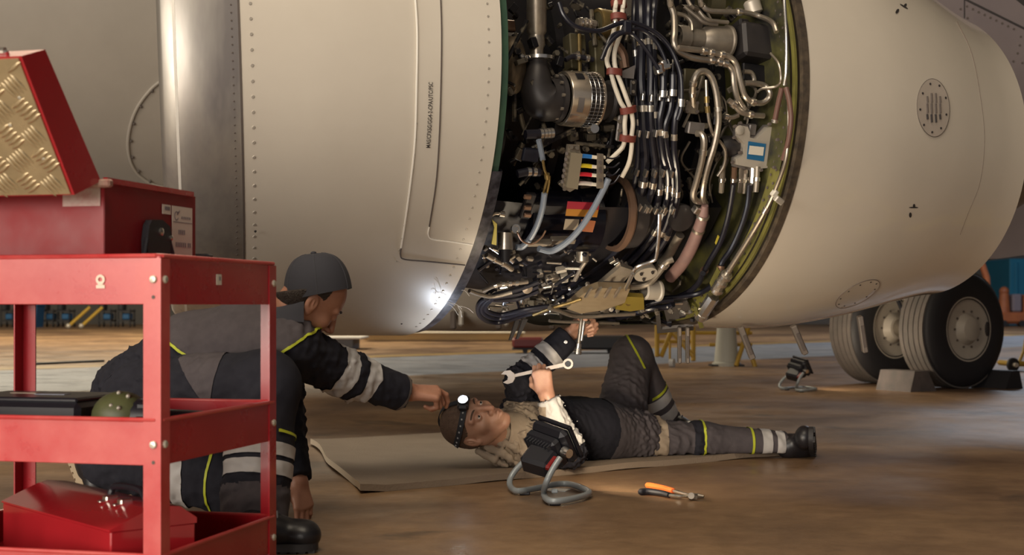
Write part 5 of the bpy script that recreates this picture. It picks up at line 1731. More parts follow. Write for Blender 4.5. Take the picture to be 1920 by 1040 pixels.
# ------------------------------------------------------------------ people: smooth blended bodies polygonised from distance fields
class Field:
    def __init__(self, h):
        self.h, self.pr, self.disp = h, [], None

    def cone(self, a, b, ra, rb=None, k=0.02, sub=False):
        self.pr.append(('c', np.asarray(a, float), np.asarray(b, float), ra, ra if rb is None else rb, k, sub))
        return self

    def chain(self, pts, rs, k=0.02):
        for i in range(len(pts) - 1):
            self.cone(pts[i], pts[i + 1], rs[i], rs[i + 1], k)
        return self

    def ell(self, c, r, R=None, k=0.02, sub=False):
        self.pr.append(('e', np.asarray(c, float), np.asarray(r, float) * np.ones(3), np.eye(3) if R is None else np.asarray(R, float), 0, k, sub))
        return self

    def box(self, c, half, R=None, rd=0.005, k=0.01, sub=False):
        self.pr.append(('b', np.asarray(c, float), np.asarray(half, float), np.eye(3) if R is None else np.asarray(R, float), rd, k, sub))
        return self

    def cut(self, p, n, size=0.12):
        """flat end: remove what lies beyond the plane within 'size' of p"""
        n = unit(n)
        x, y, d = frame_from(n)
        return self.box(np.asarray(p, float) + n * size * 0.6, (size, size, size * 0.6), np.array([x, y, d]), 0.0, 0.004, True)

    def bbox(self, q):
        if q[0] == 'c':
            return np.minimum(q[1] - q[3], q[2] - q[4]), np.maximum(q[1] + q[3], q[2] + q[4])
        if q[0] == 'e':
            e = np.sqrt(((q[2][:, None] * q[3]) ** 2).sum(0))
        else:
            e = np.abs(q[2][:, None] * q[3]).sum(0) + q[4]
        return q[1] - e, q[1] + e

    def build(self):
        h = self.h
        bb = [self.bbox(q) for q in self.pr if not q[6]]
        lo = np.min([b[0] for b in bb], 0) - 4 * h - 0.012
        hi = np.max([b[1] for b in bb], 0) + 4 * h + 0.012
        n = np.ceil((hi - lo) / h).astype(int) + 1
        D = np.full(n, 1.0, np.float32)
        for q in self.pr:
            a, b = self.bbox(q)
            mg = q[5] + 4 * h + 0.012
            i0 = np.clip(np.floor((a - mg - lo) / h).astype(int), 0, n)
            i1 = np.clip(np.ceil((b + mg - lo) / h).astype(int) + 1, 0, n)
            if np.any(i1 <= i0):
                continue
            X, Y, Z = np.meshgrid(*[(lo[k] + h * np.arange(i0[k], i1[k])).astype(np.float32) for k in range(3)], indexing='ij')
            if q[0] == 'c':
                d = (q[2] - q[1])
                L2 = float(d @ d) + 1e-12
                px_, py_, pz_ = X - q[1][0], Y - q[1][1], Z - q[1][2]
                t = np.clip((px_ * d[0] + py_ * d[1] + pz_ * d[2]) / L2, 0, 1)
                v = np.sqrt((px_ - t * d[0]) ** 2 + (py_ - t * d[1]) ** 2 + (pz_ - t * d[2]) ** 2) - (q[3] + (q[4] - q[3]) * t)
            else:
                px_, py_, pz_ = X - q[1][0], Y - q[1][1], Z - q[1][2]
                R = q[3]
                l = [px_ * R[k][0] + py_ * R[k][1] + pz_ * R[k][2] for k in range(3)]
                if q[0] == 'e':
                    k0 = np.sqrt(sum((l[k] / q[2][k]) ** 2 for k in range(3)))
                    k1 = np.sqrt(sum((l[k] / q[2][k] ** 2) ** 2 for k in range(3))) + 1e-9
                    v = np.where(k0 < 0.25, (k0 - 1) * q[2].min(), k0 * (k0 - 1) / k1)
                else:
                    e = [np.abs(l[k]) - q[2][k] for k in range(3)]
                    v = np.sqrt(sum(np.maximum(x_, 0) ** 2 for x_ in e)) + np.minimum(np.maximum(np.maximum(e[0], e[1]), e[2]), 0) - q[4]
            s = tuple(slice(i0[k], i1[k]) for k in range(3))
            A, k = D[s], max(q[5], 1e-5)
            if q[6]:
                v = -v
                m = np.clip(0.5 - 0.5 * (v - A) / k, 0, 1)
                D[s] = v + (A - v) * m + k * m * (1 - m)
            else:
                m = np.clip(0.5 + 0.5 * (v - A) / k, 0, 1)
                D[s] = v + (A - v) * m - k * m * (1 - m)
        if self.disp is not None:
            idx = np.nonzero(np.abs(D) < 0.03)
            p = lo + h * np.stack(idx, 1)
            D[idx] += self.disp(p).astype(np.float32)
        return nets(D, lo, h)


def nets(D, lo, h):
    S = D < 0
    cnt = np.zeros(np.array(D.shape) - 1, np.int8)
    offs = [(i, j, k) for i in (0, 1) for j in (0, 1) for k in (0, 1)]
    sl = lambda o: tuple(slice(o[a], D.shape[a] - 1 + o[a]) for a in range(3))
    for o in offs:
        cnt += S[sl(o)]
    act = (cnt > 0) & (cnt < 8)
    ci = np.stack(np.nonzero(act), 1)
    idx = -np.ones(act.shape, np.int64)
    idx[act] = np.arange(len(ci))
    cv = {o: D[ci[:, 0] + o[0], ci[:, 1] + o[1], ci[:, 2] + o[2]].astype(float) for o in offs}
    acc = np.zeros((len(ci), 3))
    num = np.zeros(len(ci))
    for o in offs:
        for ax in range(3):
            if o[ax]:
                continue
            o2 = list(o)
            o2[ax] = 1
            a, b = cv[o], cv[tuple(o2)]
            m = (a < 0) != (b < 0)
            t = np.where(m, a / np.where(m, a - b, 1), 0)
            p = np.array(o, float)[None].repeat(len(ci), 0)
            p[:, ax] += t
            acc += p * m[:, None]
            num += m
    V = lo + h * (ci + acc / num[:, None])
    F = []
    for ax in range(3):
        b, c = (ax + 1) % 3, (ax + 2) % 3
        s0 = [slice(None)] * 3
        s1 = [slice(None)] * 3
        s0[ax], s1[ax] = slice(0, -1), slice(1, None)
        df = S[tuple(s0)] != S[tuple(s1)]
        e = np.stack(np.nonzero(df), 1)
        e = e[(e[:, b] > 0) & (e[:, c] > 0) & (e[:, b] < act.shape[b]) & (e[:, c] < act.shape[c])]
        q = []
        for db, dc in ((-1, -1), (0, -1), (0, 0), (-1, 0)):
            g = e.copy()
            g[:, b] += db
            g[:, c] += dc
            q.append(idx[g[:, 0], g[:, 1], g[:, 2]])
        q = np.stack(q, 1)
        inside = S[e[:, 0], e[:, 1], e[:, 2]]
        q[~inside] = q[~inside][:, ::-1]
        F.append(q)
    F = np.vstack(F)
    return V, F


def body_obj(name, V, F, m, parent):
    return mesh_obj(name, V, F, m, parent, True, 180, False)


def folds(seed, amp, dirs, lam=(0.05, 0.10)):
    """cloth folds: ridged waves running mostly across the given directions"""
    g = np.random.default_rng(seed)
    ws = []
    for d in dirs:
        for _ in range(2):
            v = unit(np.asarray(d, float) + g.normal(size=3) * 0.45)
            ws.append((v * 2 * math.pi / g.uniform(*lam), unit(g.normal(size=3)) * 2 * math.pi / g.uniform(0.10, 0.22), g.uniform(0, 6.28), g.uniform(1.0, 1.9)))

    def f(p):
        o = np.zeros(len(p))
        for k1, k2, ph, wq in ws:
            s = np.sin(p @ k1 + wq * np.sin(p @ k2 + ph) + ph * 2)
            o += (1 - np.abs(s)) ** 1.6 - 0.40
        mod = 0.55 + 0.45 * np.sin(p @ (A3(1, .7, .4) * 9.0) + seed)
        return -amp * 1.9 * o / math.sqrt(len(ws)) * mod
    return f


def patch(src, planes, name, m, parent, off=0.0025, near=None):
    """a strip or panel of cloth: the part of a garment between planes (point, inward normal), lying just proud of it"""
    V, F = src
    keep = np.ones(len(V), bool)
    for p, n in planes:
        keep &= ((V - p) @ unit(n)) > -0.03
    if near is not None:
        keep &= np.linalg.norm(V - near[0], axis=1) < near[1]
    fk = F[keep[F].all(1)]
    if len(fk) == 0:
        print('EMPTY PATCH', name)
        return None
    u, inv = np.unique(fk, return_inverse=True)
    bm = bmesh.new()
    vs = [bm.verts.new(v) for v in V[u]]
    for f in inv.reshape(fk.shape):
        try:
            bm.faces.new([vs[i] for i in f])
        except ValueError:
            pass
    for p, n in planes:
        bmesh.ops.bisect_plane(bm, geom=bm.verts[:] + bm.edges[:] + bm.faces[:], dist=1e-5, plane_co=Vector(p), plane_no=Vector(unit(n)), clear_inner=True)
    bm.normal_update()
    for v in bm.verts:
        v.co += v.normal * off
    bm.verts.index_update()
    Vn = np.array([v.co[:] for v in bm.verts])
    Fn = [[v.index for v in f.verts] for f in bm.faces]
    bm.free()
    if not len(Fn):
        print('EMPTY PATCH', name)
        return None
    return mesh_obj(name, Vn, Fn, m, parent, True, 180, False)


def band(src, a, b, f0, f1, name, m, parent, reach=0.16, off=0.003):
    """ring around a limb running from a to b, between the fractions f0 and f1"""
    d = unit(b - a)
    c = a + (b - a) * (f0 + f1) / 2
    return patch(src, [(a + (b - a) * f0, d), (a + (b - a) * f1, -d)], name, m, parent, off, (c, reach))


def head_mesh(neck_to=(-0.050, 0, -0.19), slim=1.0):
    f = Field(0.0023)
    f.ell((-.012, 0, .040), (.096, .076, .080), k=.02)
    f.ell((.012, 0, .0), (.076, .067, .095), k=.03)
    f.ell((.042, 0, -.045), (.043, .050 * slim, .062), k=.03)
    f.cone((-.028, 0, -.050), neck_to, .053, .060, k=.03)
    for s in (-1, 1):
        f.cone((-.010, s * .055, -.045), (.058, s * .018, -.098), .019, .016, k=.025)
        f.ell((.056, s * .046, -.020), (.023, .019, .018), k=.02)
        f.cone((.083, s * .012, .027), (.070, s * .052, .025), .0095, .0075, k=.014)
    f.ell((.070, 0, -.100), (.016, .020, .015), k=.02)
    f.ell((.080, 0, -.066), (.020, .029, .022), k=.016)
    for s in (-1, 1):
        f.ell((.099, s * .032, .004), (.021, .0165, .0115), k=.012, sub=True)
        f.ell((.0765, s * .032, .004), .0150, k=.004)
        f.ell((.0940, s * .032, .0035), (.012, .0118, .0040), k=.002, sub=True)
    f.cone((.088, 0, .018), (.114, 0, -.030), .0075, .0115, k=.010)
    for s in (-1, 1):
        f.ell((.100, s * .0130, -.036), (.012, .008, .008), k=.006)
        f.ell((.104, s * .0075, -.044), (.006, .0035, .004), k=.003, sub=True)
        f.cone((.092, s * .021, -.065), (.1015, 0, -.0605), .0036, .0056, k=.005)
        f.cone((.091, s * .018, -.069), (.0990, 0, -.0725), .0042, .0068, k=.005)
    f.cone((.0955, -.023, -.0665), (.1055, 0, -.0662), .0020, .0024, k=.002, sub=True)
    f.cone((.0955, .023, -.0665), (.1055, 0, -.0662), .0020, .0024, k=.002, sub=True)
    t = math.radians(14)
    Re = np.array([(math.cos(t), 0, math.sin(t)), (0, 1, 0), (-math.sin(t), 0, math.cos(t))])
    for s in (-1, 1):
        f.ell((-.014, s * .079, -.004), (.019, .0075, .031), Re, k=.006)
        f.ell((-.004, s * .075, -.030), (.010, .007, .010), k=.006)
        f.ell((-.010, s * .0875, -.002), (.0115, .0065, .019), Re, k=.003, sub=True)
        f.cone((-.004, s * .081, -.014), (-.014, s * .083, .006), .003, .003, k=.003)
    return f.build()


def hair_mesh(cutp=None, cutn=None):
    f = Field(0.003)
    f.ell((-.013, 0, .040), (.1015, .0815, .0845), k=.01)
    f.ell((-.045, 0, -.005), (.062, .071, .070), k=.03)
    n = unit(A3(0.8, 0, -0.6))
    f.cut(A3(.0835, 0, .082), n, 0.25)
    for s in (-1, 1):
        f.ell((-.004, s * .085, -.010), (.026, .020, .036), k=.008, sub=True)
    if cutp is not None:
        f.cut(cutp, cutn, 0.25)
        f.cut(A3(.012, 0, 0), A3(1, 0, 0), 0.25)
    f.disp = lambda p: 0.0012 * np.sin(p[:, 0] * 700) * np.sin(p[:, 1] * 640 + p[:, 2] * 500)
    return f.build()




def place(VF, c, R, scale=1.0):
    return np.asarray(c) + (VF[0] * scale) @ R, VF[1]


def axes_from(fwd, up):
    f = unit(fwd)
    u = np.asarray(up, float)
    u = unit(u - f * (u @ f))
    return np.array([f, np.cross(u, f), u])       # rows: forward, left, up


def hand_field(w, X, Z, right, curls, thumb, spread=0.05, h=0.0024, arm=None, scale=1.0):
    """w wrist, X towards the knuckles, Z out of the back of the hand; curls: (knuckle, middle, tip) degrees for index..little"""
    X = unit(X)
    Z = unit(np.asarray(Z, float) - X * (np.asarray(Z, float) @ X))
    Y = np.cross(Z, X) * (1 if right else -1)
    k = scale
    f = Field(h)
    L = lambda x, y, z: w + (X * x + Y * y + Z * z) * k
    if arm is not None:
        f.cone(arm, L(0, 0, 0), .034 * k, .027 * k, .01)
    f.cone(L(-.01, .008, 0), L(-.01, -.008, 0), .022 * k, .022 * k, .015)
    base = [(.088, .029), (.092, .0095), (.088, -.0105), (.080, -.0285)]
    segs = [(.041, .025, .021), (.045, .028, .022), (.042, .026, .022), (.033, .020, .019)]
    rads = [(.0100, .0090, .0083, .0070), (.0102, .0092, .0085, .0072), (.0098, .0088, .0081, .0070), (.0088, .0080, .0072, .0062)]
    for i in range(4):
        bx, by = base[i]
        f.cone(L(.004, by * 0.55, -.002), L(bx, by, 0), .0165 * k, .0125 * k, .012)
        p = L(bx, by, 0)
        ang = 0.0
        for j in range(3):
            ang += math.radians(curls[i][j])
            d = X * math.cos(ang) - Z * math.sin(ang) + Y * by * spread * 20 * 0.1 * (1 if j == 0 else 0)
            q = p + unit(d) * segs[i][j] * k
            f.cone(p, q, rads[i][j] * k, rads[i][j + 1] * k, .003)
            p = q
    p = L(.020, .026, -.006)
    f.ell(L(.038, .028, -.010), np.array((.030, .016, .015)) * k, np.array([X, Y, Z]), .012)
    tl, tr = (.044, .033, .027), (.0150, .0115, .0105, .0080)
    for j in range(3):
        d = unit(X * thumb[j][0] + Y * thumb[j][1] + Z * thumb[j][2])
        q = p + d * tl[j] * k
        f.cone(p, q, tr[j] * k, tr[j + 1] * k, .007)
        p = q
    return f.build()


def merge(parts):
    V, F, b = [], [], 0
    for v, f in parts:
        V.append(v)
        F.append(np.asarray(f) + b)
        b += len(v)
    return np.vstack(V), np.vstack(F)


M_SKIN = mat('skin_tanned', (0.40, 0.195, 0.125), 0.45, col2=(0.34, 0.155, 0.10), scale=18, bump=0.08, bscale=260)
M_SKIN2 = mat('skin_light', (0.46, 0.26, 0.175), 0.42, col2=(0.40, 0.20, 0.135), scale=18, bump=0.08, bscale=260)
M_HAIR = mat('dark_brown_hair', (0.028, 0.018, 0.013), 0.6, bump=0.5, bscale=300)
M_HAIR2 = mat('short_brown_hair', (0.085, 0.050, 0.034), 0.65, bump=0.5, bscale=300, col2=(0.13, 0.08, 0.055), scale=60)
M_EYE = mat('eye_white', (0.60, 0.56, 0.52), 0.2)
M_IRIS = mat('dark_iris', (0.02, 0.013, 0.010), 0.12)
M_GREYC = mat('grey_workwear', (0.086, 0.074, 0.080), 0.85, col2=(0.070, 0.060, 0.066), scale=30, bump=0.15, bscale=700, spec=0.25)
M_NAVY = mat('navy_workwear', (0.019, 0.019, 0.027), 0.85, col2=(0.014, 0.014, 0.021), scale=30, bump=0.15, bscale=700, spec=0.25)
M_TANC = mat('tan_lit_cloth', (0.34, 0.27, 0.20), 0.85, col2=(0.29, 0.225, 0.165), scale=30, bump=0.15, bscale=700)  # tan cloth, also stands in for warm light on the shoulders
M_REFL = mat('reflective_tape', (0.46, 0.44, 0.43), 0.5)
M_LIME = mat('lime_piping', (0.46, 0.50, 0.03), 0.6)
M_BOOT = mat('black_boot_leather', (0.014, 0.013, 0.016), 0.38)
M_SOLE = mat('boot_sole_rubber', (0.022, 0.020, 0.022), 0.6)
M_SOLEB = mat('boot_sole_buff', (0.30, 0.23, 0.15), 0.7)
M_CAP = mat('charcoal_cap_cloth', (0.036, 0.036, 0.046), 0.85, bump=0.12, bscale=600)


def eyes(c, R, scale, parent):
    for s in (-1, 1):
        p = np.asarray(c) + (A3(.0775, s * .032, .004) * scale) @ R
        e = MB().ball(p, .0132 * scale, None, 14, 10).build('eye', M_EYE, parent)
        q = p + (A3(.0062, 0, .0006) * scale) @ R
        MB().ball(q, .0078 * scale, None, 12, 8).build('iris', M_IRIS, e)


def brows(c, R, scale, parent, m):
    for s in (-1, 1):
        pts = [np.asarray(c) + (A3(x, s * y, z) * scale) @ R for x, y, z in ((.0925, .013, .0265), (.0905, .028, .0315), (.080, .046, .031), (.072, .054, .026))]
        MB().tube(catmull(np.array(pts), n=4), 0.0034, 6, rs=np.interp(np.linspace(0, 1, 13), [0, .4, 1], [.0036, .004, .0016])).build('eyebrow', m, parent)


def boot(heel, toe, shaft_top, up, parent, sole_m=None, name='boot'):
    """safety boot: shaped upper with ankle shaft, separate lugged sole, laces"""
    d = unit(toe - heel)
    up = unit(np.asarray(up, float) - d * (np.asarray(up, float) @ d))
    s = np.cross(up, d)
    L = np.linalg.norm(toe - heel)
    f = Field(0.0045)
    at_ = lambda x, y, z: heel + d * x * L + s * y + up * z
    f.cone(at_(.16, 0, .055), at_(.45, 0, .060), .040, .040, .03)
    f.cone(at_(.45, 0, .055), at_(.84, 0, .042), .042, .040, .03)
    f.ell(at_(.84, 0, .045), (.044, .048, .034), np.array([d, s, up]), .02)
    f.cone(at_(.20, 0, .06), shaft_top, .044, .054, .03)
    f.box(at_(.5, 0, -.05), (.3, .3, .062), np.array([d, s, up]), 0, .003, True)
    V, F = f.build()
    b = body_obj(name, V, F, M_BOOT, parent)
    out = []
    for k in range(28):
        a = 2 * math.pi * k / 28
        x = 0.5 + 0.52 * math.copysign(abs(math.cos(a)) ** 0.55, math.cos(a))
        wid = np.interp(x, [0, .3, .5, .8, 1.05], [.038, .036, .038, .052, .046])
        out.append((x * L, wid * math.copysign(abs(math.sin(a)) ** 0.6, math.sin(a))))
    so = MB().prism(out, heel, d, s, up, 0.006, 0.026).build('sole', sole_m or M_SOLE, b, True, 40)
    lug = MB()
    for k in range(9):
        for sy in (-1, 1):
            x = 0.06 + k * 0.11
            lug.box(heel + d * x * L + s * sy * 0.022 + up * 0.004, (L * 0.075, 0.026, 0.009), np.array([d, s, up]))
    lug.build('sole_lugs', sole_m or M_SOLE, b, False)['kind'] = 'stuff'
    for k in range(4):
        x, z = 0.62 - k * 0.085, 0.090 + k * 0.014
        a = [at_(x, -.026, z - .012), at_(x - .01, 0, z + .003), at_(x - .02, .026, z - .012)]
        MB().tube(catmull(np.array(a), n=4), 0.0028, 6).build('lace', mat('grey_lace', (0.20, 0.20, 0.21), 0.7), b)
    return b


# ================================================================== the kneeling mechanic
k_root = thing('person', tuple(A3(-0.95, 4.3, 0)), 'kneeling mechanic in grey overalls and backward cap, pointing with one hand', 'person')
hc = P(582, 560, 4.16)
HR = axes_from((0.64, 0.40, -0.62), (0.66, 0.05, 0.74))
HS = 0.98
SR, SL = P(540, 648, 4.13), P(528, 655, 4.50)
ELr, WRr = P(652, 702, 4.30), P(768, 734, 4.44)
CFr = P(754, 737, 4.425)
ELl, WRl = P(533, 795, 4.44), P(561, 905, 4.33)
CFl = P(557, 900, 4.335)
PEL, CHE = P(268, 735, 4.38), P(474, 643, 4.32)
LAT = unit(A3(0.10, -1, 0))
neck_w = P(528, 615, 4.26)
nl = (neck_w - hc) @ HR.T / HS
hv = place(head_mesh(tuple(nl)), hc, HR, HS)
# the body under the clothes: trunk, neck and arms in one surface with head and hands
tr = Field(0.009)
tr.chain([PEL, (PEL + CHE) / 2, CHE], [.10, .10, .11], .05)
tr.cone(CHE, neck_w, .10, .055, .04)
tr.cone(neck_w, hc - HR[2] * 0.05 - HR[0] * 0.03, .050, .050, .02)
tr.chain([CHE, SR, ELr, WRr], [.08, .055, .042, .025], .03)
tr.chain([CHE, SL, ELl, WRl], [.08, .055, .042, .025], .03)
hr_ = hand_field(WRr, (0.93, 0.25, -0.08), (0.10, -0.45, 0.88), True, [(28, 40, 25), (62, 75, 40), (72, 80, 45), (78, 80, 45)], [(.72, .55, -.45), (.92, .10, -.40), (.96, -.10, -.20)], arm=WRr - unit(WRr - ELr) * .09)
hl_ = hand_field(WRl, (0.22, -0.25, -0.95), (0.55, -0.72, 0.30), False, [(18, 25, 15), (16, 22, 15), (18, 25, 15), (22, 30, 20)], [(.60, .75, -.1), (.80, .55, -.15), (.92, .30, -.15)], arm=WRl - unit(WRl - ELl) * .09, scale=0.86)
V, F = merge([tr.build(), hv, hr_, hl_])
body_k = body_obj('body', V, F, M_SKIN, k_root)
eyes(hc, HR, HS, k_root)
brows(hc, HR, HS, k_root, M_HAIR)
cap_c = P(596, 553, 4.16)
CR = axes_from((-0.96, -0.12, -0.10), (0.02, 0.02, 1.0))
hh_ = place(hair_mesh((cap_c + CR[2] * .02 - hc) @ HR.T / HS, CR[2] @ HR.T), hc, HR, HS)
body_obj('hair', hh_[0], hh_[1], M_HAIR, k_root)
# jacket
jf = Field(0.0065)
for s in (-1, 1):
    jf.chain([PEL + LAT * s * .075, (PEL + CHE) / 2 + LAT * s * .085 + ZU * .030, CHE + LAT * s * .085], [.135, .125, .122], .07)
jf.cone(CHE + LAT * .08, SR, .115, .090, .06)
jf.cone(CHE - LAT * .08, SL, .115, .085, .06)
jf.cone(CHE + (neck_w - CHE) * .2, neck_w + (hc - neck_w) * .20, .125, .082, .05)
jf.chain([SR, ELr, CFr], [.088, .070, .058], .035)
jf.chain([SL, ELl, CFl], [.080, .062, .050], .035)
jf.cut(CFr, CFr - ELr, .09)
jf.cut(CFl, CFl - ELl, .09)
jf.disp = folds(3, 0.0062, [AXD, A3(.8, 0, -.4), A3(.5, .2, .8), A3(0.9, .3, .1)])
jk = jf.build()
body_obj('jacket', jk[0], jk[1], M_NAVY, k_root)
pA, pB = P(312, 636, 4.2), P(395, 690, 4.2)
ln1 = unit(np.cross(unit(pB - pA), A3(0, 1, 0)))
ln1 = ln1 if ln1[2] > 0 else -ln1
qA, qB = P(585, 632, 4.2), P(512, 684, 4.2)
ln2 = unit(np.cross(unit(qB - qA), A3(0, 1, 0)))
ln2 = ln2 if ln2[0] < 0 else -ln2
patch(jk, [(pA, ln1), (qA, ln2)], 'jacket_panel', M_GREYC, k_root, 0.003)
patch(jk, [(pA, ln1), (pA + ln1 * 0.007, -ln1), (P(300, 600, 4.2), A3(1, 0, 0)), (P(398, 600, 4.2), A3(-1, 0, 0))], 'lime_piping', M_LIME, k_root, 0.006)
patch(jk, [(qA, ln2), (qA + ln2 * 0.007, -ln2), (P(0, 700, 4.2), ZU)], 'lime_piping', M_LIME, k_root, 0.006, (SR, .2))
band(jk, SR, ELr, .70, .92, 'reflective_band', M_REFL, k_root, .14)
band(jk, SR, ELr, 1.08, 1.28, 'reflective_band', M_REFL, k_root, .14)
band(jk, ELr, CFr, .93, .97, 'cuff_seam', M_SEAM, k_root, .10, .001)
# collar standing around the neck
nd = unit(hc - HR[0] * .03 - neck_w)
ring = MB().lathe([(-.02, .075), (.012, .073), (.030, .079), (.032, .082), (.014, .082), (-.02, .086)], neck_w + nd * 0.01, nd, 36)
ring.build('collar', M_GREYC, k_root)
# trousers
HPr, HPl = P(272, 745, 4.25), P(272, 752, 4.50)
KNr, ANr = P(497, 722, 3.98), P(474, 985, 3.86)
KNl, ANl = A3(-0.86, 4.40, 0.092), A3(-1.30, 4.52, 0.135)
tf = Field(0.007)
tf.ell(P(262, 745, 4.38), (.15, .165, .14), None, .05)
tf.chain([HPr, KNr, ANr + (KNr - ANr) * .03], [.128, .094, .083], .04)
tf.cone(KNr + (ANr - KNr) * .45, ANr, .088, .088, .03)
tf.chain([HPl, KNl, ANl], [.125, .088, .075], .04)
tf.cut(ANr, ANr - KNr, .11)
tf.disp = folds(9, 0.0055, [A3(.2, 0, 1), A3(.9, .2, .3), A3(.4, .3, .8)], (.06, .12))
tk = tf.build()
body_obj('trousers', tk[0], tk[1], M_NAVY, k_root)
kz = unit(KNr - ANr)
band(tk, KNr, ANr, .445, .535, 'reflective_band', M_REFL, k_root, .14)
band(tk, KNr, ANr, .57, .67, 'reflective_band', M_REFL, k_root, .14)
patch(tk, [(KNr + (ANr - KNr) * .355, -kz), (KNr + (ANr - KNr) * .375, kz), (P(525, 800, 3.9), A3(1, 0, 0))], 'lime_piping', M_LIME, k_root, 0.005, (KNr + (ANr - KNr) * .36, .14))
patch(tk, [(P(430, 900, 3.9) * A3(1, 1, 1), A3(-1, 0, .15)), (ANr + kz * .0, kz), (KNr, -kz)], 'trouser_back_panel', M_GREYC, k_root, .002, (KNr + (ANr - KNr) * .6, .22)) if False else None
patch(tk, [(KNr + (ANr - KNr) * .70, -kz)], 'trouser_cuff_panel', M_GREYC, k_root, .002, (ANr, .14))
patch(tk, [(P(350, 690, 4.1), unit(A3(0.6, 0, .5))), (P(425, 690, 4.1), unit(A3(-1, 0, .2)))], 'thigh_pocket', M_GREYC, k_root, .003, (P(395, 715, 4.05), .13))
band(tk, KNl, ANl, .30, .40, 'reflective_band', M_REFL, k_root, .13)
band(tk, KNl, ANl, .46, .56, 'reflective_band', M_REFL, k_root, .13)
band(tk, KNl, ANl, .10, .118, 'lime_piping', M_LIME, k_root, .13)
boot(PF(436, 1036), PF(594, 1033), P(478, 985, 3.84), ZU, k_root)
boot(A3(-1.425, 4.56, 0.185), A3(-1.315, 4.50, -0.005) + A3(-.02, 0, 0.02), ANl + A3(-.02, 0, 0), A3(0.9, -.1, .35), k_root, M_SOLEB)
# backward cap: dome, six seams, button, bill, strap opening over the forehead
G_ = []
for j in range(15):
    th = math.pi / 2 * j / 14
    row = []
    for i in range(48):
        a = 2 * math.pi * i / 48
        rx_ = .101 if math.cos(a) < 0 else .099
        x = rx_ * math.cos(a) * max(0.02, math.cos(th)) ** 0.62
        y = .091 * math.sin(a) * max(0.02, math.cos(th)) ** 0.62
        z = .122 * math.sin(th) ** 1.0 - .010 * math.cos(a) * (1 - math.sin(th))
        row.append(cap_c + A3(x, y, z) @ CR)
    G_.append(row)
cap = MB().grid(np.array(G_), wrap=True).build('cap_dome', M_CAP, k_root, True, 180)
for i in range(0, 48, 8):
    MB().tube([np.array(G_[j][(i + 4) % 48]) for j in range(14)], 0.0014, 5).build('cap_seam', mat('cap_stitch', (0.055, 0.055, 0.066), 0.9), cap)
MB().ball(cap_c + CR[2] * 0.124, (.009, .009, .005), CR, 12, 6).build('cap_button', M_CAP, cap)
G_ = []
for j in range(7):
    q = j / 6
    row = []
    for i in range(25):
        a = math.radians(-66 + 132 * i / 24)
        ext = .074 * max(0.0, math.cos(a * 1.30)) ** 0.6
        r_x, r_y = .098 + ext * q, .089 + ext * q * .35
        row.append(cap_c + A3(r_x * math.cos(a), r_y * math.sin(a), -.008 - .030 * q * q - .030 * (math.sin(a) ** 2) * q - .012) @ CR)
    G_.append(row)
G_ = np.array(G_)
bl = MB().grid(G_)
bl.grid((G_ + CR[2] * 0.004)[:, ::-1])
bl.grid(np.stack([G_[-1], G_[-1] + CR[2] * .004]))
bl.build('cap_bill', M_CAP, cap, True, 60)

# ================================================================== the mechanic lying under the engine
l_root = thing('person', tuple(A3(0.35, 5.9, 0.024)), 'mechanic lying on his back on the mat under the engine wearing a headlamp', 'person')
lc = P(889, 793, 5.42)
LR = axes_from((0.30, -0.72, 0.60), (-0.96, -0.12, 0.22))
LS = 1.03
nb_ = P(952, 822, 5.56)
S2r, S2l = P(985, 836, 5.56), P(988, 772, 5.93)
E2r, W2r = P(1066, 846, 5.43), P(1024, 738, 5.43)
C2r = P(1027, 747, 5.43)
E2l, W2l = P(978, 714, 5.70), P(1071, 624, 5.74)
C2l = P(1066, 630, 5.737)
CH2, BE2, PE2 = P(1008, 803, 5.76), P(1095, 806, 5.89), P(1178, 818, 6.02)
BD = unit(PE2 - CH2)
LT = unit(np.cross(ZU, BD))          # towards the far side
LT = LT if LT[1] > 0 else -LT
nl2 = (nb_ - lc) @ LR.T / LS
hv2 = place(head_mesh(tuple(nl2)), lc, LR, LS)
t2 = Field(0.009)
t2.chain([CH2, BE2, PE2], [.09, .09, .09], .05)
t2.cone(CH2, nb_, .09, .06, .04)
t2.cone(nb_, lc - LR[2] * .06 - LR[0] * .03, .060, .055, .02)
t2.chain([CH2, S2r, E2r, W2r], [.08, .055, .042, .025], .03)
t2.chain([CH2, S2l, E2l, W2l], [.08, .055, .042, .025], .03)
wax2 = unit(P(1046, 701, 5.36) - P(932, 726, 5.40))           # wrench axis
hx = unit(A3(-0.42, 0.10, 0.90) - wax2 * (A3(-0.42, 0.10, 0.90) @ wax2))
hz = np.cross(hx, wax2)
hz = hz if hz[1] < 0 else -hz
h2r = hand_field(W2r, hx, hz, True, [(48, 82, 55), (52, 85, 55), (55, 85, 55), (58, 85, 55)], [(.60, .62, -.50), (.80, -.05, -.60), (.70, -.45, -.55)], arm=W2r - unit(W2r - E2r) * .08, scale=0.94)
rax = unit(P(1091, 572, 5.62) - P(1083, 668, 5.62))           # ratchet axis
gx = unit(A3(0.66, -0.10, 0.62) - rax * (A3(0.66, -0.10, 0.62) @ rax) * 0.45)
gz = unit(A3(-0.45, 0.80, 0.35))
h2l = hand_field(W2l, gx, gz, False, [(50, 75, 50), (55, 80, 55), (60, 82, 55), (62, 82, 55)], [(.55, .75, -.35), (.80, .35, -.50), (.80, -.05, -.60)], arm=W2l - unit(W2l - E2l) * .08, scale=0.94)
V, F = merge([t2.build(), hv2, h2r, h2l])
body_obj('body', V, F, M_SKIN2, l_root)
eyes(lc, LR, LS, l_root)
brows(lc, LR, LS, l_root, M_HAIR2)
hh_ = place(hair_mesh(), lc, LR, LS)
body_obj('hair', hh_[0], hh_[1], M_HAIR2, l_root)
j2 = Field(0.0065)
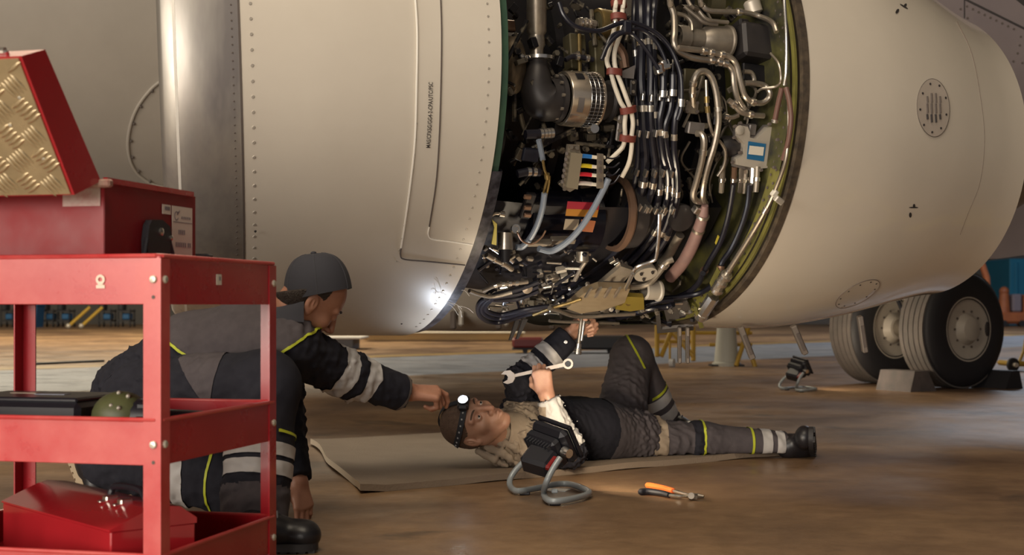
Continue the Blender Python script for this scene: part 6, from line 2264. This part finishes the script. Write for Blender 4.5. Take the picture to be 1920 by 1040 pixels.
for s in (-1, 1):
    j2.chain([CH2 + LT * s * .085 + ZU * .01, BE2 + LT * s * .075, PE2 + LT * s * .07], [.124, .120, .116], .07)
j2.cone(CH2 + LT * .08, S2l, .115, .090, .05)
j2.cone(CH2 - LT * .08, S2r, .115, .088, .05)
j2.cone(CH2 - BD * .03, nb_ - BD * .03, .115, .090, .05)
j2.cone(P(945, 852, 5.53), P(985, 850, 5.58), .050, .075, .04)
for q_ in (((897, 846, 5.45), (925, 858, 5.455), (955, 878, 5.47)), ((913, 838, 5.44), (945, 850, 5.45), (972, 872, 5.46)), ((935, 830, 5.45), (962, 836, 5.455), (988, 856, 5.465)), ((952, 814, 5.475), (985, 815, 5.475), (1008, 832, 5.49))):
    j2.chain([P(*w_) for w_ in q_], [.013, .017, .012], .010)
j2.chain([S2l, E2l, C2l], [.085, .068, .056], .035)
j2.chain([S2r, E2r, C2r], [.085, .068, .050], .03)
j2.cut(C2l, C2l - E2l, .09)
j2.cut(C2r, C2r - E2r, .09)
j2.box(A3(0.3, 5.8, -0.28), (1.5, 1.5, .305), None, 0, .01, True)
_f21, _f22 = folds(21, 0.0085, [BD, A3(.4, .2, .8), A3(.8, -.2, .4), BD + ZU * .5]), folds(5, 0.010, [BD, BD + ZU * .4], (.045, .08))
j2.disp = lambda p: _f21(p) + _f22(p) * np.exp(-(np.linalg.norm(p - (nb_ - LT * .05 + BD * .04), axis=1) / .16) ** 2)
jl = j2.build()
body_obj('jacket', jl[0], jl[1], M_NAVY, l_root)
yk = CH2 + BD * .015
patch(jl, [(yk, -BD + LT * .35), (A3(.13, 0, 0), A3(-1, 0, 0)), (A3(0, 0, .265), -ZU)], 'warm_lit_shoulder', M_TANC, l_root, .003, (nb_ - LT * .06, .30))  # warm light on the shoulders, painted as a tan panel
patch(jl, [(BE2 + BD * .02, BD)], 'grey_lower_panel', M_GREYC, l_root, .003, (PE2, .30))
band(jl, E2r, C2r, .06, .98, 'lit_forearm_panel', mat('headlamp_lit_sleeve', (0.50, 0.485, 0.47), 0.8, bump=0.15, bscale=700), l_root, .15, .002)  # forearm paler than the jacket: headlamp light put into the cloth colour
band(jl, E2r, C2r, .16, .34, 'reflective_band', M_REFL, l_root, .12, .005)
band(jl, E2l, C2l, .22, .40, 'reflective_band', M_REFL, l_root, .12)
band(jl, E2l, C2l, .50, .66, 'reflective_band', M_REFL, l_root, .12)
MB().lathe([(0, .008), (.003, .007), (.0035, .0005)], P(1061, 641, 5.675), A3(-.3, -.9, .1), 12).build('cuff_stud', M_CHROME, l_root)
# collar and far chest pocket
nd2 = unit(lc - LR[0] * .03 - nb_)
MB().lathe([(-.05, .100), (.0, .086), (.030, .088), (.036, .094), (.004, .100), (-.05, .112)], nb_ + nd2 * .035, nd2, 36).build('collar', M_TANC, l_root)
MB().lathe([(.0, .070), (.045, .063), (.050, .066), (.0, .076)], nb_ + nd2 * .015, nd2, 32).build('undershirt', M_PRINT, l_root)
for q_, w_ in ((.055, .010), (.105, .014)):  # shade in the shoulder folds, laid on as dark strips
    patch(jl, [(nb_ + BD * q_, BD + LT * .5 + ZU * .25), (nb_ + BD * (q_ + w_), -(BD + LT * .5 + ZU * .25)), (A3(.13, 0, 0), A3(-1, 0, 0)), (A3(0, 0, .26), -ZU)], 'fold_shade_strip', M_NAVY, l_root, .005, (nb_ + BD * q_ - LT * .10, .11))
p_ = P(985, 748, 5.78)
MB().box(p_, (.12, .05, .06), np.array([unit(A3(.85, .5, .1)), unit(A3(-.5, .85, 0)), ZU]), .015).build('chest_pocket', M_NAVY, l_root)
MB().box(p_ + A3(-.008, -.028, .005), (.07, .008, .05), np.array([unit(A3(.85, .5, .1)), unit(A3(-.5, .85, 0)), ZU]), .003).build('chest_badge', M_TANC, l_root)
# trousers
H2r, K2r, A2r = P(1178, 826, 5.96), P(1318, 829, 6.02), P(1474, 835, 6.08)
H2l, K2l, A2l = P(1158, 806, 6.13), P(1184, 668, 6.38), P(1243, 788, 6.52)
t3 = Field(0.007)
t3.ell(PE2, (.14, .15, .115), np.array([BD, LT, ZU]), .05)
t3.chain([H2r, K2r, A2r], [.105, .082, .060], .04)
t3.cone(H2l, K2l, .118, .092, .04)
t3.cone(K2l, A2l, .090, .082, .03)
t3.cut(A2r, A2r - K2r, .09)
t3.cut(A2l + (A2l - K2l) * .04, A2l - K2l, .10)
t3.box(A3(0.8, 6.0, -0.28), (1.5, 1.5, .305), None, 0, .01, True)
t3.disp = folds(33, 0.006, [A3(1, .1, 0), A3(.3, .2, .9), A3(.8, .1, .5)], (.06, .12))
tl_ = t3.build()
body_obj('trousers', tl_[0], tl_[1], M_GREYC, l_root)
band(tl_, H2r, K2r, .26, .46, 'tan_knee_strap', M_TANC, l_root, .15)
band(tl_, K2r, A2r, -.16, -.04, 'dark_knee_panel', M_NAVY, l_root, .14, .002)
band(tl_, K2r, A2r, -.055, -.025, 'lime_piping', M_LIME, l_root, .14, .005)
band(tl_, K2r, A2r, .53, .56, 'lime_piping', M_LIME, l_root, .12, .004)
band(tl_, K2r, A2r, .66, .78, 'reflective_band', M_REFL, l_root, .12)
band(tl_, K2r, A2r, .84, .94, 'reflective_band', M_REFL, l_root, .12)
dk = unit(A2l - K2l)
band(tl_, K2l, A2l, .58, .72, 'reflective_band', M_REFL, l_root, .15)
band(tl_, K2l, A2l, .80, .94, 'reflective_band', M_REFL, l_root, .15)
patch(tl_, [(K2l + dk * .19, dk), (K2l + dk * .203, -dk), (P(1222, 700, 6.4), A3(1, 0, 0))], 'lime_piping', M_LIME, l_root, .004, (K2l + dk * .2, .15))
pa_, pb__ = P(1180, 640, 6.3), P(1203, 688, 6.3)
n3 = unit(np.cross(unit(pb__ - pa_), A3(0, 1, 0)))
patch(tl_, [(pa_, n3), (pa_ + n3 * .009, -n3), (P(0, 690, 6.3), ZU)], 'lime_piping', M_LIME, l_root, .004, (P(1192, 660, 6.3), .14))
n4 = unit(A3(.35, 0, .9))
patch(tl_, [(P(1165, 838, 5.9), A3(.75, 0, .66)), (P(1165, 838, 5.9) + A3(.75, 0, .66) * .010, A3(-.75, 0, -.66)), (P(1150, 838, 5.9), A3(1, 0, 0)), (P(1182, 838, 5.9), A3(-1, 0, 0))], 'lime_piping', M_LIME, l_root, .005, (P(1165, 838, 5.85), .12))
# belt-like waist seam and boots
band(jl, BE2, PE2, .55, .60, 'waist_seam', M_SEAM, l_root, .3, .002)
boot(P(1533, 852, 6.14) + A3(0, 0.02, 0.0), P(1528, 826, 5.97) + A3(-.005, -0.02, 0.03), P(1478, 836, 6.07), A3(-1, 0, .12), l_root)
boot(P(1255, 800, 6.50) + A3(-.05, .05, -.045), P(1255, 800, 6.5) + A3(.14, -.06, -.06), A2l + A3(0, 0, -.02), ZU, l_root)

# ------------------------------------------------------------------ headlamp on the lying mechanic
hl = thing('headlamp', tuple(lc + (A3(.10, 0, .06) * LS) @ LR), 'lit black headlamp strapped around the lying mechanic head', 'headlamp')
M_STRAP = mat('black_strap', (0.018, 0.019, 0.026), 0.7)


def strap(path, w, name, parent, th=.0025):
    path = np.asarray(path)
    n = len(path)
    G = []
    c = path.mean(0)
    for i in range(n):
        T_ = unit(path[(i + 1) % n] - path[i - 1]) if name == 'head_strap' else unit(path[min(i + 1, n - 1)] - path[max(0, i - 1)])
        o_ = unit(path[i] - np.asarray(lc) - T_ * ((path[i] - lc) @ T_))
        b_ = np.cross(T_, o_)
        G.append([path[i] - b_ * w / 2, path[i] - b_ * w / 2 + o_ * th, path[i] + b_ * w / 2 + o_ * th, path[i] + b_ * w / 2])
    if name == 'head_strap':
        G.append(G[0])
    return MB().grid(np.array(G), wrap=True).build(name, M_STRAP, parent, True, 50)


cp = []
for i in range(48):
    a = 2 * math.pi * i / 48
    cp.append(lc + (A3(-.012 + .1045 * math.cos(a), .0845 * math.sin(a), .050 + .014 * math.cos(a)) * LS) @ LR)
hs_ = strap(cp, .024, 'head_strap', hl)
tp = []
for i in range(25):
    a = math.radians(12 + 150 * i / 24)
    tp.append(lc + (A3(-.012 + .106 * math.cos(a), 0.012, .040 + .0895 * math.sin(a)) * LS) @ LR)
strap(tp, .018, 'top_strap', hl)
for i in range(30, 46):
    if i % 2:
        q = cp[i]
        o_ = unit(q - lc)
        MB().box(q + o_ * .0035, (.006, .0022, .006), np.array([unit(cp[(i + 1) % 48] - q), o_, np.cross(unit(cp[(i + 1) % 48] - q), o_)])).build('strap_print', mat('strap_print', (0.35, 0.35, 0.36), 0.6), hs_)
lf = LR[0]
lo_ = lc + (A3(.094, 0, .068) * LS) @ LR
ld = unit(LR[0] * .85 + LR[2] * .35)
MB().box(lo_ + ld * .008, (.03, .062, .042), np.array([ld, LR[1], np.cross(ld, LR[1])]), .008).build('lamp_housing', M_BLK, hl)
MB().lathe([(.018, .019), (.030, .0205), (.032, .0185), (.026, .017)], lo_, ld, 24).build('lamp_bezel', M_BLK, hl)
MB().lathe([(.0275, .0175), (.0285, .010), (.029, .0004)], lo_, ld, 24).build('lamp_lens', mat('lit_led', (1, 1, 1), 0.3, emit=16, ecol=(0.94, 0.97, 1.0)), hl)
sd = bpy.data.lights.new('headlamp_beam', 'SPOT')
sd.energy, sd.color, sd.spot_size, sd.spot_blend, sd.shadow_soft_size = 7, (0.82, 0.89, 1.0), math.radians(156), 0.8, 0.03
so_ = bpy.data.objects.new('headlamp_beam', sd)
link(so_)
so_.location = tuple(lo_ + ld * .036)
so_.rotation_euler = Vector(unit(A3(.38, -.15, .90)).tolist()).to_track_quat('-Z', 'Y').to_euler()


# ------------------------------------------------------------------ tools in his hands
wr = thing('spanner', tuple(W2r + hx * .09), 'steel combination spanner held in the fist of the lying mechanic', 'spanner')
gp = W2r + (hx * .100 - hz * .022) * .94
M_SPAN = mat('worn_spanner_steel', (0.32, 0.28, 0.25), 0.42, 0.7)
a_, b_ = gp - wax2 * .135, gp + wax2 * .085
wy_ = unit(np.cross(hz, wax2))
MB().prism([(-.11, -.006), (.09, -.0075), (.09, .0075), (-.11, .006)], gp, wax2, wy_, hz, -.003, .003).build('shank', M_SPAN, wr, True, 30)
jaw = [(.0, -.010), (-.012, -.024), (-.034, -.026), (-.050, -.016), (-.030, -.010), (-.026, .0), (-.030, .010), (-.050, .016), (-.034, .026), (-.012, .024), (0, .010)]
MB().prism(jaw, gp - wax2 * .108, wax2, wy_, hz, -.006, .006).build('open_jaw', M_SPAN, wr, True, 30)
MB().lathe([(-.006, .012), (-.006, .020), (.006, .020), (.006, .012)], gp + wax2 * .105, hz, 20, closed=True).build('ring_end', M_SPAN, wr, True, 30)

rt_ = thing('ratchet_handle', tuple(P(1083, 668, 5.66)), 'chrome ratchet handle with socket held up to the engine by the lying mechanic', 'ratchet')
top, bot = P(1094, 566, 5.66), P(1083, 664, 5.64)
q = bot - top
MB().cyl(top, top + q * .80, .0075, .0085, 14).build('shaft', M_STEEL, rt_)
MB().cyl(top + q * .28 + A3(.012, 0, 0), top + q * .74 + A3(.010, 0, 0), .005, n=10).build('side_bar', M_CHROME, rt_)
MB().cyl(top + q * .80, top + q * .88, .011, n=14).build('collar', M_CHROME, rt_)
MB().cyl(top + q * .88, top + q * 1.0, .014, .015, 16).build('socket', M_CHROME, rt_)
for f_ in (.91, .95):
    MB().cyl(top + q * f_, top + q * (f_ + .012), .0158, n=16).build('socket_ring', M_STEEL, rt_)


# ------------------------------------------------------------------ far things across the hangar
M_YST = mat('yellow_stand_paint', (0.42, 0.26, 0.03), 0.5)
M_CONT = mat('blue_container', (0.012, 0.17, 0.30), 0.5, col2=(0.010, 0.14, 0.25), scale=0.8)
M_ORM = mat('orange_machine', (0.42, 0.13, 0.045), 0.5, col2=(0.30, 0.09, 0.04), scale=2)
M_BIN = mat('blue_bin', (0.02, 0.10, 0.24), 0.5)
M_CART = mat('dark_cart', (0.02, 0.02, 0.025), 0.5)


def bar(mb, a, b, r, n=8):
    mb.cyl(a, b, r, n=n)


# yellow engine trestle: legs, rails, braces, castor
ty = FPX * CH / (688 - VH)
ts = thing('yellow_trestle', tuple(PF(1260, 688)), 'yellow tubular steel trestle beyond the open engine', 'trestle')
for (u0, v0, u1, v1) in ((1232, 610, 1232, 668), (1262, 612, 1240, 668), (1252, 612, 1300, 668), (1300, 612, 1300, 676), (1392, 612, 1416, 688), (1404, 612, 1380, 686)):
    MB().cyl(P(u0, v0, ty + .2), P(u1, v1, ty + .1), .025, n=8).build('leg', M_YST, ts)
for (u0, v0, u1, v1) in ((1228, 640, 1304, 640), (1330, 646, 1410, 646), (1228, 624, 1410, 624)):
    MB().cyl(P(u0, v0, ty + .6), P(u1, v1, ty + .6), .02, n=8).build('rail', M_YST, ts)
MB().cyl(P(1256, 680, ty), P(1264, 680, ty - .02), .045, n=16).build('castor', mat('castor_white', (0.5, 0.5, 0.5), 0.5), ts)
MB().cyl(PF(1256, 688) + A3(0, 0, .04), P(1256, 640, ty), .012, n=8).build('castor_stem', M_YST, ts)
pd = thing('grey_pedestal', tuple(PF(1362, 688)), 'pale grey tapered pedestal standing among the yellow trestle legs', 'pedestal')
c = PF(1362, 686)
k_ = c[1] / FPX
MB().lathe([(0, 27 * k_), (6 * k_, 27 * k_), (8 * k_, 23 * k_), (66 * k_, 18 * k_), (90 * k_, 18 * k_), (90.1 * k_, .01)], c, ZU, 24).build('column', mat('pedestal_grey', (0.40, 0.40, 0.36), 0.6), pd)
MB().box(c + ZU * .01, (62 * k_, 40 * k_, .02), None).build('foot_plate', M_CART, pd, False)

# dark low cart with red box beyond the ratchet, pale platform and toolbox further left
lc_ = thing('low_cart', tuple(PF(1090, 663)), 'low black service cart with red panel standing under the engine far side', 'cart')
c = PF(1085, 663)
k_ = c[1] / FPX
MB().box(c + A3(30 * k_, .3, 20 * k_), (120 * k_, .5, 26 * k_), None, .03).build('cart_body', M_CART, lc_)
MB().box(c + A3(-95 * k_, .3, 20 * k_), (60 * k_, .4, 20 * k_), None, .03).build('red_drawer', mat('dull_red', (0.16, 0.02, 0.02), 0.5), lc_)
MB().box(c + A3(-20 * k_, .3, 9 * k_), (210 * k_, .4, 4 * k_), None, .01).build('cart_deck', M_CART, lc_)
for dx in (-100, -20, 60):
    MB().cyl(c + A3(dx * k_, .15, 5 * k_), c + A3(dx * k_, .22, 5 * k_), 5 * k_, n=14).build('wheel', M_TYRE, lc_)
pf2 = thing('low_platform', tuple(PF(625, 656)), 'low grey work platform with pale deck across the hangar', 'platform')
c = PF(632, 656)
k_ = c[1] / FPX
MB().box(c + A3(0, .6, 22 * k_), (92 * k_, 1.0, 4 * k_), None, .01).build('deck', mat('pale_deck', (0.55, 0.53, 0.5), 0.6), pf2)
MB().box(c + A3(-8 * k_, .6, 10 * k_), (72 * k_, .9, 20 * k_), None, .01).build('skirt', mat('grey_skirt', (0.10, 0.10, 0.11), 0.6), pf2)
bl_ = thing('wall_bench', tuple(PF(820, 642)), 'long buff storage bench along the far side of the hangar', 'bench')
c = PF(830, 640)
k_ = c[1] / FPX
MB().box(c + A3(0, .5, 9 * k_), (300 * k_, .8, 12 * k_), None, .02).build('bench_body', mat('buff_bench', (0.50, 0.36, 0.17), 0.6), bl_)
MB().box(c + A3(0, .5, 16 * k_), (310 * k_, .9, 3 * k_), None, .01).build('bench_top', mat('bench_top', (0.5, 0.45, 0.36), 0.6), bl_)

# row of bins and carts seen between the trolley posts
bn = thing('blue_bin', tuple(PF(55, 614)), 'blue wheelie bin at the far wall seen below the trolley top', 'bin')
c = PF(55, 614)
k_ = c[1] / FPX
MB().prism([(-11 * k_, 0), (11 * k_, 0), (14 * k_, 40 * k_), (-14 * k_, 40 * k_)], c, A3(1, 0, 0), ZU, A3(0, 1, 0), 0, .7).build('bin_body', M_BIN, bn, False)
MB().box(c + A3(0, .35, 42 * k_), (31 * k_, .8, 4 * k_), None, .02).build('bin_lid', M_BIN, bn)
spots = [(12, 'small dark parts cart left of the blue bin'), (88, 'dark parts cart next to the blue bin'), (118, 'second dark parts cart from the blue bin'), (196, 'dark parts cart right of the yellow tow bars'), (232, 'dark parts cart nearest the kneeling mechanic back')]
proto = None
for i, (u, lab) in enumerate(spots):
    c = PF(u, 613)
    k_ = c[1] / FPX
    if proto is None:
        proto = thing('parts_cart', tuple(c), lab, 'cart', 'dark parts carts along the far wall')
        MB().box(c + A3(0, .3, 12 * k_), (24 * k_, .6, 3 * k_), None).build('shelf', M_CART, proto, False)
        MB().box(c + A3(0, .3, 30 * k_), (24 * k_, .6, 3 * k_), None).build('shelf', M_CART, proto, False)
        MB().box(c + A3(2 * k_, .3, 20 * k_), (14 * k_, .4, 12 * k_), None, .03).build('parts_box', M_BIN, proto)
        MB().box(c + A3(-6 * k_, .2, 38 * k_), (10 * k_, .4, 14 * k_), None, .03).build('parts_box', M_CART, proto)
        for sx in (-11, 11):
            for sy in (.05, .55):
                MB().cyl(c + A3(sx * k_, sy, 6 * k_), c + A3(sx * k_, sy, 34 * k_), 1.2 * k_, n=6).build('leg', M_CART, proto)
                MB().cyl(c + A3((sx - 1) * k_, sy, 3.5 * k_), c + A3((sx + 1) * k_, sy, 3.5 * k_), 3.5 * k_, n=12).build('castor', M_TYRE, proto)
    else:
        o = copy_tree(proto)
        o.location = tuple(c)
        o['label'] = lab
for i, (u, lab) in enumerate(((140, 'left one of two yellow tow bars leaning by the far carts'), (164, 'right one of two yellow tow bars leaning by the far carts'))):
    c = PF(u - 12, 616)
    k_ = c[1] / FPX
    tbar = thing('tow_bar', tuple(c), lab, 'tow bar', 'yellow tow bars by the far wall')
    MB().tube([c + A3(0, 0, 4 * k_), c + A3(14 * k_, .3, 22 * k_), c + A3(30 * k_, .5, 40 * k_)], 3.2 * k_, 8).build('bar', M_YST, tbar)
    MB().ball(c + A3(0, 0, 5 * k_), 5 * k_, None, 10, 8).build('hitch', mat('hitch_pale', (0.5, 0.45, 0.38), 0.4, 0.4), tbar)
# black cable strip on the floor behind the trolley
ck = MB().box((PF(60, 684) + PF(190, 678)) / 2 + ZU * .012, (np.linalg.norm(PF(60, 684) - PF(190, 678)), .12, .024), np.array([unit(PF(190, 678) - PF(60, 684)), unit(np.cross(ZU, PF(190, 678) - PF(60, 684))), ZU]), .008).build('cable_ramp', M_CART, None, False, at=tuple(PF(125, 681)))
tag(ck, 'flat black cable cover lying across the floor behind the trolley', 'cable cover')

# right edge: blue container, orange machine, strut, yellow dolly
ct = thing('blue_container', tuple(A3(19.5, 47, 0)), 'bright blue container at the far right behind the aircraft wheel', 'container')
MB().box(A3(19.8, 47.2, 1.08), (7.4, 2.4, 2.16), None, .03).build('container_body', M_CONT, ct)
for k in range(20):
    MB().box(A3(16.3 + k * .37, 45.98, 1.08), (.12, .06, 1.9), None, .02).build('corrugation', M_CONT, ct)
om = thing('orange_machine', tuple(PF(1900, 612)), 'rusty orange ground machine in front of the blue container', 'machine')
c = PF(1900, 612)
k_ = c[1] / FPX
MB().box(c + A3(0, .5, 16 * k_), (56 * k_, 1.2, 22 * k_), None, .08).build('chassis', M_ORM, om)
MB().cyl(c + A3(-13 * k_, .2, 26 * k_), c + A3(-13 * k_, .2, 66 * k_), 11 * k_, 8 * k_, 16).build('tank', M_ORM, om)
MB().ball(c + A3(-13 * k_, .2, 66 * k_), 9 * k_, None, 14, 8).build('tank_cap', M_ORM, om)
MB().box(c + A3(8 * k_, .3, 44 * k_), (18 * k_, .6, 34 * k_), None, .05).build('control_box', mat('machine_grey', (0.2, 0.17, 0.2), 0.6), om)
MB().box(c + A3(24 * k_, .3, 40 * k_), (8 * k_, .6, 40 * k_), None, .05).build('side_panel', M_ORM, om)
for dx in (-20, 14):
    MB().cyl(c + A3(dx * k_, -.15, 6 * k_), c + A3(dx * k_, .1, 6 * k_), 6 * k_, n=16).build('wheel', M_TYRE, om)
sp = thing('orange_boom', tuple(PF(1856, 616)), 'thin orange boom leaning up behind the aircraft wheel', 'boom')
c = PF(1856, 616)
MB().tube([c + A3(0, 0, 0), P(1850, 520, c[1]), P(1836, 480, c[1])], .09, 8).build('boom_arm', M_ORM, sp)
MB().box(c + ZU * .08, (.5, .4, .16), None, .03).build('boom_base', M_ORM, sp)
dl = thing('yellow_dolly', tuple(PF(1905, 696)), 'yellow tow dolly with black wheel at the right edge', 'dolly')
c = PF(1906, 696)
k_ = c[1] / FPX
MB().box(c + A3(6 * k_, .2, 14 * k_), (36 * k_, .4, 10 * k_), None, .02).build('dolly_frame', M_YST, dl)
MB().tube([c + A3(12 * k_, .1, 18 * k_), c + A3(20 * k_, .1, 36 * k_), c + A3(24 * k_, .1, 60 * k_)], 3 * k_, 8).build('dolly_handle', M_YST, dl)
wv = MB().lathe([(-4 * k_, 4 * k_), (-4 * k_, 11 * k_), (-2 * k_, 13 * k_), (2 * k_, 13 * k_), (4 * k_, 11 * k_), (4 * k_, 4 * k_)], c + A3(-10 * k_, -.05, 13 * k_), A3(.3, -1, 0), 24).build('dolly_wheel', M_TYRE, dl)
MB().cyl(c + A3(-10 * k_, -.05, 13 * k_), c + A3(-9 * k_, -.14, 13 * k_), 4 * k_, n=12).build('wheel_hub', M_HUB, wv)
